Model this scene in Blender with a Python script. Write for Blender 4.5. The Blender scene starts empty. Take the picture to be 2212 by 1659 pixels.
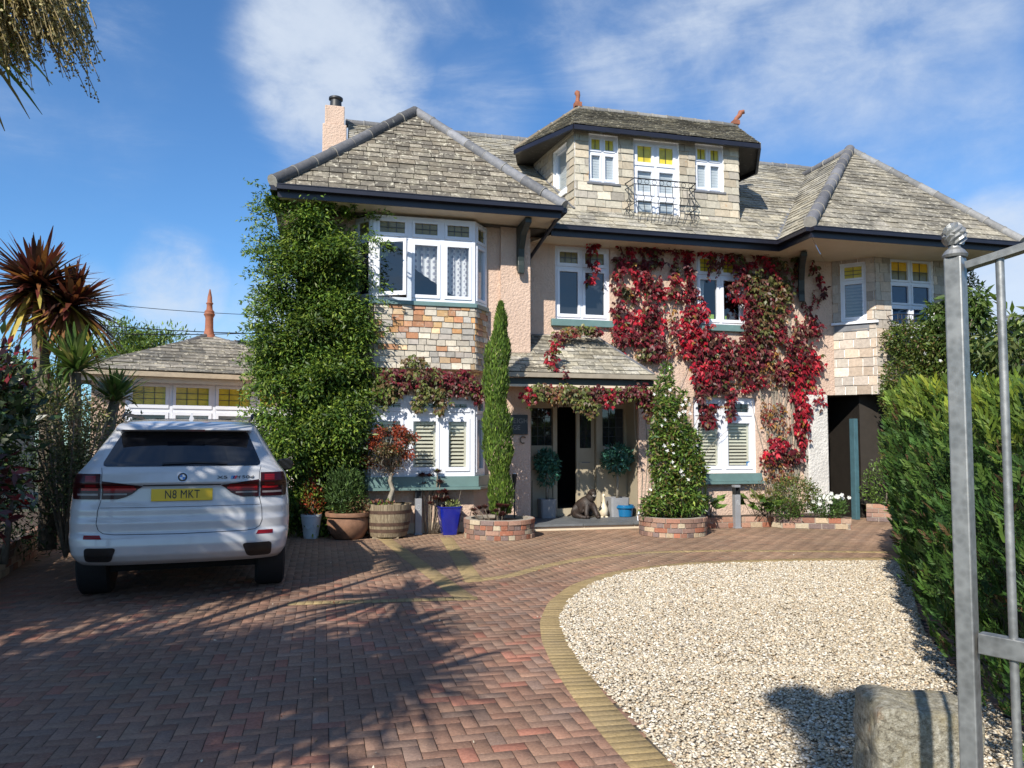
import bpy, math, random
import numpy as np
from mathutils import Vector, Matrix
rng = np.random.default_rng(11)
random.seed(5)
R = math.radians
SC = bpy.context.scene
COL = SC.collection

# ---------------------------------------------------------------- camera, sky, sun, exposure
FPX, EYE, PITCH = 1640.0, 1.45, R(3.2)          # focal length in pixels of a 2212 px wide frame
PCY = 960 - FPX * math.tan(PITCH)
cam_d = bpy.data.cameras.new('camera'); cam = bpy.data.objects.new('camera', cam_d); COL.objects.link(cam)
cam.location = (0, 0, EYE); cam.rotation_euler = (math.pi / 2 + PITCH, 0, 0)
cam_d.sensor_width = 36.0; cam_d.lens = 36.0 * FPX / 2212.0
cam_d.shift_y = (PCY - 829.5) / 2212.0
cam_d.clip_start = 0.05; cam_d.clip_end = 3000
SC.camera = cam

SUN_AZ, SUN_EL = R(24.0), R(37.0)               # light travels forward and 24 degrees to the right
sdir = Vector((math.sin(SUN_AZ) * math.cos(SUN_EL), math.cos(SUN_AZ) * math.cos(SUN_EL), -math.sin(SUN_EL)))
sun_d = bpy.data.lights.new('sun', 'SUN'); sun = bpy.data.objects.new('sun', sun_d); COL.objects.link(sun)
sun_d.energy = 5.0; sun_d.angle = R(0.5); sun_d.color = (1.0, 0.93, 0.82)
sun.rotation_euler = sdir.to_track_quat('-Z', 'Y').to_euler()
sun.location = (-5, -20, 20)
SC.view_settings.view_transform = 'Standard'; SC.view_settings.look = 'None'
SC.view_settings.exposure = 0.45; SC.view_settings.gamma = 1.0
SC.render.film_transparent = False

W = bpy.data.worlds.new('World'); SC.world = W; W.use_nodes = True
wn, wl = W.node_tree.nodes, W.node_tree.links
for n in list(wn): wn.remove(n)
def N_(t, **k):
    n = wn.new(t)
    for a, v in k.items(): setattr(n, a, v)
    return n
w_out = N_('ShaderNodeOutputWorld'); w_bg = N_('ShaderNodeBackground'); w_bg.inputs[1].default_value = 0.076
w_sky = N_('ShaderNodeTexSky', sky_type='NISHITA', sun_disc=False, sun_elevation=SUN_EL, sun_rotation=math.pi + SUN_AZ)
w_sky.air_density = 1.0; w_sky.dust_density = 0.15; w_sky.ozone_density = 2.5; w_sky.altitude = 50
w_tint = N_('ShaderNodeMix', data_type='RGBA', blend_type='MULTIPLY'); w_tint.inputs[0].default_value = 1.0
w_tint.inputs[7].default_value = (0.80, 1.24, 1.62, 1)
wl.new(w_sky.outputs[0], w_tint.inputs[6])
w_tc = N_('ShaderNodeTexCoord')
w_nrm = N_('ShaderNodeVectorMath', operation='NORMALIZE'); wl.new(w_tc.outputs['Generated'], w_nrm.inputs[0])
def wmath(op, a, b=None, clamp=False):
    n = N_('ShaderNodeMath', operation=op, use_clamp=clamp)
    for i, v in enumerate((a, b)):
        if v is None: continue
        if isinstance(v, (int, float)): n.inputs[i].default_value = v
        else: wl.new(v, n.inputs[i])
    return n.outputs[0]
def wnoise(scale, detail, rough, stretch=(1, 1, 1), rot=(0, 0, 0), dist=0.0):
    m = N_('ShaderNodeMapping'); m.inputs['Scale'].default_value = stretch; m.inputs['Rotation'].default_value = rot
    wl.new(w_nrm.outputs[0], m.inputs['Vector'])
    n = N_('ShaderNodeTexNoise'); n.inputs['Scale'].default_value = scale; n.inputs['Detail'].default_value = detail
    n.inputs['Roughness'].default_value = rough; n.inputs['Distortion'].default_value = dist
    wl.new(m.outputs[0], n.inputs['Vector']); return n.outputs['Fac']
def wdir(az, el): return Vector((math.sin(R(az)) * math.cos(R(el)), math.cos(R(az)) * math.cos(R(el)), math.sin(R(el))))
def wblob(az, el, r0, r1):
    """1 inside r0 degrees of a direction, falling to 0 at r1"""
    d = N_('ShaderNodeVectorMath', operation='DOT_PRODUCT'); wl.new(w_nrm.outputs[0], d.inputs[0]); d.inputs[1].default_value = wdir(az, el)
    m = N_('ShaderNodeMapRange', interpolation_type='SMOOTHSTEP'); wl.new(d.outputs['Value'], m.inputs[0])
    m.inputs[1].default_value = math.cos(R(r1)); m.inputs[2].default_value = math.cos(R(r0)); return m.outputs[0]
n_big = wnoise(7.0, 9, 0.6, (1, 1, 1.6), (0, 0, 0.4), 0.2)
n_fine = wnoise(3.2, 8, 0.66, (1.0, 1.0, 3.2), (0.16, -0.10, 0.5), 0.6)
blobs = None
for az, el, r0, r1, k in ((180, 40, 45, 95, 0.42), (-13.5, 27, 1.0, 8.6, 0.92), (-9, 31, 1.0, 7.0, 0.45), (-14, 22, 0.5, 5.0, 0.45), (-4, 24, 1, 8, 0.3), (11, 31, 2, 11, 0.55), (26, 29, 3, 13, 0.60), (20, 26, 2, 9, 0.42), (-22, 8, 1, 7, 0.5), (-24, 10.5, 0.5, 5.0, 0.85), (-17, 9.5, 0.5, 4.0, 0.7), (-30, 8.5, 1, 5.0, 0.6),
                          (33, 11, 1, 7, 0.95), (-5, 6, 1, 9, 0.25), (-34, 22, 2, 12, 0.25), (30, 20, 2, 9, 0.42), (20, 22, 2, 9, 0.25)):
    b = wmath('MULTIPLY', wblob(az, el, r0, r1), k)
    blobs = b if blobs is None else wmath('MAXIMUM', blobs, b)
mod = wmath('ADD', -0.15, wmath('MULTIPLY', n_big, 2.3))
c1 = wmath('MULTIPLY', blobs, mod)
str_r = N_('ShaderNodeMapRange', interpolation_type='SMOOTHSTEP'); wl.new(n_fine, str_r.inputs[0])
str_r.inputs[1].default_value = 0.43; str_r.inputs[2].default_value = 0.80; str_r.inputs[4].default_value = 0.30
cov = wmath('ADD', wmath('MULTIPLY', c1, 0.95), str_r.outputs[0])
cov_r = N_('ShaderNodeMapRange', interpolation_type='SMOOTHERSTEP'); wl.new(cov, cov_r.inputs[0])
cov_r.inputs[1].default_value = 0.04; cov_r.inputs[2].default_value = 1.15; cov_r.inputs[4].default_value = 0.86
# first blob: unseen cloud added behind the photographer to make the fill light neutral
w_ccol = N_('ShaderNodeMix', data_type='RGBA'); wl.new(n_big, w_ccol.inputs[0])
w_ccol.inputs[6].default_value = (5.2, 6.2, 7.8, 1); w_ccol.inputs[7].default_value = (8.0, 8.7, 9.6, 1)
w_mix = N_('ShaderNodeMix', data_type='RGBA'); wl.new(cov_r.outputs[0], w_mix.inputs[0])
wl.new(w_tint.outputs[2], w_mix.inputs[6]); wl.new(w_ccol.outputs[2], w_mix.inputs[7])
wl.new(w_mix.outputs[2], w_bg.inputs[0]); wl.new(w_bg.outputs[0], w_out.inputs[0])

# ---------------------------------------------------------------- where things stand: a photo pixel (2212 x 1659) meets a plane
_c, _s = math.cos(PITCH), math.sin(PITCH)
def ray(x, y):
    a = (x - 1106.0) / FPX; b = (PCY - y) / FPX
    return np.array([a, _c - b * _s, _s + b * _c])
def gz(x, y, z=0.0):
    r = ray(x, y); k = (z - EYE) / r[2]; return np.array([r[0] * k, r[1] * k, z])
def wd(x, y, d):
    r = ray(x, y); k = d / r[1]; return np.array([r[0] * k, d, EYE + r[2] * k])
YAW = R(14.0)
HU = np.array([math.cos(YAW), math.sin(YAW)]); HN = np.array([math.sin(YAW), -math.cos(YAW)]); HO = np.array([1.385, 14.75])
def wt(x, y, t):
    """photo pixel on the house plane t metres in front of the door wall -> s (along the front), z"""
    r = ray(x, y); k = (t + HO @ HN) / (r[:2] @ HN); P = r[:2] * k
    return (P - HO) @ HU, EYE + r[2] * k
def HW(s, t, z):
    p = HO + s * HU + t * HN; return np.array([p[0], p[1], z])

# ---------------------------------------------------------------- scene bookkeeping
def tag(o, label=None, cat=None, group=None, kind=None):
    if label: o['label'] = label
    if cat: o['category'] = cat
    if group: o['group'] = group
    if kind: o['kind'] = kind
    return o
def thing(name, label, cat, loc=(0, 0, 0), rz=0.0, group=None):
    o = bpy.data.objects.new(name, None); COL.objects.link(o)
    o.location = tuple(loc); o.rotation_euler = (0, 0, rz); o.empty_display_size = 0.2
    return tag(o, label, cat, group)
def copy_tree(o, parent=None):
    c = o.copy(); COL.objects.link(c); c.parent = parent
    for ch in list(o.children): copy_tree(ch, c)
    return c

class MB:
    """collects faces; build() links them as one mesh object"""
    def __init__(self): self.v = []; self.f = []; self.c = []; self.n = 0; self.m = []; self.hascol = False
    def add(self, verts, faces, col=None, mi=0):
        verts = [tuple(map(float, p)) for p in verts]
        b = self.n; self.v += verts; self.n += len(verts)
        self.f += [tuple(i + b for i in f) for f in faces]; self.m += [mi] * len(faces)
        if col is not None: self.hascol = True
        self.c += [tuple(col) if col is not None else (1, 1, 1)] * len(verts)
        return self
    def poly(self, pts, col=None, mi=0): return self.add(pts, [tuple(range(len(pts)))], col, mi)
    def box(self, x0, x1, y0, y1, z0, z1, col=None, M=None, mi=0):
        p = [(x, y, z) for z in (z0, z1) for y in (y0, y1) for x in (x0, x1)]
        if M is not None: p = [tuple(M @ Vector(q)) for q in p]
        return self.add(p, [(0, 2, 3, 1), (4, 5, 7, 6), (0, 1, 5, 4), (2, 6, 7, 3), (0, 4, 6, 2), (1, 3, 7, 5)], col, mi)
    def beam(self, a, b, w, h, up=(0, 0, 1), col=None):
        a, b = Vector(a), Vector(b); d = (b - a).normalized(); u = Vector(up)
        s = d.cross(u)
        if s.length < 1e-4: s = d.cross(Vector((1, 0, 0)))
        s.normalize(); u = s.cross(d).normalized()
        p = [c + s * (i * w / 2) + u * (j * h / 2) for c in (a, b) for j in (-1, 1) for i in (-1, 1)]
        return self.add(p, [(0, 1, 3, 2), (4, 6, 7, 5), (0, 4, 5, 1), (2, 3, 7, 6), (0, 2, 6, 4), (1, 5, 7, 3)], col)
    def tube(self, path, r, n=8, col=None, cap=True):
        path = [Vector(p) for p in path]; rs = r if hasattr(r, '__len__') else [r] * len(path)
        vs = []; prev = None
        for i, p in enumerate(path):
            d = (path[min(i + 1, len(path) - 1)] - path[max(i - 1, 0)])
            d = d.normalized() if d.length > 1e-9 else Vector((0, 0, 1))
            if prev is None:
                a = d.cross(Vector((0.31, 0.2, 0.93)));
                if a.length < 0.05: a = d.cross(Vector((1, 0, 0)))
            else: a = prev - d * prev.dot(d)
            a.normalize(); prev = a; b = d.cross(a)
            vs += [p + (a * math.cos(2 * math.pi * k / n) + b * math.sin(2 * math.pi * k / n)) * rs[i] for k in range(n)]
        fs = [(i * n + k, i * n + (k + 1) % n, (i + 1) * n + (k + 1) % n, (i + 1) * n + k) for i in range(len(path) - 1) for k in range(n)]
        if cap: fs += [tuple(range(n))[::-1], tuple((len(path) - 1) * n + k for k in range(n))]
        return self.add(vs, fs, col)
    def lathe(self, prof, c=(0, 0, 0), n=24, col=None, sq=None, cap=True):
        """profile of (radius, z); sq squares the outline"""
        vs = []
        for r, z in prof:
            for k in range(n):
                t = 2 * math.pi * (k + 0.5) / n; x, y = math.cos(t), math.sin(t)
                if sq: q = (abs(x) ** sq + abs(y) ** sq) ** (-1.0 / sq); x *= q; y *= q
                vs.append((c[0] + r * x, c[1] + r * y, c[2] + z))
        m = len(prof)
        fs = [(i * n + k, i * n + (k + 1) % n, (i + 1) * n + (k + 1) % n, (i + 1) * n + k) for i in range(m - 1) for k in range(n)]
        if cap: fs += [tuple(range(n))[::-1], tuple((m - 1) * n + k for k in range(n))]
        return self.add(vs, fs, col)
    def extrude(self, pts2, fn, d0, d1, col=None):
        """2-D outline, fn(a, b, d) -> point, between depths d0 and d1"""
        n = len(pts2); vs = [fn(a, b, d0) for a, b in pts2] + [fn(a, b, d1) for a, b in pts2]
        fs = [tuple(range(n)), tuple(range(2 * n - 1, n - 1, -1))] + [(i, i + n, (i + 1) % n + n, (i + 1) % n) for i in range(n)]
        return self.add(vs, fs, col)
    def grid(self, P, col=None, close=False):
        """2-D array of points -> quads"""
        P = np.asarray(P, float); a, b = P.shape[:2]
        fs = []
        for i in range(a - 1):
            for j in range(b if close else b - 1):
                k = (j + 1) % b; fs.append((i * b + j, i * b + k, (i + 1) * b + k, (i + 1) * b + j))
        return self.add(P.reshape(-1, 3), fs, col)
    def build(self, name, mat, parent=None, smooth=False, bevel=0, M=None, angle=None):
        me = bpy.data.meshes.new(name)
        v = self.v
        me.from_pydata(v, [], self.f)
        mats = mat if isinstance(mat, (list, tuple)) else [mat]
        for m in mats: me.materials.append(m)
        if len(mats) > 1: me.polygons.foreach_set('material_index', self.m)
        if self.hascol:
            a = me.color_attributes.new('col', 'FLOAT_COLOR', 'POINT')
            a.data.foreach_set('color', np.concatenate([np.array(self.c, np.float32), np.ones((self.n, 1), np.float32)], 1).ravel())
        if smooth: me.polygons.foreach_set('use_smooth', [True] * len(me.polygons))
        if smooth and angle: me.set_sharp_from_angle(angle=R(angle))
        me.update()
        o = bpy.data.objects.new(name, me); COL.objects.link(o)
        if parent is not None: o.parent = parent
        if M is not None: o.matrix_local = M
        if bevel:
            b = o.modifiers.new('bevel', 'BEVEL'); b.width = bevel; b.segments = 2; b.limit_method = 'ANGLE'; b.angle_limit = R(40)
        return o

def npmesh(name, V, F, C, mat, parent=None, loc=(0, 0, 0), smooth=False):
    """big mesh straight from arrays: V (n,3), F (m,k) indices, C (n,3) colours"""
    V = np.asarray(V, np.float32) - np.asarray(loc, np.float32); F = np.asarray(F, np.int32)
    me = bpy.data.meshes.new(name); m, k = F.shape
    me.vertices.add(len(V)); me.vertices.foreach_set('co', V.ravel())
    me.loops.add(m * k); me.loops.foreach_set('vertex_index', F.ravel())
    me.polygons.add(m); me.polygons.foreach_set('loop_start', np.arange(0, m * k, k, dtype=np.int32))
    me.materials.append(mat)
    if C is not None:
        a = me.color_attributes.new('col', 'FLOAT_COLOR', 'POINT')
        a.data.foreach_set('color', np.concatenate([np.asarray(C, np.float32), np.ones((len(V), 1), np.float32)], 1).ravel())
    if smooth: me.polygons.foreach_set('use_smooth', np.ones(m, bool))
    me.update(); me.validate()
    o = bpy.data.objects.new(name, me); COL.objects.link(o)
    if parent is not None: o.parent = parent
    else: o.location = tuple(loc)
    return o

def unit(a): return a / np.maximum(np.linalg.norm(a, axis=-1, keepdims=True), 1e-9)
def leaf_arrays(c, axis, nrm, L, wr, col, jit_a=0.5, jit_n=0.7, fold=0.15, cj=0.25):
    """diamond leaves folded along the midrib: centres, mean growth axis, mean normal, lengths, width ratio, colours"""
    n = len(c); L = np.broadcast_to(np.asarray(L, float), (n,))[:, None]
    a = unit(np.broadcast_to(axis, (n, 3)) + rng.normal(0, jit_a, (n, 3)))
    m = unit(np.broadcast_to(nrm, (n, 3)) + rng.normal(0, jit_n, (n, 3)))
    s = unit(np.cross(a, m)); m = np.cross(s, a)
    Wd = L * np.asarray(wr) * 0.5
    V = np.stack([c, c + a * L * 0.42 + s * Wd + m * Wd * fold * 2, c + a * L, c + a * L * 0.42 - s * Wd + m * Wd * fold * 2], 1)
    F = np.arange(4 * n).reshape(n, 4)
    cc = np.broadcast_to(col, (n, 3)) * np.exp(rng.normal(0, cj, (n, 1)))
    C = np.repeat(cc, 4, 0)
    return V.reshape(-1, 3), F, C
def merge(parts):
    V, F, C, b = [], [], [], 0
    for v, f, c in parts: V.append(v); F.append(f + b); C.append(c); b += len(v)
    return np.concatenate(V), np.concatenate(F), np.concatenate(C)
def pick(n, cols, p=None):
    cols = np.array(cols, float); return cols[rng.choice(len(cols), n, p=p)]
def blob_points(n, c, r, shell=0.55):
    """points through an ellipsoid, denser towards its surface, with the outward direction"""
    d = unit(rng.normal(0, 1, (n, 3))); k = shell + (1 - shell) * rng.random((n, 1)) ** 0.6
    k *= 1 + rng.normal(0, 0.08, (n, 1))
    return np.asarray(c) + d * k * np.asarray(r), d
def pip(px, py, poly):
    poly = np.asarray(poly); x, y = np.asarray(px), np.asarray(py); ins = np.zeros(x.shape, bool); j = len(poly) - 1
    for i in range(len(poly)):
        xi, yi = poly[i]; xj, yj = poly[j]
        with np.errstate(divide='ignore', invalid='ignore'):
            hit = ((yi > y) != (yj > y)) & (x < (xj - xi) * (y - yi) / (yj - yi + 1e-12) + xi)
        ins ^= hit; j = i
    return ins
# ---------------------------------------------------------------- materials
class NT:
    def __init__(self, name):
        self.m = bpy.data.materials.new(name); self.m.use_nodes = True
        self.n = self.m.node_tree.nodes; self.l = self.m.node_tree.links
        self.b = self.n['Principled BSDF']; self.o = self.n['Material Output']
    def new(self, t, **k):
        n = self.n.new(t)
        for a, v in k.items(): setattr(n, a, v)
        return n
    def set(self, sock, v):
        s = self.b.inputs[sock]
        if hasattr(v, 'is_linked') or isinstance(v, bpy.types.NodeSocket): self.l.new(v, s)
        else: s.default_value = v if not (isinstance(v, tuple) and len(v) == 3) else (*v, 1)
    def coord(self, kind='Object', scale=(1, 1, 1), rot=(0, 0, 0)):
        t = self.new('ShaderNodeTexCoord'); m = self.new('ShaderNodeMapping')
        m.inputs['Scale'].default_value = scale; m.inputs['Rotation'].default_value = rot
        self.l.new(t.outputs[kind], m.inputs['Vector']); return m.outputs[0]
    def noise(self, scale, detail=4, rough=0.55, co=None, dist=0):
        t = self.new('ShaderNodeTexNoise'); t.inputs['Scale'].default_value = scale
        t.inputs['Detail'].default_value = detail; t.inputs['Roughness'].default_value = rough; t.inputs['Distortion'].default_value = dist
        self.l.new(co if co is not None else self.coord(), t.inputs['Vector']); return t.outputs['Fac']
    def ramp(self, fac, stops):
        r = self.new('ShaderNodeValToRGB'); e = r.color_ramp.elements
        while len(e) < len(stops): e.new(0.5)
        for k, (p, c) in enumerate(stops):
            e[k].position = p; e[k].color = (*c, 1) if not isinstance(c, (int, float)) else (c, c, c, 1)
        self.l.new(fac, r.inputs[0]); return r.outputs[0]
    def mix(self, fac, a, b, mode='MIX'):
        x = self.new('ShaderNodeMix', data_type='RGBA', blend_type=mode)
        for i, v in ((0, fac), (6, a), (7, b)):
            if isinstance(v, (int, float)): x.inputs[i].default_value = v if i == 0 else (v, v, v, 1)
            elif isinstance(v, tuple): x.inputs[i].default_value = (*v, 1)
            else: self.l.new(v, x.inputs[i])
        return x.outputs[2]
    def attr(self):
        a = self.new('ShaderNodeAttribute'); a.attribute_name = 'col'; return a.outputs['Color']
    def bump(self, h, strength=0.5, dist=0.02):
        b = self.new('ShaderNodeBump'); b.inputs['Strength'].default_value = strength; b.inputs['Distance'].default_value = dist
        self.l.new(h, b.inputs['Height']); self.l.new(b.outputs[0], self.b.inputs['Normal'])
def plain(name, col, rough=0.6, metal=0.0, var=0.18, scale=6.0, bump=0.0, bscale=60, spec=0.5, coat=0.0):
    """one colour broken up by soft dirt and a fine grain"""
    t = NT(name); n1 = t.noise(scale, 6, 0.65)
    hi = tuple(min(1, c * (1 + var)) for c in col); lo = tuple(c * (1 - var) for c in col)
    t.set('Base Color', t.ramp(n1, [(0.3, lo), (0.7, hi)])); t.set('Roughness', rough); t.set('Metallic', metal)
    t.b.inputs['Specular IOR Level'].default_value = spec; t.b.inputs['Coat Weight'].default_value = coat
    if bump: t.bump(t.noise(bscale, 4, 0.6), bump, 0.01)
    return t.m
def attr_mat(name, rough=0.7, grain=0.25, gscale=30, bump=0.3, stains=None, spec=0.4):
    """each piece has its own colour; grain and blotches on top"""
    t = NT(name); c = t.attr(); g = t.noise(gscale, 5, 0.65)
    c = t.mix(1.0, c, t.ramp(g, [(0.25, 1 - grain), (0.75, 1 + grain)]), 'MULTIPLY')
    for sc, lo, hi, scol, amt in (stains or []):
        f = t.ramp(t.noise(sc, 7, 0.68), [(lo, 0.0), (hi, amt)]); c = t.mix(f, c, scol)
    t.set('Base Color', c); t.set('Roughness', rough); t.b.inputs['Specular IOR Level'].default_value = spec
    if bump: t.bump(g, bump, 0.008)
    return t.m
def leaf_mat(name, trans=0.3, rough=0.45, spec=0.4):
    t = NT(name); c = t.attr(); c2 = t.mix(1.0, c, t.ramp(t.noise(9, 3, 0.6), [(0.3, 0.75), (0.7, 1.25)]), 'MULTIPLY')
    t.set('Base Color', c2); t.set('Roughness', rough); t.b.inputs['Specular IOR Level'].default_value = spec
    tr = t.new('ShaderNodeBsdfTranslucent'); t.l.new(t.mix(1.0, c2, (1.3, 1.35, 0.8), 'MULTIPLY'), tr.inputs[0])
    mx = t.new('ShaderNodeMixShader'); mx.inputs[0].default_value = trans
    t.l.new(t.b.outputs[0], mx.inputs[1]); t.l.new(tr.outputs[0], mx.inputs[2]); t.l.new(mx.outputs[0], t.o.inputs[0]); return t.m
M = {}
# pink rough-cast render with faint weathering
t = NT('pink_render'); n = t.noise(1.3, 7, 0.7); g = t.noise(26, 5, 0.6)
c = t.ramp(n, [(0.25, (0.50, 0.365, 0.285)), (0.55, (0.60, 0.445, 0.35)), (0.8, (0.65, 0.49, 0.395))])
c = t.mix(t.ramp(t.noise(3.0, 8, 0.7, t.coord(scale=(3, 3, 0.5))), [(0.55, 0.0), (0.8, 0.22)]), c, (0.30, 0.22, 0.17))
c = t.mix(t.ramp(t.noise(.9, 9, .75, t.coord(scale=(6, 6, .35))), [(.56, 0.), (.72, .28)]), c, (.34, .27, .22)); t.set('Base Color', c); t.set('Roughness', 0.92); t.bump(g, 0.85, 0.035); M['pink'] = t.m
t = NT('white_roughcast'); g = t.noise(24, 5, 0.6); c = t.ramp(t.noise(2, 6, 0.7), [(0.3, (0.50, 0.48, 0.45)), (0.7, (0.66, 0.64, 0.60))])
t.set('Base Color', c); t.set('Roughness', 0.95); t.bump(g, 0.9, 0.035); M['roughcast'] = t.m
LICHEN = [(5.0, 0.52, 0.68, (0.36, 0.33, 0.24), 0.6), (1.1, 0.44, 0.64, (0.085, 0.077, 0.062), 0.80), (11.0, 0.55, 0.64, (0.58, 0.54, 0.43), 0.85), (26.0, 0.56, 0.64, (0.075, 0.07, 0.06), 0.7)]
M['slate'] = attr_mat('slate', 0.75, 0.28, 22, 0.5, LICHEN)
M['slate_hung'] = attr_mat('slate_hung', 0.8, 0.22, 20, 0.4, [(9.0, 0.58, 0.72, (0.48, 0.44, 0.36), 0.5), (3, 0.6, 0.75, (0.16, 0.14, 0.12), 0.35), (5.5, 0.63, 0.70, (0.40, 0.20, 0.07), 0.55), (30, 0.60, 0.68, (0.17, 0.15, 0.12), 0.5)])
M['brick'] = attr_mat('brick', 0.85, 0.25, 40, 0.5, [(10.0, 0.6, 0.75, (0.50, 0.44, 0.37), 0.6)])
M['mortar'] = plain('mortar', (0.33, 0.29, 0.24), 0.95, bump=0.5)
M['paver'] = attr_mat('paver', 0.85, 0.30, 55, 0.5, [(1.4, 0.5, 0.75, (0.19, 0.165, 0.145), 0.3), (95, 0.60, 0.68, (0.42, 0.35, 0.29), 0.6), (120, 0.60, 0.68, (0.07, 0.06, 0.055), 0.6), (0.55, 0.52, 0.75, (0.22, 0.19, 0.12), 0.35), (0.9, 0.60, 0.70, (0.10, 0.085, 0.07), 0.4)], spec=.12)
M['paver_joint'] = plain('paver_joint', (0.075, 0.065, 0.055), 0.95, bump=0.6)
M['stone_chip'] = attr_mat('stone_chip', 0.75, 0.18, 60, 0.2)
M['gravel_bed'] = plain('gravel_bed', (0.40, 0.34, 0.26), 0.95, var=0.45, scale=60, bump=0.9, bscale=90)
M['ridge'] = attr_mat('ridge_tile', 0.7, 0.25, 14, 0.3, [(11, 0.6, 0.7, (0.33, 0.33, 0.28), 0.6), (4, 0.66, 0.74, (0.45, 0.20, 0.05), 0.5)])
M['terracotta'] = plain('terracotta', (0.27, 0.10, 0.055), 0.8, var=0.3, scale=12, bump=0.3)
M['white_paint'] = plain('white_paint', (0.70, 0.73, 0.80), 0.38, var=0.05, scale=4)
M['sill_green'] = plain('sill_green', (0.12, 0.20, 0.195), 0.45, var=0.12, scale=4)
M['black_gutter'] = plain('black_gutter', (0.013, 0.013, 0.022), 0.35, var=0.2)
M['cream'] = plain('cream_paint', (0.62, 0.53, 0.40), 0.6, var=0.07, scale=3)
M['beige_timber'] = plain('beige_timber', (0.40, 0.345, 0.25), 0.6, var=0.1, scale=3)
M['dark_green'] = plain('dark_green_paint', (0.022, 0.032, 0.030), 0.5)
M['lead'] = plain('lead', (0.14, 0.145, 0.16), 0.6, var=0.2)
M['leading'] = plain('leading', (0.06, 0.06, 0.055), 0.5)
M['interior'] = plain('interior', (0.11, 0.10, 0.09), 0.9)
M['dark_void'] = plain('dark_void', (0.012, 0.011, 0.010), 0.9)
M['iron'] = plain('wrought_iron', (0.02, 0.022, 0.025), 0.5)
M['louvre'] = plain('louvre', (0.66, 0.62, 0.50), 0.5, var=0.05)
M['louvre_brown'] = plain('louvre_brown', (0.30, 0.22, 0.16), 0.5)
M['blind'] = plain('blind', (0.60, 0.63, 0.65), 0.8, var=0.05)
M['slab'] = attr_mat('slab', 0.55, 0.2, 8, 0.2)
M['soil'] = plain('soil', (0.055, 0.036, 0.024), 0.95, var=0.4, scale=20, bump=0.8, bscale=50)
M['bark'] = plain('bark', (0.16, 0.13, 0.10), 0.9, var=0.35, scale=18, bump=0.8, bscale=40)
M['bark_grey'] = plain('bark_grey', (0.26, 0.235, 0.19), 0.85, var=0.3, scale=20, bump=0.6, bscale=40)
M['leaf'] = leaf_mat('leaf')
M['leaf_gloss'] = leaf_mat('leaf_gloss', 0.15, 0.28, 0.5)
M['leaf_matt'] = leaf_mat('leaf_matt', 0.22, 0.6, 0.3)
def glass_mat(name, tint, trans):
    """window glass: mirror-like at grazing angles, otherwise lets the room through"""
    t = NT(name); lw = t.new('ShaderNodeLayerWeight'); lw.inputs[0].default_value = 0.5; pw = t.new('ShaderNodeMath', operation='POWER'); pw.inputs[1].default_value = 4.0; t.l.new(lw.outputs['Facing'], pw.inputs[0]); fr = t.new('ShaderNodeMapRange'); t.l.new(pw.outputs[0], fr.inputs[0]); fr.inputs[3].default_value = 0.085
    gl = t.new('ShaderNodeBsdfGlossy'); gl.inputs['Roughness'].default_value = 0.015; gl.inputs[0].default_value = (1, 1, 1, 1)
    bp = t.new('ShaderNodeBump'); bp.inputs['Strength'].default_value = 0.03; bp.inputs['Distance'].default_value = 0.02
    t.l.new(t.noise(3.0, 2, 0.5), bp.inputs['Height']); t.l.new(bp.outputs[0], gl.inputs['Normal'])
    tp = t.new('ShaderNodeBsdfTransparent'); tp.inputs[0].default_value = (*tint, 1)
    mx = t.new('ShaderNodeMixShader'); t.l.new(fr.outputs[0], mx.inputs[0])
    t.l.new(tp.outputs[0], mx.inputs[1]); t.l.new(gl.outputs[0], mx.inputs[2]); t.l.new(mx.outputs[0], t.o.inputs[0]); return t.m
M['glass'] = glass_mat('window_glass', (0.80, 0.83, 0.84), 0)
M['glass_grey'] = plain('dark_glass', (0.018, 0.022, 0.028), 0.03, spec=1.0, var=0.1)
M['yellow_glass'] = plain('yellow_glass', (0.62, 0.50, 0.05), 0.25, var=0.25, scale=5, spec=0.6)
M['amber_glass'] = plain('amber_glass', (0.75, 0.42, 0.02), 0.2, var=0.15, spec=0.6)
M['olive_glass'] = plain('olive_glass', (0.20, 0.165, 0.055), 0.15, var=0.3, scale=8, spec=0.6)
M['blue_glass'] = plain('blue_glass', (0.012, 0.03, 0.075), 0.04, spec=0.9)
# patterned curtain
t = NT('spotted_curtain'); co = t.coord(scale=(14, 14, 14), rot=(0, 0.785, 0)); v = t.new('ShaderNodeTexVoronoi', feature='F1'); v.inputs['Randomness'].default_value = 0.0; v.inputs['Scale'].default_value = 1.0
t.l.new(co, v.inputs['Vector']); t.set('Base Color', t.ramp(v.outputs['Distance'], [(0.34, (0.33, 0.32, 0.38)), (0.42, (0.72, 0.71, 0.72))])); t.set('Roughness', 0.9); M['curtain'] = t.m
M['teal'] = plain('teal_paint', (0.05, 0.115, 0.14), 0.5)
M['galv'] = None
t = NT('galvanised'); n1 = t.noise(7, 6, 0.7); n2 = t.noise(45, 4, 0.6); sp = t.new('ShaderNodeTexVoronoi'); sp.inputs['Scale'].default_value = 60; t.l.new(t.coord(), sp.inputs['Vector'])
c = t.mix(1.0, t.ramp(n1, [(0.3, (0.23, 0.235, 0.235)), (0.7, (0.37, 0.375, 0.37))]), t.ramp(sp.outputs['Distance'], [(0.2, 0.85), (0.7, 1.1)]), 'MULTIPLY')
c = t.mix(t.ramp(t.noise(16, 7, 0.7, t.coord(scale=(1, 1, 0.4))), [(0.58, 0.0), (0.72, 0.6)]), c, (0.50, 0.50, 0.47))
t.set('Base Color', c); t.set('Metallic', 0.65); t.set('Roughness', t.ramp(n1, [(0.3, 0.38), (0.7, 0.55)])); t.bump(n2, 0.15, 0.003); M['galv'] = t.m
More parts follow.
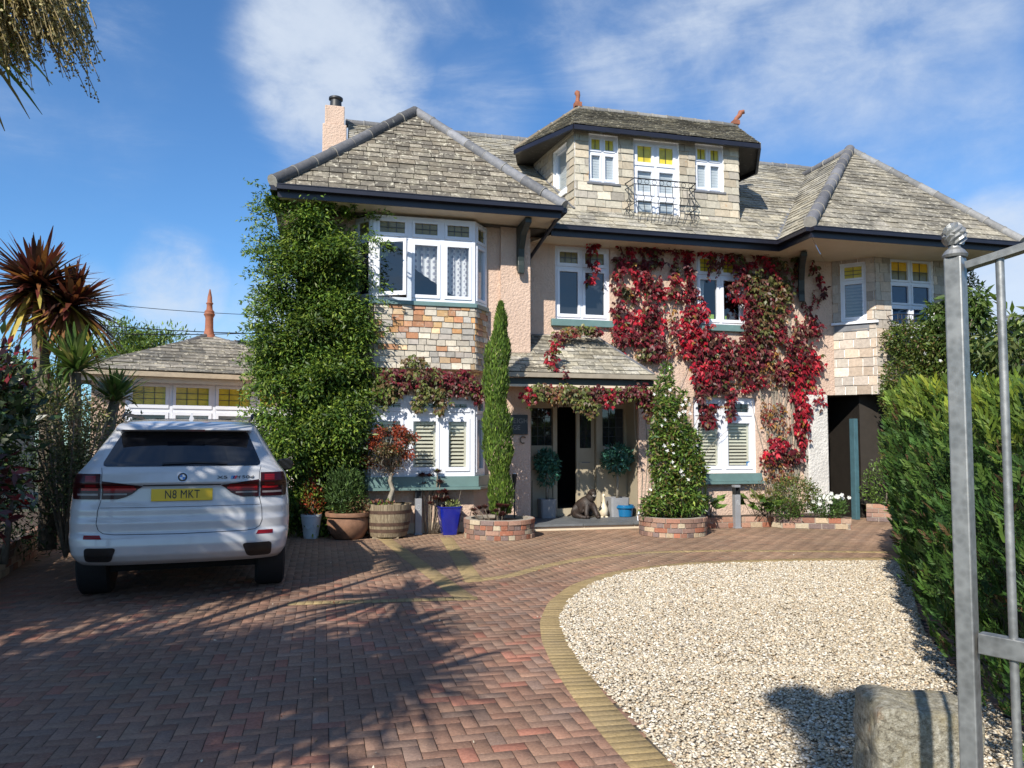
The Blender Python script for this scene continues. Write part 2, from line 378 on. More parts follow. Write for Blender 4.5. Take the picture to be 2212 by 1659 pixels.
# ---------------------------------------------------------------- slates, tiles, windows
def clip_half(P, a, b, c):
    """keep a*x + b*y <= c"""
    out = []
    for i in range(len(P)):
        p, q = P[i], P[(i + 1) % len(P)]; dp = a * p[0] + b * p[1] - c; dq = a * q[0] + b * q[1] - c
        if dp <= 0: out.append(p)
        if (dp < 0 < dq) or (dq < 0 < dp):
            k = dp / (dp - dq); out.append((p[0] + (q[0] - p[0]) * k, p[1] + (q[1] - p[1]) * k))
    return out
def slates(mb, pts, row, wid, pal, thick=0.012, holes=(), jit=0.004, seed=0, big_row=0.0, under=True, mi=1):
    """slates lapped up a flat convex polygon; pts[0]->pts[1] is the eave, left to right seen from outside"""
    r = random.Random(seed); P = [Vector(p) for p in pts]
    ex = (P[1] - P[0]).normalized(); nn = None
    for k in range(2, len(P)):
        nn = (P[1] - P[0]).cross(P[k] - P[0])
        if nn.length > 1e-6: break
    nn.normalize(); ey = nn.cross(ex)
    q = [((p - P[0]).dot(ex), (p - P[0]).dot(ey)) for p in P]
    ccw = sum(q[i][0] * q[(i + 1) % len(q)][1] - q[(i + 1) % len(q)][0] * q[i][1] for i in range(len(q))) > 0
    ed = []
    for i in range(len(q)):
        a, b = q[i], q[(i + 1) % len(q)]; nx, ny = (b[1] - a[1]), -(b[0] - a[0])
        if not ccw: nx, ny = -nx, -ny
        ed.append((nx, ny, nx * a[0] + ny * a[1]))
    to3 = lambda x, y, h: P[0] + ex * x + ey * y + nn * h
    if under and not holes: mb.poly([to3(x, y, -0.006) for x, y in q], (0.04, 0.036, 0.03))
    x0, x1 = min(a for a, _ in q), max(a for a, _ in q); y1 = max(b for _, b in q); y = min(b for _, b in q); k = 0
    while y < y1:
        rh = row * (1 + big_row * (1 - 2 * (y / max(y1, 1e-6)))); x = x0 - wid * (0.5 * (k % 2) + r.uniform(0, 0.25))
        while x < x1:
            w = wid * r.uniform(0.72, 1.28); c0 = r.choice(pal); f = math.exp(r.gauss(0, 0.13)); col = tuple(v * f for v in c0)
            dy = r.gauss(0, jit); g = 0.005; yt = y + rh * 1.12
            pieces = [[(x + g, y + dy), (x + w - g, y + dy + r.gauss(0, jit * 0.5)), (x + w - g, yt), (x + g, yt)]]
            for hx0, hy0, hx1, hy1 in holes:
                nxt = []
                for pc in pieces:
                    if max(a for a, _ in pc) <= hx0 or min(a for a, _ in pc) >= hx1 or max(b for _, b in pc) <= hy0 or min(b for _, b in pc) >= hy1: nxt.append(pc); continue
                    for aa in ([(1, 0, hx0)], [(-1, 0, -hx1)], [(-1, 0, -hx0), (1, 0, hx1), (0, 1, hy0)], [(-1, 0, -hx0), (1, 0, hx1), (0, -1, -hy1)]):
                        z = pc
                        for e in aa:
                            z = clip_half(z, *e)
                            if len(z) < 3: break
                        if len(z) >= 3: nxt.append(z)
                pieces = nxt
            ht = r.uniform(0.7, 1.5) * thick
            for pc in pieces:
                for e in ed:
                    pc = clip_half(pc, *e)
                    if len(pc) < 3: break
                if len(pc) < 3: continue
                n = len(pc); H = [ht + (thick * 1.3) * max(0.0, 1 - (b - y) / (rh * 1.12)) for _, b in pc]
                top = [to3(a, b, h) for (a, b), h in zip(pc, H)]; bot = [to3(a, b, h - thick) for (a, b), h in zip(pc, H)]
                mb.add(top + bot, [tuple(range(n))] + [(i + n, (i + 1) % n + n, (i + 1) % n, i) for i in range(n)], col, mi)
            x += w
        y += rh; k += 1
    return mb
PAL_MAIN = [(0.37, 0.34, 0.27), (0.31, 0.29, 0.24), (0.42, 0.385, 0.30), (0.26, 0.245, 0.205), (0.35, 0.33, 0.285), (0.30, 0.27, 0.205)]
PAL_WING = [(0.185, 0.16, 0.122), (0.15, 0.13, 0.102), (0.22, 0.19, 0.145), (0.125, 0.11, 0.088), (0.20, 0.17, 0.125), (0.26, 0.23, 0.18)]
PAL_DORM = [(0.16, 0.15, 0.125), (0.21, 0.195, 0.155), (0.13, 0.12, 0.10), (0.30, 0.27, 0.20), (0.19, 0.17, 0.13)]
PAL_APRON = [(0.44, 0.40, 0.33), (0.48, 0.43, 0.35), (0.40, 0.36, 0.30), (0.46, 0.33, 0.20), (0.38, 0.20, 0.11), (0.40, 0.36, 0.32), (0.50, 0.45, 0.37), (0.47, 0.42, 0.34), (0.33, 0.31, 0.28), (0.49, 0.44, 0.36), (0.46, 0.41, 0.34)]
PAL_CHEEK = [(0.40, 0.37, 0.30), (0.45, 0.41, 0.33), (0.36, 0.33, 0.28), (0.43, 0.37, 0.28)]
PAL_RBAY = [(0.44, 0.37, 0.305), (0.42, 0.36, 0.305), (0.46, 0.375, 0.295), (0.40, 0.355, 0.31), (0.45, 0.36, 0.28), (0.42, 0.375, 0.32)]
def ridge_tiles(mb, path, r=0.10, ln=0.42, col=(0.125, 0.125, 0.13), rj=0.006):
    """half-round tiles bedded end to end along a line"""
    path = [Vector(p) for p in path]
    for a, b in zip(path[:-1], path[1:]):
        n = max(1, round((b - a).length / ln))
        for i in range(n):
            p, q = a.lerp(b, i / n), a.lerp(b, (i + 1) / n); d = (q - p).normalized(); f = math.exp(random.gauss(0, 0.18))
            c = tuple(v * f for v in col); rr = r + random.uniform(-rj, rj)
            mb.tube([p - d * 0.005, p + d * 0.03, p + d * 0.031, q + d * 0.002], [rr + 0.008, rr + 0.008, rr, rr - 0.002], 12, c)
            mb.tube([p - d * 0.012, p + d * 0.002], [rr + 0.0065, rr + 0.0065], 12, (0.36, 0.34, 0.30))
def h3(s, t, z): return (s, -t, z)
def place(s, t, z, ang=0.0): return Matrix.Translation((s, -t, z)) @ Matrix.Rotation(ang, 4, 'Z')
def wall_faces(mb, fn, x0, x1, z0, z1, holes, reveal=0.12):
    """upright wall from x0 to x1 with openings (x0, x1, z0, z1); fn(x, z, depth)"""
    xs = sorted({x0, x1} | {v for h in holes for v in h[:2] if x0 < v < x1}); zs = sorted({z0, z1} | {v for h in holes for v in h[2:] if z0 < v < z1})
    for xa, xb in zip(xs[:-1], xs[1:]):
        for za, zb in zip(zs[:-1], zs[1:]):
            mx, mz = (xa + xb) / 2, (za + zb) / 2
            if any(h[0] < mx < h[1] and h[2] < mz < h[3] for h in holes): continue
            mb.poly([fn(xa, za, 0), fn(xb, za, 0), fn(xb, zb, 0), fn(xa, zb, 0)])
    for a, b, c, d in holes:
        for p, q in (((a, c), (b, c)), ((b, c), (b, d)), ((b, d), (a, d)), ((a, d), (a, c))):
            mb.poly([fn(p[0], p[1], 0), fn(q[0], q[1], 0), fn(q[0], q[1], reveal), fn(p[0], p[1], reveal)])
PANE = {'g': 'glass', 'd': 'glass_grey', 'y': 'yellow_glass', 'o': 'olive_glass', 'l': 'glass', 's': 'glass', 'sb': 'glass', 'b': 'glass', 'bl': 'blue_glass', 'c': 'glass', 'ya': 'amber_glass', 'yo': 'olive_glass'}
def window(parent, Mx, w, h, xs, zs, kinds, fr=0.055, bar=0.045, sash=0.035, dep=0.09, lead=(3, 2), skip=(), sill=None, name='window'):
    """timber window: outer frame, mullions and transoms, a sash and pane in every light, leading, blinds or louvres"""
    X = [0] + list(xs) + [w]; Z = [0] + list(zs) + [h]; f = MB()
    def edge(v, i, n): return (0, fr) if i == 0 else ((v - fr, v) if i == n else (v - bar / 2, v + bar / 2))
    for i, x in enumerate(X):
        a, b = edge(x, i, len(X) - 1); f.box(a, b, 0, dep, 0, h)
    for j, z in enumerate(Z):
        c, d = edge(z, j, len(Z) - 1)
        for i in range(len(X) - 1):
            a = edge(X[i], i, len(X) - 1)[1]; b = edge(X[i + 1], i + 1, len(X) - 1)[0]; f.box(a, b, 0.004, dep - 0.004, c, d)
    panes, leads_all, louv = [], [], []
    for j in range(len(Z) - 1):
        for i in range(len(X) - 1):
            k = kinds[j][i]
            if k is None: continue
            a = edge(X[i], i, len(X) - 1)[1]; b = edge(X[i + 1], i + 1, len(X) - 1)[0]; c = edge(Z[j], j, len(Z) - 1)[1]; d = edge(Z[j + 1], j + 1, len(Z) - 1)[0]
            if (j, i) in skip: continue
            s = sash
            f.box(a + 0.002, a + s, -0.014, 0.05, c + 0.002, d - 0.002); f.box(b - s, b - 0.002, -0.014, 0.05, c + 0.002, d - 0.002)
            f.box(a + s, b - s, -0.014, 0.05, c + 0.002, c + s * 1.25); f.box(a + s, b - s, -0.014, 0.05, d - s, d - 0.002)
            a += s; b -= s; c += s * 1.25; d -= s
            kk = [(k, c, d)]
            if k == 'ya': m = c + (d - c) * 0.52; kk = [('yo', c, m), ('ya', m, d)]
            for q, cc, dd in kk:
                pb = MB(); pb.poly([(a, 0.024, cc), (b, 0.024, cc), (b, 0.024, dd), (a, 0.024, dd)]); panes.append((pb, PANE[q]))
            if k in ('y', 'o', 'l', 'ya'):
                nx, nz = lead; leads = MB(); leads_all.append(leads)
                for u in range(1, nx): x = a + (b - a) * u / nx; leads.box(x - 0.005, x + 0.005, 0.012, 0.022, c, d)
                for u in range(1, nz + 1 if k == 'y' and nz > 1 else nz): z = c + (d - c) * u / (nz + (1 if k == 'y' and nz > 1 else 0)); leads.box(a, b, 0.0125, 0.0225, z - 0.005, z + 0.005)
            if k in ('s', 'sb'):
                lb = MB(); st = 0.035 if k == 's' else 0.01
                lb.box(a, a + st, 0.05, 0.075, c, d); lb.box(b - st, b, 0.05, 0.075, c, d); n = int((d - c) / 0.062)
                for u in range(n):
                    z = c + (u + 0.5) * (d - c) / n; Mz = Matrix.Translation((0, 0.064, z)) @ Matrix.Rotation(R(50), 4, 'X')
                    lb.box(a + st, b - st, -0.026, 0.026, -0.004, 0.004, M=Mz)
                louv.append((lb, 'louvre' if k == 's' else 'louvre_brown', 'shutter'))
            if k == 'b':
                lb = MB(); lb.box(a, b, 0.055, 0.060, c + (d - c) * 0.0, d); n = int((d - c) / 0.05)
                for u in range(n): z = c + (u + 0.5) * (d - c) / n; lb.box(a, b, 0.050, 0.0545, z - 0.02, z + 0.02, M=None)
                louv.append((lb, 'blind', 'blind'))
    o = f.build(name, M['white_paint'], parent, M=Mx)
    for pb, k in panes: pb.build('pane', M[k], o)
    for lb in leads_all: lb.build('leading', M['leading'], o)
    for lb, k, nm in louv: lb.build(nm, M[k], o)
    if sill:
        ov, th, pr, mt = sill; sb = MB(); sb.box(-ov, w + ov, -pr, 0.06, -th, -0.002); sb.build('sill', M[mt], o, bevel=0.008)
    return o

# ---------------------------------------------------------------- the house
house = thing('house', 'large pink rendered house with slate roofs, slate hung bays and pale blue windows', 'house', (HO[0], HO[1], 0), YAW)
def part(mb, name, mat, **k): return mb.build(name, M[mat] if isinstance(mat, str) else mat, house, **k)
T_M, T_W, T_P, T_B = 0.80, 1.22, 1.30, 1.60      # main wall, wing wall, wing pier, wing bay front
ZE = 5.24                                         # eaves
# openings
W1 = (-0.81, 0.27, 3.74, 5.12); W2 = (2.04, 3.10, 3.76, 5.16); W3 = (1.93, 3.285, 0.90, 2.36)
b = MB(); fm = lambda x, z, d: (x, -(T_M - d), z)
wall_faces(b, fm, -1.42, 0.78, 2.6, ZE, [W1[:2] + (W1[2], W1[3])])
wall_faces(b, fm, 0.78, 4.30, 0.0, ZE, [W2, W3])
wall_faces(b, fm, 4.30, 8.0, 2.43, ZE, [])
part(b, 'wall', 'pink')
b = MB(); fw = lambda x, z, d: (x, -(T_W - d), z)
wall_faces(b, fw, -5.35, -1.95, 0.0, ZE, [(-4.40, -2.22, 0.85, 2.30), (-4.40, -2.22, 3.80, 5.20)])
b.poly([h3(-5.35, T_W, 0), h3(-5.35, T_W, ZE), h3(-5.35, -6, ZE), h3(-5.35, -6, 0)])
part(b, 'wall', 'pink')
b = MB()                                          # pier at the corner of the wing, running back to the porch and main wall
b.box(-1.95, -1.42, -T_P, -T_W, 0, ZE); b.poly([h3(-1.421, T_W, 0), h3(-1.421, -0.0, 0), h3(-1.421, -0.0, 2.6), h3(-1.421, T_W, 2.6)])
b.poly([h3(-1.4205, T_W, 2.6), h3(-1.4205, T_M, 2.6), h3(-1.4205, T_M, ZE), h3(-1.4205, T_W, ZE)])
part(b, 'wall', 'pink')
b = MB(); b.box(-2.2, -1.47, -T_P - 0.02, -T_P - 0.003, 0, 0.20); b.box(-5.34, -4.46, -T_W - 0.02, -T_W - 0.003, 0, 0.17); b.extrude([(-4.45, T_W + .002), (-4.19, 1.475), (-2.43, 1.475), (-2.17, T_W + .002)], lambda a, c, d: h3(a, c, d), 0, .17); part(b, 'plinth', 'cream'); b = MB(); b.extrude([(-4.42, T_W + .002), (-4.17, 1.45), (-2.45, 1.45), (-2.20, T_W + .002)], lambda a, c, d: h3(a, c, d), .17, .715); part(b, 'wall', 'pink')
b = MB(); b.box(4.30, 4.76, -0.97, 0.0, 0.0, 2.43); part(b, 'pillar', 'roughcast', bevel=0.03)
b = MB(); b.box(0.79, 1.03, -0.84, -T_M - 0.002, 0.11, 2.58); part(b, 'pillar', 'pink', bevel=0.015)
# rooms behind the glass, closed off from the sky
b = MB(); b.poly([h3(-5.3, -2.2, 0), h3(4.3, -2.2, 0), h3(4.3, -2.2, 5.4), h3(-5.3, -2.2, 5.4)]); b.poly([h3(-5.3, T_W, 2.62), h3(-1.42, T_W, 2.62), h3(-1.42, -2.2, 2.62), h3(-5.3, -2.2, 2.62)])
b.poly([h3(-1.42, T_M - 0.01, 2.61), h3(8.0, T_M - 0.01, 2.61), h3(8.0, -2.2, 2.61), h3(-1.42, -2.2, 2.61)]); b.poly([h3(-5.3, 1.55, 5.23), h3(8.0, T_M, 5.23), h3(8.0, -2.2, 5.23), h3(-5.3, -2.2, 5.23)])
b.poly([h3(8.0, -2.2, 2.43), h3(4.3, -2.2, 2.43), h3(4.3, -2.2, 5.4), h3(8.0, -2.2, 5.4)])
for s in (-1.5, 0.9, 4.25, 5.0): b.poly([h3(s, T_M - 0.02, 2.62), h3(s, -2.2, 2.62), h3(s, -2.2, 5.2), h3(s, T_M - 0.02, 5.2)])
for s in (1.2, 4.25): b.poly([h3(s, T_M - 0.02, 0), h3(s, -2.2, 0), h3(s, -2.2, 2.6), h3(s, T_M - 0.02, 2.6)])
b.poly([h3(-1.44, -0.02, 0), h3(-1.44, -2.2, 0), h3(-1.44, -2.2, 2.6), h3(-1.44, -0.02, 2.6)]); b.poly([h3(-5.3, 1.2, 0.02), h3(4.3, -0.05, 0.02), h3(4.3, -2.2, 0.02), h3(-5.3, -2.2, 0.02)])
part(b, 'room', 'interior')
b = MB()                                          # side, back and party walls that only other views see
b.poly([h3(8.0, T_M, 2.43), h3(8.0, -6.6, 2.43), h3(8.0, -6.6, ZE), h3(8.0, T_M, ZE)]); b.poly([h3(8.0, -6.6, 0), h3(-5.35, -6.6, 0), h3(-5.35, -6.6, ZE), h3(8.0, -6.6, ZE)])
part(b, 'wall', 'pink')
# --- main roof
def roof_z(t): return 5.30 + (1.37 - t) * 0.755
TR = -3.02; ZR = roof_z(TR)
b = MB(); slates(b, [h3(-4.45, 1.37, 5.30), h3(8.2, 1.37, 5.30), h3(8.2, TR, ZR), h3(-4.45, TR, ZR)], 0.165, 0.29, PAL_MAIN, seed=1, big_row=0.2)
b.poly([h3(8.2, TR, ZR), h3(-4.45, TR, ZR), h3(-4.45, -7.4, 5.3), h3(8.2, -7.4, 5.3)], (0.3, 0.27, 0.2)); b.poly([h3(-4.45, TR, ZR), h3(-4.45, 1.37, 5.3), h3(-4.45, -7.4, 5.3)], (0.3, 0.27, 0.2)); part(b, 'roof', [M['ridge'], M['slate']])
b = MB(); ridge_tiles(b, [h3(-4.5, TR, ZR + 0.0), h3(8.2, TR, ZR + 0.0)], 0.085, 0.40, (0.16, 0.16, 0.165)); part(b, 'ridge_tiles', 'ridge', smooth=True, angle=40)
# --- left wing roof, a hipped end
WL, WR, WA = (-5.64, 2.0, 5.42), (-1.08, 2.0, 5.42), (-3.30, 0.0, 7.66)
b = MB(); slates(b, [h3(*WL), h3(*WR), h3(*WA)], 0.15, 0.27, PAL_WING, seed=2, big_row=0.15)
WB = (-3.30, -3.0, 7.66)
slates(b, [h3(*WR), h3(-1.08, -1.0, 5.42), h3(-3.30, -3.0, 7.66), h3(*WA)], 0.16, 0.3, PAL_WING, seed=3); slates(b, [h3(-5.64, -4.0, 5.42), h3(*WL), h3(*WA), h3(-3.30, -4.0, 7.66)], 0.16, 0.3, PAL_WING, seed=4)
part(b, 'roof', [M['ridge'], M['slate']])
b = MB()
def bellcast(a, c, sag): return [Vector(a).lerp(Vector(c), k / 8) - Vector((0, 0, sag * math.sin(math.pi * min(1, (k / 8) * 1.0)) * (1 - k / 8))) for k in range(9)]
ridge_tiles(b, bellcast(h3(-5.70, 2.04, 5.47), h3(-3.30, 0.0, 7.70), 0.05), 0.10, 0.40, (0.085, 0.085, 0.09)); ridge_tiles(b, bellcast(h3(-1.04, 2.04, 5.45), h3(-3.30, 0.0, 7.70), 0.03), 0.095, 0.40, (0.16, 0.165, 0.18))
ridge_tiles(b, [h3(-3.30, 0.02, 7.68), h3(-3.30, -3.0, 7.68)], 0.095); part(b, 'hip_tiles', 'ridge', smooth=True, angle=40)
# --- right wing roof
RL, RR, RA = (3.46, 2.35, 5.32), (8.05, 2.35, 5.32), (6.86, -0.87, 8.235)
tv = 1.37 - (RA[2] - 5.30) / 0.755; RB = (RA[0], tv, RA[2])
b = MB(); slates(b, [h3(*RL), h3(*RR), h3(*RA)], 0.185, 0.30, [tuple(0.55 * x + 0.45 * y for x, y in zip(p, q)) for p, q in zip(PAL_MAIN, PAL_WING)], seed=5, big_row=0.2)
VB = (3.46, 1.37, 5.32)
slates(b, [h3(*VB), h3(*RL), h3(*RA), h3(*RB)], 0.185, 0.28, PAL_MAIN, seed=6); slates(b, [h3(*RR), h3(8.05, -3.0, 5.32), h3(6.86, -3.0, 8.235), h3(*RA)], 0.2, 0.3, PAL_WING, seed=7)
part(b, 'roof', [M['ridge'], M['slate']])
b = MB(); ridge_tiles(b, [h3(RL[0] - .03, RL[1] + .03, RL[2] + .06), h3(RA[0], RA[1], RA[2] + .04)], 0.11, 0.42, (0.13, 0.13, 0.14)); ridge_tiles(b, [h3(8.08, 2.38, 5.36), h3(RA[0], RA[1], RA[2] + .03)], 0.085, 0.40, (0.19, 0.19, 0.19))
ridge_tiles(b, [h3(RA[0], RA[1], RA[2] + .03), h3(RB[0], RB[1] - .1, RB[2] + .03)], 0.09, 0.40, (0.14, 0.14, 0.15)); part(b, 'hip_tiles', 'ridge', smooth=True, angle=40)
b = MB(); va, vb = Vector(h3(VB[0] - .02, VB[1] - .02, VB[2] + .02)), Vector(h3(*RB)); b.beam(va, vb, 0.13, 0.02, (0, -0.3, 1)); b.beam(va + Vector((.06, 0, .012)), vb + Vector((.06, 0, .012)), 0.025, 0.03, (0, -0.3, 1)); part(b, 'lead_valley', 'lead')
# --- eaves: soffit, fascia, gutter
def eave(pts, depth_pts, zf=-0.155):
    """gutter and fascia along outer points, soffit to inner points (house s, t, z of the eave)"""
    g, f, s = MB(), MB(), MB()
    for (a, b_), (ai, bi) in zip(zip(pts[:-1], pts[1:]), zip(depth_pts[:-1], depth_pts[1:])):
        A, B = Vector(h3(*a)), Vector(h3(*b_)); d = (B - A).normalized(); o = Vector((d.y, -d.x, 0))
        g.beam(A + o * 0.065 - d * 0.02 + Vector((0, 0, -0.045)), B + o * 0.065 + d * 0.02 + Vector((0, 0, -0.045)), 0.105, 0.075); g.beam(A + o * 0.12 + Vector((0, 0, -0.008)), B + o * 0.12 + Vector((0, 0, -0.008)), 0.012, 0.014)
        f.beam(A - o * 0.0 + Vector((0, 0, -0.10)), B + Vector((0, 0, -0.10)), 0.024, 0.17)
        z = a[2] - 0.17; s.poly([h3(a[0], a[1], z), h3(b_[0], b_[1], z), h3(bi[0], bi[1], z), h3(ai[0], ai[1], z)])
    part(g, 'gutter', 'black_gutter'); part(f, 'fascia', 'black_gutter'); part(s, 'soffit', 'cream')
eave([(-5.62, -3.5, 5.42), (-5.62, 2.0, 5.42), (-1.09, 2.0, 5.42), (-1.09, 0.9, 5.42)], [(-5.3, -3.5), (-5.3, T_W - .02), (-1.5, T_W - .02), (-1.42, 0.9)])
eave([(-1.06, 1.37, 5.30), (3.47, 1.37, 5.30), (3.47, 2.35, 5.31), (8.04, 2.35, 5.31), (8.04, -3, 5.31)], [(-1.3, T_M - .02), (4.2, T_M - .02), (4.9, T_M - .02), (7.7, T_M - .02), (7.9, -3)])
b = MB(); p = [h3(-1.12, 1.93, 5.30), h3(-1.13, 1.80, 5.22), h3(-1.30, 1.0, 4.86), h3(-1.335, 0.89, 4.78), h3(-1.335, 0.88, 3.5)]; b.tube(p, 0.034, 10); part(b, 'downpipe', 'black_gutter', smooth=True, angle=40)
# eaves brackets
def bracket(s, t, ang, k=1.0, dz=0.0):
    b = MB(); Mz = place(s, t, 0, ang); z = ZE - dz
    prof = [(0, z), (0.62 * k, z), (0.62 * k, z - .09), (0.5 * k, z - .12), (0.30 * k, z - .22), (0.16 * k, z - .42), (0.13 * k, z - .62), (0.15 * k, z - .70), (0.15 * k, z - .84), (0.08 * k, z - .84), (0.06 * k, z - .76), (0, z - .76)]
    b.extrude(prof, lambda a, c, d: tuple(Mz @ Vector((d, -a, c))), -0.055, 0.055); part(b, 'bracket', 'dark_green', bevel=0.01)
bracket(-1.62, T_P, 0); bracket(4.32, T_M, R(-30), 1.35, .135); bracket(7.55, T_M + .2, R(20), 1.2, .135)
# --- chimney
b = MB(); b.box(-5.0, -4.5, 2.3, 2.8, 5.5, 8.28); part(b, 'chimney', 'pink', bevel=0.02)
chim = [o for o in house.children if o.name.startswith('chimney')][0]
b = MB(); b.box(-4.955, -4.545, 2.345, 2.755, 8.281, 8.70); b.build('chimney_cap', M['pink'], chim, bevel=0.02)
b = MB(); b.lathe([(0.135, 8.70), (0.125, 8.74), (0.118, 8.86), (0.15, 8.885), (0.15, 8.925), (0.11, 8.925), (0.10, 8.75)], (-4.73, 2.5, 0), 24, cap=False); b.build('chimney_pot', M['iron'], chim, smooth=True, angle=40)
# --- upstairs bay on the wing: canted, windows over a slate apron
BS0, BS1, BC = -4.15, -2.47, 0.28                 # front corners and cant run
cantL, cantR = math.atan2(0.36, BC) , -math.atan2(0.36, BC)
window(house, place(BS0, T_B, 3.80), BS1 - BS0, 1.40, [0.59, 1.13], [1.02], [['g', 'c', 'c'], ['o', 'o', 'o']], skip=((0, 0),), lead=(3, 2), bar=0.075, sash=0.045, sill=(0.03, 0.075, 0.05, 'sill_green'), name='bay_window')
bw = [o for o in house.children if o.name.startswith('bay_window')][0]
cl = math.hypot(BC, 0.36)
window(house, place(BS1 + .004, T_B, 3.80, math.atan2(0.36, BC)), cl, 1.40, [], [1.02], [['b'], ['o']], lead=(2, 2), sash=0.04, sill=(0.0, 0.075, 0.05, 'sill_green'), name='bay_window')
window(house, place(BS0 - BC, T_B - 0.36, 3.80, -math.atan2(0.36, BC)), cl - .004, 1.40, [], [1.02], [['d'], ['o']], lead=(2, 2), sash=0.04, sill=(0.0, 0.075, 0.05, 'sill_green'), name='bay_window')
sh = MB(); wS, hS = 0.50, 0.92                    # the casement that stands open
for x0, x1, z0, z1 in ((0, .05, 0, hS), (wS - .05, wS, 0, hS), (.05, wS - .05, 0, .065), (.05, wS - .05, hS - .05, hS)): sh.box(x0, x1, -.02, .025, z0, z1)
so = sh.build('open_casement', M['white_paint'], bw, M=Matrix.Translation((0.055, -0.025, 0.055)) @ Matrix.Rotation(R(-24), 4, 'Z'))
MB().poly([(.05, .0, .065), (wS - .05, .0, .065), (wS - .05, .0, hS - .05), (.05, .0, hS - .05)]).build('pane', M['glass'], so)
g = [[(0.62 + 1.02 * u, 0.16 + 0.02 * math.sin(u * 60), 0.98 - v * (0.98 - max(0.06, 0.62 - 0.66 * u if u < 0.80 else 0.06))) for u in np.linspace(0, 1, 60)] for v in np.linspace(0, 1, 12)]
MB().grid(g).build('curtain', M['curtain'], bw)
b = MB(); ap = lambda x, z, d: None
PAL_OR = PAL_APRON + [(0.46, 0.25, 0.11), (0.40, 0.19, 0.10), (0.48, 0.31, 0.15), (0.44, 0.24, 0.13), (0.36, 0.19, 0.12)]
for (za, zb, pal, sd) in ((2.69, 3.18, PAL_APRON, 8), (3.18, 3.725, PAL_OR, 12)):
    slates(b, [h3(BS0 + .02, T_B, za), h3(BS1 - .0, T_B, za), h3(BS1, T_B, zb), h3(BS0 + .02, T_B, zb)], 0.098, 0.17, pal, seed=sd)
    slates(b, [h3(BS1, T_B, za), h3(BS1 + BC, T_B - .36, za), h3(BS1 + BC, T_B - .36, zb), h3(BS1, T_B, zb)], 0.098, 0.16, pal, seed=sd + 1); slates(b, [h3(BS0 - BC, T_B - .36, za), h3(BS0 + .02, T_B, za), h3(BS0 + .02, T_B, zb), h3(BS0 - BC, T_B - .36, zb)], 0.098, 0.16, pal, seed=sd + 2)
b.poly([h3(BS0 - BC, T_W, 2.69), h3(BS0, T_B, 2.69), h3(BS1, T_B, 2.69), h3(BS1 + BC, T_W, 2.69)], (0.5, .42, .32)); b.poly([h3(BS0 - BC, T_W, 3.79), h3(BS0, T_B, 3.79), h3(BS1, T_B, 3.79), h3(BS1 + BC, T_W, 3.79)], (0.5, .42, .32))
part(b, 'slate_apron', [M['cream'], M['slate_hung']])
# --- ground floor bay window with louvred shutters
GB0, GB1 = -4.15, -2.47
window(house, place(GB0, T_B + 0.02, 0.93), GB1 - GB0, 1.32, [0.56, 1.14], [1.0], [['s', 's', 's'], ['l', 'l', 'l']], bar=0.10, sash=0.055, fr=0.08, name='bay_window')
window(house, place(GB1 + .004, T_B + 0.02, 0.93, math.atan2(0.38, 0.25)), math.hypot(.38, .25), 1.32, [], [1.0], [['b'], ['l']], sash=0.05, name='bay_window')
window(house, place(GB0 - .25, T_B - 0.36, 0.93, -math.atan2(0.38, 0.25)), math.hypot(.38, .25) - .004, 1.32, [], [1.0], [['b'], ['l']], sash=0.05, name='bay_window')
b = MB(); hexo = [(GB0 - .31, T_W + .002), (GB0 - .03, T_B + .07), (GB1 + .06, T_B + .07), (GB1 + .33, T_W + .002)]
b.extrude(hexo, lambda a, c, d: h3(a, c, d), 0.76, 0.93); b.extrude([(GB0 - .36, T_W + .002), (GB0 - .05, T_B + .13), (GB1 + .08, T_B + .13), (GB1 + .38, T_W + .002)], lambda a, c, d: h3(a, c, d), 0.715, 0.757)
part(b, 'bay_sill', 'sill_green'); b = MB(); b.extrude([(GB0 - .28, T_W), (GB0 - .02, T_B + .05), (GB1 + .04, T_B + .05), (GB1 + .30, T_W)], lambda a, c, d: h3(a, c, d), 2.25, 2.40); part(b, 'bay_head', 'pink')
# --- windows in the main wall
RV = 0.07
window(house, place(W1[0], T_M - RV, W1[2]), W1[1] - W1[0], W1[3] - W1[2], [0.53], [0.98], [['d', 'd'], ['o', 'o']], lead=(3, 2), sash=0.05, sill=(0.09, 0.13, 0.15, 'sill_green'))
w2 = window(house, place(W2[0], T_M - RV, W2[2]), W2[1] - W2[0], W2[3] - W2[2], [0.53], [0.96], [['g', 'g'], ['y', 'y']], lead=(3, 2), sash=0.05, sill=(0.09, 0.13, 0.15, 'sill_green'))
b = MB(); b.grid([[(0.10 + 0.17 * u - 0.05 * v * u, 0.14 + .012 * math.sin(u * 25), 0.9 - 0.82 * v) for u in np.linspace(0, 1, 20)] for v in np.linspace(0, 1, 5)]); b.build('curtain', M['blind'], w2)
for x0, x1, hh, cc in ((0.36, 0.45, 0.14, (0.30, 0.46, 0.06)), (0.60, 0.72, 0.12, (0.30, 0.46, 0.06)), (0.78, 0.95, 0.2, (0.04, 0.04, 0.05))):
    MB().box(x0, x1, 0.10, 0.17, 0.09, 0.09 + hh).build('green_box' if cc[1] > .1 else 'dark_box', plain('box_card', cc, 0.6), w2)
w3 = window(house, place(W3[0], T_M - RV, W3[2]), W3[1] - W3[0], W3[3] - W3[2], [0.66], [1.06], [['s', 's'], ['l', 'l']], lead=(3, 2), bar=0.09, sash=0.055, fr=0.07)
b = MB(); b.box(W3[0] - .04, W3[1] + .03, -T_M - .10, -T_M + .05, 0.75, 0.898); b.box(W3[0] - .08, W3[1] + .07, -T_M - .15, -T_M - .002, 0.70, 0.747); part(b, 'window_sill', 'sill_green')
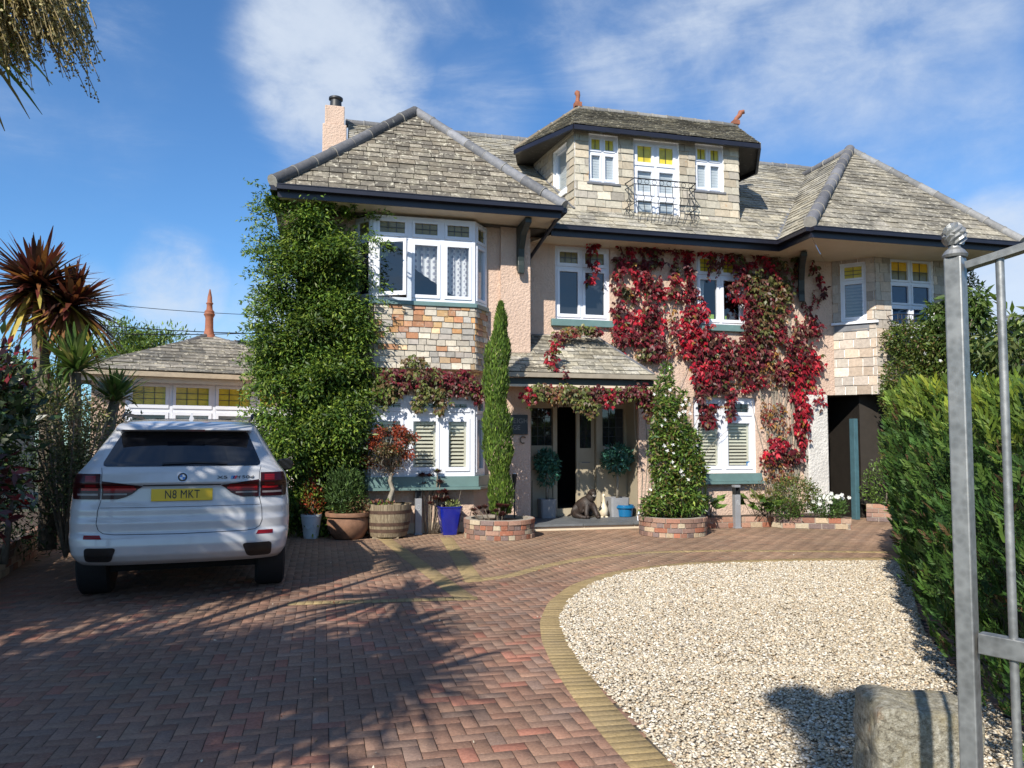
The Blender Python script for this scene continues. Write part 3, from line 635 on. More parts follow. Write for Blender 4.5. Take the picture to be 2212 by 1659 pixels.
st = MB(); st.box(1.16, 1.27, 0.012, 0.016, 0.10, 0.22); so = st.build('sticker', plain('sticker_blue', (0.02, 0.13, 0.30), 0.4), w3)
MB().lathe([(0.034, 0), (0.034, 0.004)], (0, 0, 0), 20).build('sticker_mark', plain('sticker_white', (0.7, 0.75, 0.8), 0.5), so, M=Matrix.Translation((1.215, 0.010, 0.165)) @ Matrix.Rotation(R(90), 4, 'X'))
# --- dormer
DT = 0.65; DS0, DS1 = -0.37, 3.05; DB = (-0.62, -1.25); ZD = 7.40
DL, DF0, DF1, DRr = (-1.22, -0.62), (-0.46, 0.86), (3.42, 0.86), (4.13, -0.40)     # eave corners in plan
RG0, RG1, ZG = (0.02, -0.30), (3.58, -0.30), 8.25
dorm_o = bpy.data.objects.new('dormer', None); COL.objects.link(dorm_o); dorm_o.parent = house
def dpart(mb, name, mat, **k): return mb.build(name, M[mat] if isinstance(mat, str) else mat, dorm_o, **k)
b = MB(); hz = 5.78
WINL, WINR, DOOR = (-0.10, 0.50, 6.41, 7.34), (2.11, 2.73, 6.43, 7.36), (0.81, 1.77, 5.53, 7.33)
front = [h3(DS0, DT, hz), h3(DS1, DT, hz), h3(DS1, DT, ZD), h3(DS0, DT, ZD)]
rel = lambda w: (w[0] - DS0, w[2] - hz, w[1] - DS0, w[3] - hz)
slates(b, front, 0.155, 0.27, PAL_CHEEK, thick=0.012, holes=[rel(WINL), rel(WINR), rel(DOOR)], seed=20)
fd = lambda x, z, d: (x, -(DT - d), z)
wall_faces(b, fd, DS0, DS1, hz, ZD, [WINL, WINR, (DOOR[0], DOOR[1], hz, DOOR[3])], 0.10)
# cheeks: left with its window, right plain
la, lb = (DB[0], DB[1]), (DS0, DT); ldir = math.atan2(-(lb[1] - la[1]), lb[0] - la[0]); ll = math.hypot(lb[0] - la[0], lb[1] - la[1])
LW = (0.95, 1.60, 6.35, 7.28)
slates(b, [h3(la[0], la[1], hz), h3(lb[0], lb[1], hz), h3(lb[0], lb[1], ZD), h3(la[0], la[1], ZD)], 0.155, 0.25, PAL_CHEEK, thick=0.012, holes=[(LW[0], LW[2] - hz, LW[1], LW[3] - hz)], seed=21)
ML = place(la[0], la[1], 0, ldir); wall_faces(b, lambda x, z, d: tuple(ML @ Vector((x, d, z))), 0, ll, hz, ZD, [LW], 0.10)
slates(b, [h3(DS1, DT, hz), h3(3.35, -1.3, hz), h3(3.35, -1.3, ZD), h3(DS1, DT, ZD)], 0.155, 0.25, PAL_CHEEK, thick=0.012, seed=22)
dpart(b, 'slate_cheeks', [M['slate_hung'], M['slate_hung']])
b = MB(); b.poly([h3(DS0, -1.6, 7.0), h3(DS1, -1.6, 7.0), h3(DS1, -1.6, ZD), h3(DS0, -1.6, ZD)]); b.poly([h3(-.6, -.9, 5.7), h3(3.3, -.9, 5.7), h3(3.3, -.9, ZD), h3(-.6, -.9, ZD)]); dpart(b, 'room', 'interior')
window(dorm_o, place(WINL[0], DT - .05, WINL[2]), .60, .93, [.30], [.59], [['b', 'b'], ['y', 'y']], lead=(2, 1), sash=.03, fr=.045, sill=(.04, .05, .09, 'lead'))
window(dorm_o, place(WINR[0], DT - .05, WINR[2]), .62, .93, [.31], [.58], [['b', 'b'], ['y', 'y']], lead=(2, 1), sash=.03, fr=.045, sill=(.04, .05, .09, 'lead'))
window(dorm_o, ML @ Matrix.Translation((LW[0], .05, LW[2])), LW[1] - LW[0], LW[3] - LW[2], [], [], [['b']], sash=.03, fr=.05, sill=(.03, .10, .10, 'white_paint'))
window(dorm_o, place(DOOR[0], DT - .05, DOOR[2]), .96, 1.80, [.48], [.70, 1.28], [['b', 'b'], ['b', 'b'], ['y', 'y']], lead=(2, 1), sash=.055, fr=.05, bar=.05, name='balcony_door')
b = MB(); b.box(DS0 - .02, DS1 + .02, -DT - .015, -DT + .02, hz - .03, hz + .015); b.beam(h3(la[0] - .02, la[1], roof_z(la[1]) + .03), h3(lb[0] - .02, lb[1] + .02, roof_z(lb[1]) + .03), .05, .02); dpart(b, 'lead_flashing', 'lead')
# dormer roof: front slope, splayed ends, ridge tiles and two clay finials
def d3(p, z): return h3(p[0], p[1], z)
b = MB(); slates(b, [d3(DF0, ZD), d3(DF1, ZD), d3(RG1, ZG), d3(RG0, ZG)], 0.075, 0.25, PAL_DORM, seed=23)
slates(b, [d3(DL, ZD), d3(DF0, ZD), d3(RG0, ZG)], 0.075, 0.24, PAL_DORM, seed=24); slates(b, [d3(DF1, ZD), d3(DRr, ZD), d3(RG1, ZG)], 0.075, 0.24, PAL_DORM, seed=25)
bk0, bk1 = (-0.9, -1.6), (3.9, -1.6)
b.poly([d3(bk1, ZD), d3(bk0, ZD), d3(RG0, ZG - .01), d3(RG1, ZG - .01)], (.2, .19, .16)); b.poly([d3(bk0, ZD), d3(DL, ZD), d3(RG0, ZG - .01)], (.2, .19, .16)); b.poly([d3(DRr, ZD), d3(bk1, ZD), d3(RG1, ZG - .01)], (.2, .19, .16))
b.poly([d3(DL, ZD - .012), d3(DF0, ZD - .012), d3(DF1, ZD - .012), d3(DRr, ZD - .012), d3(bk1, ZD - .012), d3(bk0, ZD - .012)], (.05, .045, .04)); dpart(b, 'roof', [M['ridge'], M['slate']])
b = MB()
for p, q in ((DL, DF0), (DF0, DF1), (DF1, DRr), (DRr, bk1)): b.beam(d3(p, ZD - .055), d3(q, ZD - .055), .05, .085)
dpart(b, 'fascia', 'black_gutter')
b = MB(); ridge_tiles(b, [d3(RG0, ZG), d3(RG1, ZG)], .065, .33, (.17, .165, .155)); ridge_tiles(b, [d3(RG0, ZG), d3(DL, ZD + .02)], .05, .33, (.17, .14, .10)); ridge_tiles(b, [d3(RG1, ZG), d3(DRr, ZD + .02)], .05, .33, (.15, .145, .14)); dpart(b, 'ridge_tiles', 'ridge', smooth=True, angle=40)
for (s_, t_), dx in ((RG0, -1), (RG1, 1)):
    b = MB(); b.box(s_ - .07, s_ + .07, -t_ - .07, -t_ + .07, ZG + .03, ZG + .12)
    b.tube([(s_, -t_, ZG + .10), (s_ + dx * .03, -t_, ZG + .18), (s_ + dx * .10, -t_, ZG + .25), (s_ + dx * .13, -t_, ZG + .32), (s_ + dx * .19, -t_, ZG + .34), (s_ + dx * .20, -t_, ZG + .30)] if dx > 0 else
           [(s_, -t_, ZG + .10), (s_, -t_, ZG + .20), (s_ + .01, -t_, ZG + .27), (s_ - .01, -t_, ZG + .33), (s_ - .04, -t_, ZG + .36)], [.055, .045, .05, .055, .05, .03] if dx > 0 else [.055, .04, .045, .06, .03], 10)
    dpart(b, 'finial', 'terracotta', smooth=True, angle=50)
# juliet balcony of bent iron bars
b = MB(); bs0, bs1, bt = .70, 1.90, 1.02
for z, r in ((6.42, .013), (6.31, .010), (5.94, .009), (5.47, .012)):
    p0 = bt + (0.10 if z == 5.94 else 0)
    x0, x1 = (bs0 - .03, bs1 + .03) if z != 5.47 else (bs0 + .12, bs1 - .10)
    b.tube([h3(x0 - .04, DT, z), h3(x0, p0, z), h3(x1, p0, z), h3(x1 + .04, DT, z)], r, 6)
def bal_bar(x, y, side=False):
    z = np.array([6.31, 6.12, 6.06, 6.0, 5.92, 5.80, 5.68, 5.58, 5.47]); o = np.array([0, 0, .015, .0, .03, .055, .045, .01, 0]); k = np.array([0, 0, .022, 0, 0, -.005, -.02, -.035, -.03])
    return z, o, k
for i in range(9):
    x = bs0 + (bs1 - bs0) * i / 8; z, o, k = bal_bar(x, 0); sh_ = (0.5 - i / 8) * .24
    b.tube([h3(x + kk + sh_ * (max(0, (6.0 - zz)) / .53) ** 2, bt + oo, zz) for zz, oo, kk in zip(z, o, k)], .0065, 5)
for sg, x in ((-1, bs0 - .03), (1, bs1 + .03)):
    for f in (.25, .6): b.tube([h3(x + sg * (oo + kk), DT + (bt - DT) * f, zz) for zz, oo, kk in zip(*bal_bar(0, 0))], .0065, 5)
    for rr, zc in ((.09, 5.75), (.05, 6.0), (.055, 5.6)): b.tube([h3(x + sg * (.06 + rr * math.cos(a)), bt - .12, zc + rr * math.sin(a)) for a in np.linspace(0, 5.2, 14)], .006, 5)
for i in range(8):
    x = bs0 + (bs1 - bs0) * (i + .5) / 8; b.tube([h3(x + .045 * math.cos(a), bt, 6.365 + .045 * math.sin(a)) for a in np.linspace(0, 2 * math.pi, 13)], .005, 5)
dpart(b, 'balcony_railing', 'iron')

# --- right bay, slate hung and canted, carried over the side passage
RS0, RS1, RS2, RS3, RT = 5.05, 5.60, 7.30, 7.85, 1.35
b = MB(); FW = (5.95, 6.98, 3.36, 5.16)
slates(b, [h3(RS1, RT, 2.43), h3(RS2, RT, 2.43), h3(RS2, RT, ZE), h3(RS1, RT, ZE)], 0.185, 0.25, PAL_RBAY, holes=[(FW[0] - RS1, FW[2] - 2.43, FW[1] - RS1, FW[3] - 2.43)], seed=30)
wall_faces(b, lambda x, z, d: (x, -(RT - d), z), RS1, RS2, 2.43, ZE, [FW], .10)
cl2 = math.hypot(.55, .55); MC = place(RS0, T_M, 0, -math.atan2(.55, .55)); CW = (.15, .62, 3.90, 5.07)
slates(b, [h3(RS0, T_M, 2.43), h3(RS1, RT, 2.43), h3(RS1, RT, ZE), h3(RS0, T_M, ZE)], 0.185, 0.25, PAL_RBAY, holes=[(CW[0], CW[2] - 2.43, CW[1], CW[3] - 2.43)], seed=31)
wall_faces(b, lambda x, z, d: tuple(MC @ Vector((x, d, z))), 0, cl2, 2.43, ZE, [CW], .10)
slates(b, [h3(RS2, RT, 2.43), h3(RS3, T_M, 2.43), h3(RS3, T_M, ZE), h3(RS2, RT, ZE)], 0.185, 0.25, PAL_RBAY, seed=32)
part(b, 'slate_bay', [M['slate_hung'], M['slate_hung']])
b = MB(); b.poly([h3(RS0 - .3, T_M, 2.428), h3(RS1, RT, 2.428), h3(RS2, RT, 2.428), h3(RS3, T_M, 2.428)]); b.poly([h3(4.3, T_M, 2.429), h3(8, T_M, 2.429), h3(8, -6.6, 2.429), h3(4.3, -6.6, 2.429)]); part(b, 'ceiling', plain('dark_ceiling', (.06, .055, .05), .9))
wc = window(house, MC @ Matrix.Translation((CW[0], .02, CW[2])), CW[1] - CW[0], CW[3] - CW[2], [], [.80], [['sb'], ['y']], lead=(2, 2), sash=.035, fr=.04, name='window')
b = MB(); b.box(-.03, cl2 + .05, -.07, -.014, 3.835, 3.88); b.build('sill', M['white_paint'], house, M=MC); b = MB(); b.box(.02, .66, -.03, -.024, 3.70, 3.83); b.build('lead_flashing', M['lead'], house, M=MC)
window(house, place(FW[0], RT - .05, FW[2]), FW[1] - FW[0], FW[3] - FW[2], [.515], [.42, .84, 1.30], [['bl', 'bl'], ['bl', 'bl'], ['bl', 'bl'], ['ya', 'ya']], lead=(2, 2), sash=.032, bar=.05, fr=.04, name='balcony_door')
b = MB()
for z in (3.97, 3.86, 3.42): b.tube([h3(5.85, RT, z), h3(5.85, RT + .30, z), h3(7.12, RT + .30, z), h3(7.12, RT, z)], .010, 6)
for i in range(15): x = 5.85 + 1.27 * i / 14; b.tube([h3(x, RT + .30, 3.42), h3(x, RT + .30, 3.97)], .006, 5)
for i in range(9): x = 5.92 + 1.13 * i / 8; b.tube([h3(x + .045 * math.cos(a), RT + .30, 3.915 + .045 * math.sin(a)) for a in np.linspace(0, 6.28, 11)], .005, 5)
part(b, 'balcony_railing', 'iron')
# --- side passage under the wing
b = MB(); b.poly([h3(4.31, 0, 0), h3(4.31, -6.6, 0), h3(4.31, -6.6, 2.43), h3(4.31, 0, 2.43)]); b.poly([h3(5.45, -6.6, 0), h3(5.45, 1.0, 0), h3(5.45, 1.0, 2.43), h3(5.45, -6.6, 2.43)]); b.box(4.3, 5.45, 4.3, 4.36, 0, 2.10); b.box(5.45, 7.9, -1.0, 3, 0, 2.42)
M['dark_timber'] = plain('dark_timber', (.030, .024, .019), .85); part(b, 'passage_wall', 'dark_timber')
b = MB(); b.box(5.08, 5.17, -1.30, -1.16, 0, 1.95); part(b, 'side_gate', 'teal', bevel=.008)
# --- porch: tiled lean-to, recess, front door
PE, PZ, PK = 1.75, 2.65, 0.82; TD = 0.30; MD = Matrix.Translation((0, -TD, 0))
b = MB(); pz = lambda t: PZ + (PE - t) * PK
slates(b, [h3(-2.02, PE, PZ), h3(-1.42, PE, PZ), h3(-1.42, T_P, pz(T_P)), h3(-2.02, T_P, pz(T_P))], .115, .28, PAL_MAIN, seed=40)
slates(b, [h3(-1.42, PE, PZ), h3(0.70, PE, PZ), h3(-0.03, T_M, pz(T_M)), h3(-1.42, T_M, pz(T_M))], .115, .28, PAL_MAIN, seed=41); slates(b, [h3(0.70, PE, PZ), h3(0.70, T_M, PZ), h3(-0.03, T_M, pz(T_M))], .115, .28, PAL_MAIN, seed=42)
part(b, 'porch_roof', [M['ridge'], M['slate']])
b = MB(); b.beam(h3(.70, PE, PZ + .02), h3(-.03, T_M, pz(T_M) + .02), .06, .02, (0, -.4, 1)); b.tube([h3(-1.42, T_M + .01, pz(T_M)), h3(0, T_M + .01, pz(T_M))], .02, 6); part(b, 'lead_flashing', 'lead')
b = MB(); b.beam(h3(-2.02, PE + .055, PZ - .04), h3(.76, PE + .055, PZ - .04), .10, .075); b.beam(h3(.76, PE + .055, PZ - .04), h3(.76, T_M, PZ - .04), .10, .075); part(b, 'gutter', plain('gutter_cream', (.30, .26, .20), .5))
b = MB(); b.box(-2.02, .70, -PE + .02, -PE + .05, PZ - .19, PZ - .09); part(b, 'fascia', 'dark_green')
b = MB(); b.box(-2.02, .72, -PE - .02, -PE + .06, PZ - .235, PZ - .195); b.poly([h3(-2.02, PE, PZ - .20), h3(.72, PE, PZ - .20), h3(.72, 0, PZ - .20), h3(-2.02, 0, PZ - .20)]); part(b, 'soffit', 'cream')
b = MB(); DO = (-.64, .14, .25, 2.16)
wall_faces(b, lambda x, z, d: (x, d, z), -1.42, .78, .11, 2.60, [DO, (-1.13, -.72, 1.43, 2.13), (.28, .72, 1.42, 2.14)], .08)
b.poly([h3(.775, 0, .11), h3(.775, T_M - TD, .11), h3(.775, T_M - TD, 2.6), h3(.775, 0, 2.6)]); b.box(-1.42, .78, -.03, -.003, .11, .25)
for x0, x1 in ((-1.36, -.74), (.22, .74)): b.box(x0, x1, -.022, -.002, .36, 1.28)
for x0, x1, z0, z1 in ((-.72, -.64, .25, 2.2), (.14, .22, .25, 2.2), (-.64, .14, 2.16, 2.24)): b.box(x0, x1, -.045, -.0025, z0, z1)
part(b, 'door_surround', 'beige_timber', M=MD)
for x0, x1, z0, z1 in ((-1.13, -.72, 1.43, 2.13), (.28, .72, 1.42, 2.14)):
    o = MB().poly([(x0, .05, z0), (x1, .05, z0), (x1, .05, z1), (x0, .05, z1)]).build('sidelight', M['glass_grey'], house, M=MD)
    l = MB()
    for i in range(1, 3): x = x0 + (x1 - x0) * i / 3; l.box(x - .004, x + .004, .04, .048, z0, z1)
    for i in range(1, 4): z = z0 + (z1 - z0) * i / 4; l.box(x0, x1, .0405, .0485, z - .004, z + .004)
    l.build('leading', M['leading'], o)
b = MB(); b.box(0, .37, 0, .05, 0, 1.9); b.box(.06, .31, -.012, -.001, .10, .72); b.box(.05, .32, -.015, -.001, .78, .86)   # right leaf, nearly shut
dl = b.build('front_door', M['beige_timber'], house, M=place(-.235, TD - .03, .26, R(4)))
MB().box(.07, .30, -.004, -.001, 1.12, 1.80).build('pane', M['glass_grey'], dl); MB().box(.10, .27, -.02, -.0155, .84, .855).build('letter_plate', M['lead'], dl)
b = MB(); b.box(0, .40, 0, .05, 0, 1.88); b.build('front_door', M['beige_timber'], house, M=place(-.63, TD - .06, .26, R(80)))   # left leaf, swung open into the hall
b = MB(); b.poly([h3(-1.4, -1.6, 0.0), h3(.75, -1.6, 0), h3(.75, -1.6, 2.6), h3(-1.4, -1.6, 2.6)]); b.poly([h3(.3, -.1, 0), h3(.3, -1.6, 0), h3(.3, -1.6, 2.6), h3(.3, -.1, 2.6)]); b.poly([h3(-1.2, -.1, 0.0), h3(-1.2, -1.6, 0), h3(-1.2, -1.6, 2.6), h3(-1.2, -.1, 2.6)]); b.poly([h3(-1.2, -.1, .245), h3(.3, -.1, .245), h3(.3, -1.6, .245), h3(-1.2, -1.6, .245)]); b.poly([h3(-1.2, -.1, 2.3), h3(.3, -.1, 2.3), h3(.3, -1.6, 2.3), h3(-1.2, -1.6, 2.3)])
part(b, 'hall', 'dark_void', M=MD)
MB().box(.30, .66, -.035, -.005, 1.30, 1.40).build('plaque', plain('plaque_white', (.55, .53, .50), .5), house, M=MD)
b = MB(); b.box(-1.55, .82, -1.70, -.335, 0, .075); part(b, 'porch_step', 'cream', bevel=.01)
b = MB()
xs = [-1.56, -.62, .30, .83]
for i in range(3):
    for j, (t0, t1) in enumerate(((1.74, .95), (.94, .335))):
        o_ = .22 * j; x0, x1 = xs[i] + (o_ if i else 0), xs[i + 1] + (o_ if i < 2 else 0); f = random.uniform(.8, 1.2); b.box(x0 + .006, x1 - .006, -t0, -t1, .0755, .112, (.135 * f, .145 * f, .155 * f))
part(b, 'porch_slabs', 'slab', bevel=.004)
# name board on the pier, mostly in shade
b = MB(); b.box(-2.06, -1.475, -T_P - .03, -T_P - .004, 1.62, 1.96)
sgn = thing('house_sign', 'dark slate name board lettered Lodge on the pier behind the cypress', 'sign', (HO[0], HO[1], 0), YAW); b.build('board', plain('sign_board', (.018, .020, .022), .4), sgn, bevel=.006)
def text(body, name, parent, M4, size, mat, ext=.001, align='CENTER', sx=1.0, sp=1.0, shear=0.0, off=0.0):
    c = bpy.data.curves.new(name, 'FONT'); c.body = body; c.size = size; c.extrude = ext; c.align_x = align; c.align_y = 'CENTER'; c.space_character = sp; c.shear = shear; c.offset = off
    q = bpy.data.objects.new(name, c); COL.objects.link(q); bpy.context.view_layer.update(); me = bpy.data.meshes.new_from_object(q.evaluated_get(bpy.context.evaluated_depsgraph_get())); bpy.data.objects.remove(q)
    o = bpy.data.objects.new(name, me); COL.objects.link(o); me.materials.clear(); me.materials.append(mat); o.parent = parent; o.matrix_local = M4 @ Matrix.Diagonal((sx, 1, 1, 1)); return o
sgl = plain('sign_letters', (.20, .20, .19), .5)
RX = Matrix.Rotation(R(90), 4, 'X')
text('HADLEIGH', 'lettering', sgn, Matrix.Translation((-1.765, -T_P - .032, 1.85)) @ RX, .115, sgl, sp=1.05); text('LODGE', 'lettering', sgn, Matrix.Translation((-1.80, -T_P - .032, 1.735)) @ RX, .115, sgl)
b = MB(); b.tube([(-1.56 + .05 * math.cos(a), -T_P - .02, 1.53 + .06 * math.sin(a)) for a in np.linspace(.6, 5.2, 14)], .012, 6); hk = part(b, 'hook', 'bark')
# ---------------------------------------------------------------- the low annexe beyond the car
AYAW = R(29); AO = (-6.66, 13.43)
annexe = thing('garden_annexe', 'low annexe with yellow leaded window lights and a clay spike on its slate roof', 'annexe', (AO[0], AO[1], 0), AYAW)
def apart(mb, name, mat, **k): return mb.build(name, M[mat] if isinstance(mat, str) else mat, annexe, **k)
b = MB(); e0, e1, pk = -1.0, 3.9, (1.42, 1.9, 3.72)
slates(b, [(e0, 0, 2.76), (e1, 0, 2.76), pk], .17, .46, [(.21, .195, .165), (.17, .16, .14), (.25, .23, .195), (.14, .135, .12), (.29, .27, .23)], thick=.012, seed=50)
slates(b, [(e0, 4.6, 2.76), (e0, 0, 2.76), pk, (1.42, 3, 3.72)], .2, .46, PAL_WING, seed=51); slates(b, [(e1, 0, 2.76), (e1, 4.6, 2.76), (1.42, 3, 3.72), pk], .2, .46, PAL_WING, seed=52)
b.poly([(1.42, 2.6, 3.66), (4.5, 2.2, 3.60), (4.9, .9, 2.95), (2.2, .9, 3.0)], (.25, .24, .2)); apart(b, 'roof', [M['ridge'], M['slate']])
b = MB(); pt = lambda k: Vector((e0, 0, 2.80)).lerp(Vector(pk), k) - Vector((0, 0, .10 * math.sin(math.pi * k) ))
ridge_tiles(b, [pt(k) for k in np.linspace(0, .97, 7)], .075, .42, (.085, .085, .09)); apart(b, 'hip_tiles', 'ridge', smooth=True, angle=40); b = MB(); ridge_tiles(b, [(e1, 0, 2.8), pk], .035, .5, (.12, .12, .12)); apart(b, 'hip_tiles', 'ridge', smooth=True, angle=40); b = MB(); ridge_tiles(b, [(1.6, 2.6, 3.68), (4.6, 2.2, 3.62)], .07, .42, (.09, .09, .095)); apart(b, 'hip_tiles', 'ridge', smooth=True, angle=40)
b = MB(); b.lathe([(.24, -.12), (.15, 0.0), (.10, .10), (.082, .20), (.078, .42), (.095, .46), (.115, .50), (.09, .53), (.10, .56), (.062, .60), (.055, .70), (.075, .73), (.05, .76), (.045, .86), (.012, 1.03)], (pk[0], pk[1], pk[2] - .05), 16); apart(b, 'finial', 'terracotta', smooth=True, angle=60)
b = MB(); b.beam((e0, -.05, 2.705), (e1, -.05, 2.705), .11, .085); apart(b, 'gutter', plain('gutter_tan', (.40, .33, .24), .5))
b = MB(); b.box(e0 + .1, e1, .005, .03, 2.56, 2.75); b.poly([(e0, 0, 2.655), (e1, 0, 2.655), (e1, .4, 2.655), (e0, .4, 2.655)]); apart(b, 'soffit', 'cream')
b = MB(); wall_faces(b, lambda x, z, d: (x, .30 + d, z), e0 + .3, e1, 0, 2.66, [(-.16, 2.83, .55, 2.62)]); b.poly([(e0 + .3, .3, 0), (e0 + .3, 4.5, 0), (e0 + .3, 4.5, 2.66), (e0 + .3, .3, 2.66)]); b.poly([(e1, 4.5, 0), (e1, .3, 0), (e1, .3, 2.66), (e1, 4.5, 2.66)]); apart(b, 'wall', 'pink')
window(annexe, Matrix.Translation((-.16, .30, .55)), 2.99, 2.07, [.745, 1.49, 2.24], [1.525], [['d', 'b', 'b', 'b'], ['y', 'y', 'y', 'y']], lead=(3, 2), sash=.055, fr=.06, bar=.065)
b = MB(); b.poly([(e0 + .3, 2.2, 0), (e1, 2.2, 0), (e1, 2.2, 2.6), (e0 + .3, 2.2, 2.6)]); b.poly([(e0, .4, 2.64), (e1, .4, 2.64), (e1, 2.2, 2.64), (e0, 2.2, 2.64)]); apart(b, 'room', 'interior')

# ---------------------------------------------------------------- ground
t = NT('ground_soil'); c = t.ramp(t.noise(.6, 6, .6), [(.3, (.05, .06, .03)), (.7, (.09, .075, .05))]); t.set('Base Color', c); t.set('Roughness', .95); M['ground'] = t.m
b = MB(); b.poly([(-900, -900, -.05), (900, -900, -.05), (900, 900, -.05), (-900, 900, -.05)]); tag(b.build('ground', M['ground']), kind='structure')
GRAVEL = [(4.95, 9.55), (3.42, 9.47), (2.53, 9.33), (1.77, 9.06), (1.21, 8.58), (.78, 7.9), (.51, 7.1), (.39, 6.43), (.40, 5.62), (.48, 4.89), (.61, 4.22), (.74, 3.49), (1.0, 2.3), (2.2, 2.3), (2.75, 4.7), (3.2, 6.0), (4.0, 7.7), (4.9, 9.3)]
BAND_O = [(5.2, 9.86), (3.9, 9.78), (2.88, 9.62), (2.2, 9.45), (1.53, 9.08), (1.0, 8.6), (.58, 7.88), (.33, 7.08), (.225, 6.34), (.215, 5.68), (.27, 4.99), (.36, 4.35), (.45, 3.85), (.55, 3.4), (.85, 2.3)]
BAND_I = [(5.2, 9.57), (3.9, 9.5), (2.9, 9.40), (2.3, 9.26), (1.77, 9.06), (1.21, 8.58), (.78, 7.9), (.51, 7.1), (.40, 6.40), (.40, 5.66), (.46, 4.98), (.56, 4.40), (.66, 3.88), (.75, 3.42), (1.05, 2.3)]
BASE = [(-9, 2.0), (9, 2.0), (9, 17.5), (-9, 17.5)]
b = MB(); b.poly([(x, y, -.012) for x, y in BASE]); tag(b.build('driveway_base', M['paver_joint']), kind='structure')
def smooth_line(P, n):
    P = np.array(P, float); d = np.r_[0, np.cumsum(np.linalg.norm(np.diff(P, axis=0), axis=1))]; s = np.linspace(0, d[-1], n)
    Q = np.stack([np.interp(s, d, P[:, k]) for k in (0, 1)], 1)
    for _ in range(14): Q[1:-1] = (Q[:-2] + 2 * Q[1:-1] + Q[2:]) / 4
    return Q
ARC = smooth_line([(-.47, 8.15), (-.05, 8.42), (.42, 9.2), (1.05, 9.9), (1.87, 10.32), (2.84, 10.47), (3.93, 10.42), (5.4, 10.28), (7, 10.0)], 150)
STRIPS = [((-2.1, 12.2), (-.42, 7.2), .20), ((-1.02, 11.9), (-.40, 8.15), .20), ((-2.0, 7.0), (-.36, 7.24), .14)]
def blocks(cx, cy, ux, uy, L, Wd, col, z, h=.05, ch=.003, gap=.0016):
    """paving blocks as arrays: centres, long direction, size, colours, tops"""
    n = len(cx); d = np.stack([ux, uy], 1); e = np.stack([-uy, ux], 1); c = np.stack([cx, cy], 1)
    l = (np.asarray(L) / 2 - gap)[:, None] if hasattr(L, '__len__') else L / 2 - gap; w = (np.asarray(Wd) / 2 - gap)[:, None] if hasattr(Wd, '__len__') else Wd / 2 - gap
    V = []
    for dz, k in ((0, ch), (-ch, 0)):
        for a, q in ((-1, -1), (1, -1), (1, 1), (-1, 1)):
            p = c + d * (a * (l - k)) + e * (q * (w - k)); V.append(np.concatenate([p, (z + dz + rng.normal(0, .0008, n))[:, None]], 1))
    V = np.stack(V, 1).reshape(-1, 3); base = (np.arange(n) * 8)[:, None]
    F = np.concatenate([base + np.array(f) for f in ((0, 1, 2, 3), (4, 5, 1, 0), (5, 6, 2, 1), (6, 7, 3, 2), (7, 4, 0, 3))], 0)
    return V, F, np.repeat(col, 8, 0)
# herringbone, laid square to the house
w_ = .084; cs = []
for i in range(-165, 165):
    for j in range(-165, 165):
        k = (i + j) % 4
        # unit cell of the 90 degree herringbone on a square grid: horizontal block covers (i,j),(i+1,j); vertical covers (i,j),(i,j+1)
        if (i - j) % 4 == 0: cs.append((i + 1.0, j + .5, 1))
        elif (i - j) % 4 == 3: cs.append((i + .5, j + 1.0, 0))
cs = np.array(cs); px = cs[:, 0] * w_; py = cs[:, 1] * w_ + 7.5
pm = np.array([.275, .152, .110]); ca, sa = math.cos(YAW), math.sin(YAW); X = px * ca - (py - 7.5) * sa; Y = px * sa + (py - 7.5) * ca + 7.5
ok = (Y > 2.4) & (Y < 15.2) & (X > -8.2) & (X < 8.2) & ~pip(X, Y, GRAVEL)
fs = np.stack([(X - HO[0]) * HU[0] + (Y - HO[1]) * HU[1], (X - HO[0]) * HN[0] + (Y - HO[1]) * HN[1]], 1); ok &= ~((fs[:, 0] > -5.3) & (fs[:, 0] < 4.3) & (fs[:, 1] < 1.15))
X, Y, hz_ = X[ok], Y[ok], cs[ok, 2]
ux = np.where(hz_ == 1, ca, -sa); uy = np.where(hz_ == 1, sa, ca)
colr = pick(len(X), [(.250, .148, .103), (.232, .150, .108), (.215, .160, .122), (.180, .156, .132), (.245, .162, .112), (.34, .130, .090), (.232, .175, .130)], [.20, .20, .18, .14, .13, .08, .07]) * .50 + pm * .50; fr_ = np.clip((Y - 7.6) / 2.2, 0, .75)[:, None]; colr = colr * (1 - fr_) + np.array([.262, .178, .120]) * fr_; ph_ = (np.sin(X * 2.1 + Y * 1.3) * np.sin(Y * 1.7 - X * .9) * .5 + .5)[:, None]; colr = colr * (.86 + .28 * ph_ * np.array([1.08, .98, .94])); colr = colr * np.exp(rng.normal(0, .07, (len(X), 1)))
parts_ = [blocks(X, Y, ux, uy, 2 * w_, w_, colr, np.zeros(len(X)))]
def strip_blocks(P, Q, wid, z=.004):
    """buff blocks laid across between two lines"""
    n = int(np.linalg.norm(np.diff((P + Q) / 2, axis=0), axis=1).sum() / .072); k = np.linspace(0, len(P) - 1, n)
    A = np.stack([np.interp(k, range(len(P)), P[:, i]) for i in (0, 1)], 1); B = np.stack([np.interp(k, range(len(Q)), Q[:, i]) for i in (0, 1)], 1)
    d = B - A; L = np.linalg.norm(d, axis=1); m = (A + B) / 2; st = np.linalg.norm(np.diff(m, axis=0), axis=1).mean()
    c = pick(n, [(.31, .23, .115), (.29, .215, .11), (.33, .245, .125)]) * np.exp(rng.normal(0, .05, (n, 1)))
    return blocks(m[:, 0], m[:, 1], d[:, 0] / L, d[:, 1] / L, L, np.full(n, st), c, np.full(n, z))
BO = smooth_line(BAND_O, 240); tn = unit(np.gradient(BO, axis=0)); BI = BO + np.stack([-tn[:, 1], tn[:, 0]], 1) * .20; parts_.append(strip_blocks(BO, BI, .2))
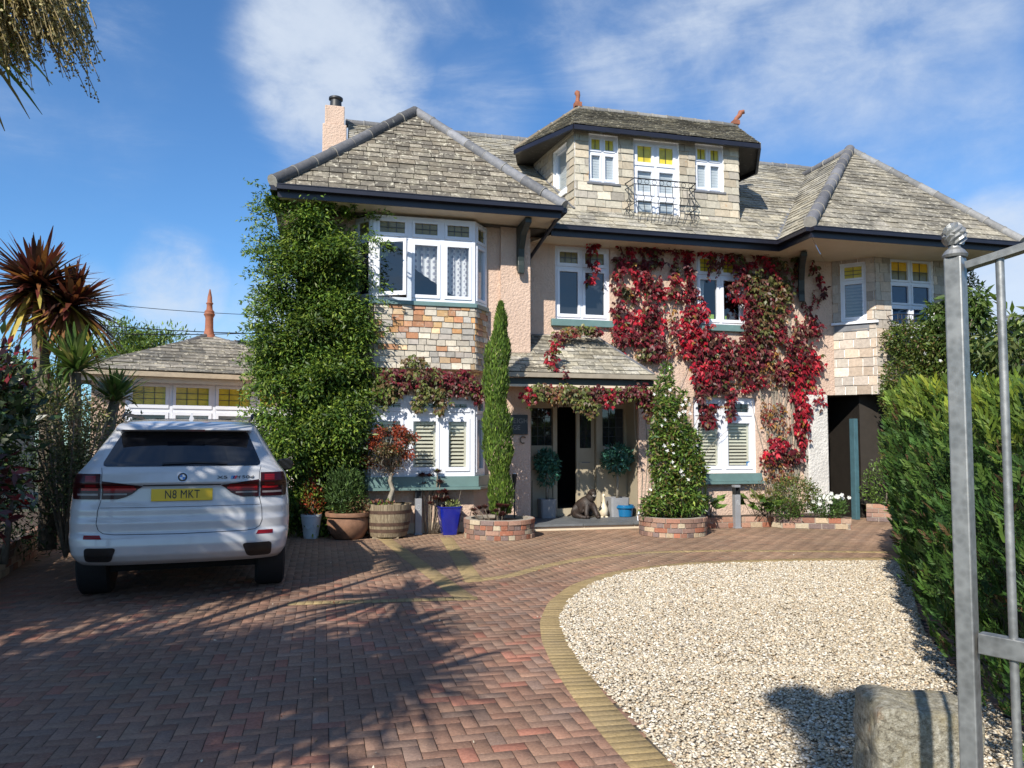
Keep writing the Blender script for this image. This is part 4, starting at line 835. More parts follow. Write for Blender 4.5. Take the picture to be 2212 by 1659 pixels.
tn = unit(np.gradient(ARC, axis=0)); nr = np.stack([-tn[:, 1], tn[:, 0]], 1); parts_.append(strip_blocks(ARC + nr * .075, ARC - nr * .075, .15))
for a, c, w in STRIPS:
    a, c = np.array(a), np.array(c); k = np.linspace(0, 1, 40)[:, None]; L = a + (c - a) * k; d = unit(c - a); n_ = np.array([-d[1], d[0]]); parts_.append(strip_blocks(L + n_ * w / 2, L - n_ * w / 2, w, .0045 + .003 * (w < .16)))
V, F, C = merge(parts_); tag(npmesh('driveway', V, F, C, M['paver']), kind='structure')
# gravel: bed and loose chippings
b = MB(); b.poly([(x, y, -.004) for x, y in GRAVEL]); tag(b.build('gravel_bed', M['gravel_bed']), kind='structure')
def chippings(n, poly, ylo, yhi, smin, smax, zmax):
    xs = rng.uniform(.3, 5.2, n * 3); ys = rng.uniform(ylo, yhi, n * 3); k = pip(xs, ys, poly); xs, ys = xs[k][:n], ys[k][:n]; n = len(xs)
    s = rng.uniform(smin, smax, n)[:, None] * np.array([1, .72, .45]) * np.exp(rng.normal(0, .18, (n, 3)))
    base = np.array([(1, 0, 0), (-1, 0, 0), (0, 1, 0), (0, -1, 0), (0, 0, 1), (0, 0, -1), (.62, .62, .45), (-.62, .62, .45), (.62, -.62, .45), (-.62, -.62, .45)], float)
    P = base[None] * s[:, None, :]; a = rng.uniform(0, 6.28, n); tl = rng.normal(0, .45, n); ct, st_ = np.cos(tl)[:, None], np.sin(tl)[:, None]
    y2 = P[..., 1] * ct - P[..., 2] * st_; z2 = P[..., 1] * st_ + P[..., 2] * ct; x2 = P[..., 0]; c_, s_ = np.cos(a)[:, None], np.sin(a)[:, None]
    V = np.stack([x2 * c_ - y2 * s_ + xs[:, None], x2 * s_ + y2 * c_ + ys[:, None], z2 + rng.uniform(-.001, zmax, n)[:, None]], 2).reshape(-1, 3)
    f = np.array([(0, 6, 4), (0, 4, 8), (1, 4, 7), (1, 9, 4), (2, 7, 4), (2, 4, 6), (3, 4, 9), (3, 8, 4), (0, 2, 6), (2, 1, 7), (1, 3, 9), (3, 0, 8), (0, 5, 2), (2, 5, 1), (1, 5, 3), (3, 5, 0)])
    F = ((np.arange(n) * 10)[:, None, None] + f[None]).reshape(-1, 3)
    C = pick(n, [(.49, .42, .315), (.58, .525, .43), (.43, .355, .25), (.65, .61, .535), (.37, .30, .21), (.46, .405, .315), (.32, .28, .23), (.49, .375, .25)], [.22, .2, .13, .12, .08, .15, .05, .05]) * np.exp(rng.normal(0, .12, (n, 1)))
    return V, F, np.repeat(C, 10, 0)
V, F, C = merge([chippings(26000, GRAVEL, 2.3, 5.0, .008, .016, .014), chippings(30000, GRAVEL, 4.9, 7.2, .010, .017, .013), chippings(26000, GRAVEL, 7.1, 9.6, .011, .020, .013)])
tag(npmesh('gravel', V, F, C, M['stone_chip']), 'pale cream gravel chippings filling the curved bed', kind='stuff')
LIT = np.array([wpt for wpt in zip(rng.uniform(-2.5, 5.5, 260), rng.uniform(3.4, 13, 260))]); LIT = LIT[~pip(LIT[:, 0], LIT[:, 1], GRAVEL)]
n = len(LIT); V, F, C = leaf_arrays(np.c_[LIT, np.full(n, .008)], (0, 1, 0), (0, 0, 1), rng.uniform(.01, .028, n), .6, pick(n, [(.55, .5, .4), (.35, .2, .1), (.6, .55, .45), (.4, .12, .06)]), 1.5, .2)
tag(npmesh('fallen_leaves', V, F, C, M['leaf_matt']), 'scattered petals and leaf scraps on the paving', kind='stuff')

# ---------------------------------------------------------------- brickwork
BR = [(.27, .135, .095), (.32, .18, .125), (.40, .31, .21), (.21, .13, .105), (.45, .38, .275), (.31, .19, .14), (.17, .125, .115), (.29, .115, .07), (.36, .25, .18), (.24, .15, .115)]
def brick_col(): f = math.exp(random.gauss(0, .12)); return tuple(min(.8, v * f) for v in random.choice(BR))
def brick_ring(cx, cy, r, h0, rows, name, label):
    o = thing(name, label, 'brick planter', (cx, cy, 0)); b = MB(); m = MB(); rh = h0 / rows; m.lathe([(r - .012, 0), (r - .012, h0 - .004), (r - .105, h0 - .004), (r - .105, h0 - .06)], (0, 0, 0), 48, cap=False); m.build('mortar', M['mortar'], o, smooth=True, angle=40)
    for k in range(rows):
        ln = .215 if k in (rows - 1, rows - 3) else .112; n = int(2 * math.pi * r / ln); off = random.random()
        for i in range(n):
            a0, a1 = 2 * math.pi * (i + off) / n, 2 * math.pi * (i + off + 1) / n - .012 / r; z0, z1 = k * rh + .004, (k + 1) * rh - .006; ro = r + random.uniform(-.004, .008) + (.012 if k == rows - 1 else 0); ri = r - .10; q = []
            for a in np.linspace(a0, a1, 4): q += [(ro * math.cos(a), ro * math.sin(a), z0), (ro * math.cos(a), ro * math.sin(a), z1), (ri * math.cos(a), ri * math.sin(a), z1)]
            fs_ = []
            for s in range(3): e = s * 3; fs_ += [(e, e + 3, e + 4, e + 1), (e + 1, e + 4, e + 5, e + 2)]
            fs_ += [(0, 1, 2), (9, 11, 10)]; b.add(q, fs_, brick_col())
    b.build('brickwork', M['brick'], o, bevel=.004); s = MB(); s.lathe([(.01, h0 - .03), (r * .6, h0 - .035), (r - .10, h0 - .055)], (0, 0, 0), 32); s.build('soil', M['soil'], o, smooth=True); return o
PL, PR = (-.20, 12.07), (2.60, 12.38)
brick_ring(PL[0], PL[1], .555, .30, 4, 'brick_planter', 'round red brick planter at the foot of the pencil cypress')
brick_ring(PR[0], PR[1], .535, .30, 4, 'brick_planter', 'round brick planter under the white flowered climber')
def brick_wall(pts, h, rows, name, label, thick=.10, ln=.215, dark=1.0):
    o = thing(name, label, 'brick wall', (*pts[0], 0)); b = MB(); m = MB(); P0 = Vector((*pts[0], 0)); rh = h / rows
    for A, B in zip(pts[:-1], pts[1:]):
        A, B = Vector((*A, 0)) - P0, Vector((*B, 0)) - P0; d = (B - A).normalized(); L = (B - A).length; nrm = Vector((d.y, -d.x, 0)); m.beam(A + nrm * -.05 + Vector((0, 0, h / 2 - .006)), B + nrm * -.05 + Vector((0, 0, h / 2 - .006)), thick - .02, h - .012)
        for k in range(rows):
            x = -ln * .5 * (k % 2)
            while x < L:
                x0, x1 = max(0, x), min(L, x + ln - .012); x += ln
                if x1 - x0 < .03: continue
                j = random.uniform(-.004, .006); c = tuple(v * dark for v in brick_col()); zc = (k + .5) * rh
                b.beam(A + d * x0 - nrm * (.05 - j) + Vector((0, 0, zc)), A + d * x1 - nrm * (.05 - j) + Vector((0, 0, zc)), thick, rh - .011, col=c)
    m.build('mortar', M['mortar'], o); b.build('brickwork', M['brick'], o, bevel=.005); return o
brick_wall([(3.12, 13.15), (4.55, 13.42), (4.68, 13.22), (5.78, 13.02), (5.85, 13.5)], .19, 2, 'garden_wall', 'low brick edging in front of the flower bed below the louvred window')
brick_wall([(6.70, 14.45), (7.6, 13.9), (8.4, 13.2)], .33, 4, 'garden_wall', 'short brick wall between the teal side gate and the hedge')
brick_wall([(-4.6, 5.0), (-5.55, 8.4), (-7.1, 12.2), (-7.8, 13.4)], .34, 4, 'garden_wall', 'shaded buff brick wall beside the white car', dark=.85)
b = MB(); b.poly([(3.15, 13.3, .12), (4.6, 13.45, .12), (5.75, 13.1, .12), (6.0, 14.9, .12), (3.2, 14.2, .12)]); b.poly([(-4.7, 5, .27), (-5.65, 8.4, .27), (-7.2, 12.2, .27), (-7.9, 13.4, .27), (-14, 13.4, .27), (-12, 4, .27)]); b.poly([(6.8, 14.5, .28), (7.7, 13.95, .28), (8.5, 13.2, .28), (12, 13, .28), (10, 15.4, .28), (6.9, 15.2, .28)]); tag(b.build('bed_soil', M['soil']), kind='structure')

# ---------------------------------------------------------------- stone block and iron gate in the foreground
def rock(name, label, loc, size, seed):
    import bmesh
    bm = bmesh.new(); bmesh.ops.create_cube(bm, size=1.0); bmesh.ops.subdivide_edges(bm, edges=bm.edges[:], cuts=25, use_grid_fill=True); r_ = np.random.default_rng(seed); ph = r_.uniform(0, 6, 12)
    for v in bm.verts:
        p = v.co.copy(); q = max(abs(p.x), abs(p.y)) ; m_ = (abs(2 * p.x) ** 9 + abs(2 * p.y) ** 9 + abs(2 * p.z) ** 16) ** (1 / 16); p = p / m_ if m_ > 0 else p
        w1 = math.sin(p.x * 7 + ph[0]) * math.sin(p.z * 6 + ph[1]) * .022 + math.sin(p.y * 9 + ph[2] + p.z * 5) * .016 + math.sin(p.z * 17 + p.x * 12 + ph[3]) * .010 + math.sin(p.y * 23 + p.x * 19 + ph[4]) * math.sin(p.z * 21 + ph[5]) * .009
        crack = -.025 * math.exp(-((p.z - .12 + .25 * (p.x + .5)) / .018) ** 2) * (p.x < -.15) - .02 * math.exp(-((p.z + .18 + .3 * (p.x + .5)) / .018) ** 2) * (p.x < -.2)
        d = p.normalized() * (w1 + crack); p += d; v.co = Vector((p.x * size[0], p.y * size[1], (p.z + .5) * size[2]))
    me = bpy.data.meshes.new(name); bm.to_mesh(me); bm.free(); me.polygons.foreach_set('use_smooth', [True] * len(me.polygons)); o = bpy.data.objects.new(name, me); COL.objects.link(o); o.location = loc; return tag(o, label, 'stone')
t = NT('granite'); c = t.ramp(t.noise(48, 7, .8), [(.34, (.09, .08, .06)), (.46, (.30, .27, .20)), (.56, (.45, .42, .33)), (.66, (.62, .59, .51))]); c = t.mix(t.ramp(t.noise(7, 6, .7), [(.5, 0.), (.72, .65)]), c, (.34, .27, .12)); c = t.mix(t.ramp(t.noise(4, 6, .6), [(.62, 0.), (.70, .5)]), c, (.32, .13, .03))
t.set('Base Color', c); t.set('Roughness', .9); t.bump(t.noise(32, 8, .75), 1.0, .03); M['granite'] = t.m
st = rock('gate_stone', 'rough granite block standing behind the steel gate post', (1.545, 2.98, -.02), (.37, .32, .50), 3); st.data.materials.append(M['granite']); st.rotation_euler = (0, 0, R(-8))
GP = np.array([1.004, 1.70]); gd = np.array([.65, -.76]); gang = math.atan2(gd[1], gd[0])
gate = thing('steel_gate', 'open galvanised steel gate with a pinecone finial, close on the right', 'gate', (GP[0], GP[1], 0), gang)
b = MB(); b.box(-.0185, .0185, -.0185, .0185, .03, 1.872); b.build('gate_post', M['galv'], gate, bevel=.0035)
b = MB(); fz = 1.872; b.lathe([(.024, 0), (.0265, .006), (.020, .016), (.013, .022), (.012, .028)], (0, 0, fz), 20)
cone = []
for k in range(9):
    a = k / 8; r = .0215 * math.sin(math.pi * (.16 + .80 * a)) ** .8 + .002; z = .028 + .052 * a
    cone.append([((r + (.0040 if (j + k) % 2 else -.0012)) * math.cos(2 * math.pi * j / 16), (r + (.0040 if (j + k) % 2 else -.0012)) * math.sin(2 * math.pi * j / 16), fz + z) for j in range(16)])
b.grid(cone, close=True); b.poly([p for p in cone[-1]]); b.build('pinecone_finial', M['galv'], gate)
b = MB(); sx = np.linspace(.025, .95, 24); top = [(x, 0, 1.845 + .16 * x + .10 * x * x) for x in sx]
for p, q in zip(top[:-1], top[1:]): b.beam(p, q, .030, .016)
b.build('top_rail', M['galv'], gate)
b = MB(); mid = [(x, 0, 1.020 - .02 * x) for x in np.linspace(.025, .95, 4)]
for p, q in zip(mid[:-1], mid[1:]): b.beam(p, q, .030, .044)
b.build('middle_rail', M['galv'], gate, bevel=.002)
b = MB(); b.beam((.025, 0, .12), (.95, 0, .12), .03, .044); b.build('bottom_rail', M['galv'], gate)
for i in range(9):
    x = .0885 + .101 * i; b = MB(); b.tube([(x, 0, .142), (x, 0, .998 - .02 * x)], .0088, 12); b.tube([(x, 0, 1.042 - .02 * x), (x, 0, 1.838 + .16 * x + .10 * x * x)], .0088, 12); b.build('bar', M['galv'], gate, smooth=True, angle=40)
# ---------------------------------------------------------------- the white car
t = NT('car_white'); t.set('Base Color', t.ramp(t.noise(5, 4, .5), [(.3, (.43, .435, .45)), (.7, (.49, .495, .51))])); t.set('Roughness', .28); t.set('Metallic', .0); t.b.inputs['Coat Weight'].default_value = 1.0; t.b.inputs['Coat Roughness'].default_value = .04; M['car_white'] = t.m
M['car_glass'] = plain('car_glass', (.006, .007, .010), .02, spec=.9, var=.1); M['car_black'] = plain('car_black', (.012, .012, .013), .45); M['car_rubber'] = plain('tyre_rubber', (.008, .008, .009), .8, bump=.3)
def lamp_mat(name, col, rough=.08):
    t = NT(name); g = t.new('ShaderNodeTexWave', wave_type='BANDS', bands_direction='Z'); g.inputs['Scale'].default_value = 18; t.l.new(t.coord(), g.inputs['Vector'])
    t.set('Base Color', t.mix(g.outputs['Fac'], tuple(c * .55 for c in col), col)); t.set('Roughness', .3); t.b.inputs['Specular IOR Level'].default_value = .25; t.b.inputs['Coat Weight'].default_value = .22; t.b.inputs['Coat Roughness'].default_value = .03; return t.m
M['lamp_red'] = lamp_mat('lamp_red', (.20, .004, .008)); M['lamp_dark'] = lamp_mat('lamp_dark', (.035, .002, .004)); M['lamp_bright'] = lamp_mat('lamp_bright', (.45, .008, .010)); M['lamp_clear'] = plain('lamp_clear', (.20, .17, .17), .3, coat=.2)
M['plate_yellow'] = plain('plate_yellow', (.70, .46, .012), .4, var=.05); M['plate_black'] = plain('plate_black', (.008, .008, .008), .4); M['chrome'] = plain('chrome', (.6, .6, .62), .15, metal=1.0)
car = thing('parked_car', 'white estate style four wheel drive car with yellow number plate, parked tail to camera', 'car', (-3.00, 6.93, 0), R(19.5))
def cpart(mb, name, mat, parent=None, **k): return mb.build(name, M[mat], parent or car, **k)
_z = np.linspace(.30, 1.735, 300)
def prof(zs, vs, sm=2.2):
    v = np.interp(_z, zs, vs); k = np.arange(-12, 13); g = np.exp(-(k / sm) ** 2 / 2); g /= g.sum(); return np.convolve(np.pad(v, 12, mode='edge'), g, 'valid')
YR = prof([.30, .37, .40, .46, .54, .62, .640, .655, .70, .755, .765, .80, .87, .885, .93, 1.055, 1.075, 1.085, 1.10, 1.19, 1.245, 1.27, 1.55, 1.585, 1.60, 1.64, 1.67, 1.69, 1.705, 1.72, 1.735],
          [.30, .14, .075, .02, .0, .010, .028, .050, .050, .047, .056, .066, .067, .078, .092, .100, .098, .072, .066, .088, .130, .165, .43, .47, .50, .50, .62, .80, 1.0, 1.35, 1.8], 1.6)
WH = prof([.30, .38, .46, .60, .75, .90, 1.0, 1.08, 1.18, 1.245, 1.30, 1.55, 1.62, 1.66, 1.69, 1.71, 1.735], [.84, .89, .935, .958, .967, .966, .955, .945, .925, .868, .835, .690, .655, .63, .58, .50, .36])
CN = prof([.30, .45, .65, .9, 1.2, 1.3, 1.6, 1.735], [.40, .46, .50, .52, .48, .44, .40, .40], 4)
YF = prof([.30, .5, .9, 1.02, 1.08, 1.15, 1.55, 1.66, 1.735], [4.82, 4.88, 4.86, 4.75, 4.3, 3.75, 2.95, 2.7, 2.3], 4)
TH_ = np.r_[np.linspace(0, .75, 26)[:-1], np.linspace(.75, 1, 30)] * math.pi / 2; NE = 4.2
def outline(z):
    """half outline of the car at height z, from the middle of the tail round to the middle of the nose"""
    yr, w, c, yf = (np.interp(z, _z, a) for a in (YR, WH, CN, YF)); s, co = np.sin(TH_) ** (2 / NE), np.cos(TH_) ** (2 / NE); bow = .05
    p = np.stack([w * s, yr + (c - bow) * (1 - co) + bow * (s ** 2)], 1)
    ys = np.linspace(yr + c, yf - .7, 40)[1:]; q = np.stack([np.full(40 - 1, w), ys], 1); f = np.stack([w * s, yf - .7 * (1 - co)], 1)[::-1]
    return np.concatenate([p, q, f[1:]])
NP_ = len(outline(1.0)); levels = np.r_[np.linspace(.36, 1.10, 75), np.linspace(1.11, 1.735, 64)]
H = np.array([outline(z) for z in levels]); FULL = np.concatenate([H * [1, 1], (H * [-1, 1])[:, ::-1][:, 1:-1]], 1); FULL3 = np.concatenate([FULL, np.repeat(levels[:, None, None], FULL.shape[1], 1)], 2)
mb = MB(); a_, b_ = FULL3.shape[:2]; vs = FULL3.reshape(-1, 3); fs = []
for i in range(a_ - 1):
    for j in range(b_):
        k = (j + 1) % b_; q = (i * b_ + j, i * b_ + k, (i + 1) * b_ + k, (i + 1) * b_ + j); c = vs[list(q)].mean(0)
        if abs(c[0]) > .80 and any((c[1] - y) ** 2 + (c[2] - .375) ** 2 < .43 ** 2 for y in (.92, 3.86)): continue
        fs.append(q)
fs.append(tuple((a_ - 1) * b_ + j for j in range(b_))); mb.add(vs, fs); body = cpart(mb, 'body', 'car_white', smooth=True, angle=55)
mb = MB(); mb.box(-.80, .80, .62, 4.5, .24, .36); mb.box(-.66, .66, .9, 4.4, .365, .9); M['car_under'] = plain('car_under', (.003, .003, .003), .9); cpart(mb, 'underbody', 'car_under')
def S(e, z, off=0.0):
    """point on the tail: e metres along the skin from the centre line, at height z"""
    def at(e, z):
        o = outline(z); d = np.r_[0, np.cumsum(np.linalg.norm(np.diff(o, axis=0), axis=1))]; s = abs(e); return np.array([math.copysign(np.interp(s, d, o[:, 0]), e) if e else 0.0, np.interp(s, d, o[:, 1]), z])
    p = at(e, z)
    if off:
        n = np.cross(at(e + .01, z) - at(e - .01, z), at(e, min(1.73, z + .008)) - at(e, z - .008)); n /= np.linalg.norm(n)
        p = p + n * off
    return p
def patch(rows, off, n=24):
    """rows of (z, e0, e1) -> skin patch lifted off the body"""
    return MB().grid([[S(e0 + (e1 - e0) * k / n, z, off) for k in range(n + 1)] for z, e0, e1 in rows])
def line(path, w, off, name, mat, parent=None):
    P = np.array(path, float); d = unit(np.gradient(P, axis=0)); q = np.stack([-d[:, 1], d[:, 0]], 1) * w / 2
    cpart(MB().grid([[S(*(p - o), off) for p, o in zip(P, q)], [S(*(p + o), off) for p, o in zip(P, q)]][::-1]), name, mat, parent, smooth=True)
def dens(pts, n=60):
    P = np.array(pts, float); d = np.r_[0, np.cumsum(np.linalg.norm(np.diff(P, axis=0), axis=1))]; s = np.linspace(0, d[-1], n); return np.stack([np.interp(s, d, P[:, k]) for k in (0, 1)], 1)
# rear window with a rounded lower edge
rows = []
for z in np.linspace(1.247, 1.575, 40):
    k = (z - 1.247) / .328; e = .70 - .135 * k; c = min(1, (z - 1.247) / .05); c2 = min(1, (1.575 - z) / .02); e -= .05 * (1 - math.sqrt(max(0, 1 - (1 - c) ** 2))) + .02 * (1 - c2); rows.append((z, -e, e))
rw = cpart(patch(rows, .004, 40), 'rear_window', 'car_glass', smooth=True)
line(dens([(-.18, 1.263), (.10, 1.275), (.30, 1.268), (.38, 1.262)]), .016, .012, 'wiper', 'car_black', rw)
# roof spoiler with its brake lamp
mb = MB(); g = []
for x in np.linspace(-.60, .60, 25):
    k = 1 - .10 * (abs(x) / .6) ** 3; y0 = .315 + .05 * (abs(x) / .6) ** 3; g.append([(x, .56, 1.585), (x, y0 + .05, 1.572), (x, y0, 1.588), (x, y0 + .02, 1.606 * 1.0), (x, .56, 1.645)])
mb.grid(g); sp = cpart(mb, 'spoiler', 'car_white', smooth=True, angle=50); mb = MB(); mb.box(-.17, .17, .312, .36, 1.576, 1.592); cpart(mb, 'brake_lamp', 'lamp_dark', sp)
# tail lights
def light(sg):
    def E(z): return np.interp(z, [.955, .975, 1.0, 1.03, 1.08], [.545, .47, .42, .385, .325]) if z <= 1.08 else np.interp(z, [1.08, 1.122], [.325, .70])
    zs = np.linspace(.957, 1.122, 34); seam = .672
    inner = [(z, sg * E(z), sg * min(seam, max(E(z), seam - .002))) for z in zs]; outer = [(z, sg * (seam + .012), sg * (1.00 - .04 * abs(z - 1.06) / .1)) for z in np.linspace(.957, 1.182, 34)]
    if sg < 0: inner = [(z, b, a) for z, a, b in inner]; outer = [(z, b, a) for z, a, b in outer]
    o = cpart(patch(inner, .010), 'tail_light', 'lamp_dark', smooth=True); cpart(patch(outer, .010), 'outer_lens', 'lamp_dark', o, smooth=True)
    def band(z0, z1, e0, e1, off, nm, mt):
        r_ = [(z, *sorted((sg * e0, sg * e1))) for z in np.linspace(z0, z1, 5)]; cpart(patch(r_, off), nm, mt, o, smooth=True)
    band(1.036, 1.056, .385, .655, .013, 'light_bar', 'lamp_bright'); band(1.018, 1.034, .41, .655, .012, 'light_bar', 'lamp_red'); band(1.060, 1.085, .40, .655, .012, 'light_bar', 'lamp_red'); band(.994, 1.008, .46, .655, .012, 'reverse_lamp', 'lamp_clear')
    band(1.036, 1.056, .70, .86, .013, 'light_bar', 'lamp_bright'); band(1.065, 1.165, .72, .82, .012, 'light_bar', 'lamp_red'); band(.990, 1.008, .70, .90, .012, 'reverse_lamp', 'lamp_clear'); return o
light(1); light(-1)
# panel joints
for sg in (-1, 1):
    line(dens([(sg * .69, 1.24), (sg * .675, 1.19), (sg * .672, 1.125)]), .004, .002, 'panel_joint', 'car_black', body); line(dens([(sg * .676, .953), (sg * .700, .85), (sg * .705, .74), (sg * .685, .685), (sg * .64, .655), (sg * .55, .646), (0, .640)]), .005, .002, 'panel_joint', 'car_black', body)
line(dens([(-.68, .882), (0, .880), (.68, .882)]), .0035, .0025, 'panel_joint', 'car_black', body); line(dens([(-.33, 1.079), (0, 1.080), (.33, 1.079)]), .011, .004, 'tailgate_lip', 'car_black', body)
# number plate, badge, lettering
mb = MB(); mb.box(-.26, .26, -.006, 0, -.0555, .0555); np_ = cpart(mb, 'number_plate', 'plate_yellow', M=Matrix.Translation((0, .081, .990)) @ Matrix.Rotation(R(-3), 4, 'X'), bevel=.002)
text('N8 MKT', 'plate_letters', np_, Matrix.Translation((0, -.008, 0)) @ RX, .108, M['plate_black'], sx=.74, sp=1.06, off=0.0)
bd = MB(); bd.lathe([(.041, 0), (.041, .008), (.034, .010)], (0, 0, 0), 32); Mb = Matrix.Translation((0, .078, 1.148)) @ Matrix.Rotation(R(-14), 4, 'X') @ RX
bo = cpart(bd, 'badge', 'plate_black', M=Mb, smooth=True, angle=40)
for i in range(4):
    q = MB(); q.poly([(0, 0, .0108)] + [(.025 * math.cos(a), .025 * math.sin(a), .0108) for a in np.linspace(i * math.pi / 2, (i + 1) * math.pi / 2, 9)]); q.build('badge_quarter', plain('badge_blue', (.03, .14, .42), .3) if i in (1, 3) else plain('badge_white', (.7, .7, .7), .3), bo)
q = MB(); q.lathe([(.044, 0), (.044, .007), (.0405, .007), (.0405, 0)], (0, 0, 0), 32, cap=False); q.build('badge_ring', M['chrome'], bo, smooth=True, angle=40)
lm = Matrix.Translation((0, .064, 1.143)) @ Matrix.Rotation(R(-14), 4, 'X') @ RX
text('X5', 'lettering', car, Matrix.Translation((.295, S(.35, 1.143)[1] - .012, 1.143)) @ Matrix.Rotation(R(4), 4, 'Z') @ RX, .040, M['plate_black'], .002, 'LEFT', 1.95, 1.0)
text('50d', 'lettering', car, Matrix.Translation((.512, S(.58, 1.143)[1] - .014, 1.143)) @ Matrix.Rotation(R(7), 4, 'Z') @ RX, .040, M['plate_black'], .002, 'LEFT', 1.75, 1.05)
text('M', 'lettering', car, Matrix.Translation((.455, S(.48, 1.143)[1] - .012, 1.143)) @ Matrix.Rotation(R(6), 4, 'Z') @ RX, .040, M['plate_black'], .002, 'LEFT', 1.3, 1.0, .25)
for i, c in enumerate(((.10, .32, .62), (.02, .03, .22), (.60, .02, .04))):
    q = MB(); x = .412 + i * .017; q.poly([(x, 0, -.014), (x + .015, 0, -.014), (x + .026, 0, .015), (x + .011, 0, .015)]); q.build('stripe', plain('stripe_%d' % i, c, .4), car, M=Matrix.Translation((0, S(.44, 1.143)[1] - .011, 1.143)))
# bumper furniture
for sg in (-1, 1):
    r_ = [(z, *sorted((sg * (.655 + .02 * (z - .62) / .03), sg * .81))) for z in np.linspace(.610, .642, 6)]; cpart(patch(r_, .004), 'reflector', 'lamp_red', smooth=True)
    def corner(z, e0, e1, z0, z1, rr=.03):
        k = min(z - z0, z1 - z); return rr * (1 - math.sqrt(max(0, 1 - (1 - min(1, k / rr)) ** 2)))
    zs = np.linspace(.405, .535, 22); r_ = []
    for z in zs:
        c = corner(z, 0, 0, .405, .535); r_.append((z, *sorted((sg * (.575 + c - .05 * (z - .405) / .13), sg * (.80 - c)))))
    ex = cpart(patch(r_, .005), 'exhaust_surround', 'car_black', smooth=True)
    r2_ = [(z, *sorted((sg * (.605 + corner(z, 0, 0, .43, .51) - .03 * (z - .43) / .08), sg * (.775 - corner(z, 0, 0, .43, .51))))) for z in np.linspace(.43, .51, 14)]
    cpart(patch(r2_, .009), 'tailpipe', 'chrome' if 0 else 'plate_black', ex, smooth=True)
    mb = MB(); mb.tube([(sg * .60, .75, 1.715), (sg * .605, .95, 1.752), (sg * .61, 1.2, 1.758), (sg * .60, 2.3, 1.76), (sg * .58, 2.5, 1.72)], [.012, .018, .018, .018, .012], 10); cpart(mb, 'roof_rail', 'car_black', smooth=True)
    rows = [(z, ) for z in np.linspace(1.275, 1.56, 10)]; g = [[(sg * (np.interp(z, _z, WH) + .004), y, z) for y in np.linspace(np.interp(z, _z, YR) + .62, 3.5 - (z - 1.275) * 1.6, 16)] for z in np.linspace(1.275, 1.56, 10)]
    cpart(MB().grid(g), 'side_window', 'car_glass', smooth=True)
    mb = MB(); mb.lathe([(.02, -.10), (.085, -.07), (.105, 0), (.10, .05), (.06, .09), (.01, .10)], (0, 0, 0), 18, sq=2.6); mr = cpart(mb, 'door_mirror', 'car_black', smooth=True, M=Matrix.Translation((sg * 1.045, 2.95, 1.19)) @ Matrix.Diagonal((1.05, .62, .78, 1)))
    mb = MB(); mb.poly([(.085 * math.copysign(abs(math.cos(a)) ** .6, math.cos(a)), -.104, .075 * math.copysign(abs(math.sin(a)) ** .6, math.sin(a))) for a in np.linspace(0, 2 * math.pi, 25)[:-1]]); mb.build('mirror_glass', plain('amber_reflection', (.62, .36, .03), .25) if sg < 0 else M['car_glass'], mr)  # left glass: amber reflection painted in as its base colour
    mb = MB(); mb.beam((sg * .86, 2.95, 1.10), (sg * 1.0, 2.95, 1.15), .08, .04); cpart(mb, 'mirror_arm', 'car_black')
    for y in (.92, 3.86):
        mb = MB(); x0 = sg * .66; pr = [(.20, 0), (.34, .0), (.368, .02), (.372, .06), (.372, .22), (.368, .26), (.34, .28), (.25, .28)]
        Mw = Matrix.Translation((x0, y, .372)) @ Matrix.Rotation(R(90) * sg, 4, 'Y'); mb.lathe(pr, (0, 0, 0), 40); wh = cpart(mb, 'wheel', 'car_rubber', smooth=True, angle=35, M=Mw)
        mb = MB(); mb.lathe([(.255, .20), (.25, .275), (.235, .26), (.22, .21), (.06, .22), (.05, .25), (.0, .25)], (0, 0, 0), 30)
        for k in range(5): a = k * 1.2566; mb.beam((.05 * math.cos(a), .05 * math.sin(a), .245), (.24 * math.cos(a), .24 * math.sin(a), .265), .05, .02)
        mb.build('rim', M['chrome'], wh, smooth=True, angle=30)
mb = MB(); g = [[(0 + s * .018 * (1 - k) * (1 if k < .97 else 0), 1.18 + .14 * j + .05 * k, 1.695 + .07 * k) for s in (-1, 1)] for k, j in ((0, 0), (.5, .35), (1, .75))]
mb.add([(-.022, 1.05, 1.70), (.022, 1.05, 1.70), (-.022, 1.24, 1.70), (.022, 1.24, 1.70), (-.006, 1.23, 1.785), (.006, 1.23, 1.785), (-.006, 1.20, 1.785), (.006, 1.20, 1.785)], [(0, 1, 7, 6), (1, 3, 5, 7), (3, 2, 4, 5), (2, 0, 6, 4), (6, 7, 5, 4)]); cpart(mb, 'aerial_fin', 'car_white')
# ---------------------------------------------------------------- plants
def plant(name, label, cat, parts, mat, loc, group=None, stems=None, stem_mat='bark', leafname='foliage'):
    """a plant: foliage mesh from leaf arrays; with stems it becomes an Empty with two parts"""
    V, F, C = merge(parts); loc = np.asarray(loc, float)
    if stems is None: return tag(npmesh(name, V, F, C, M[mat], loc=loc), label, cat, group)
    o = thing(name, label, cat, loc, 0, group); f = npmesh(leafname, V - loc, F, C, M[mat], parent=o)
    sb = MB()
    for path, r in stems: sb.tube([tuple(np.asarray(p, float) - loc) for p in path], r, 6)
    sb.build('stem', M[stem_mat], o, smooth=True); return o
def clump(n, c, r, axis, L, wr, cols, p=None, out=.7, shell=.5, ja=.5, jn=.6, cj=.22, fold=.15):
    P, d = blob_points(n, c, r, shell); ax = np.asarray(axis, float)[None] + d * .45
    return leaf_arrays(P, ax, d * out + rng.normal(0, .3, (n, 3)), rng.uniform(.7, 1.25, n) * L, wr, pick(n, cols, p), ja, jn, fold, cj)
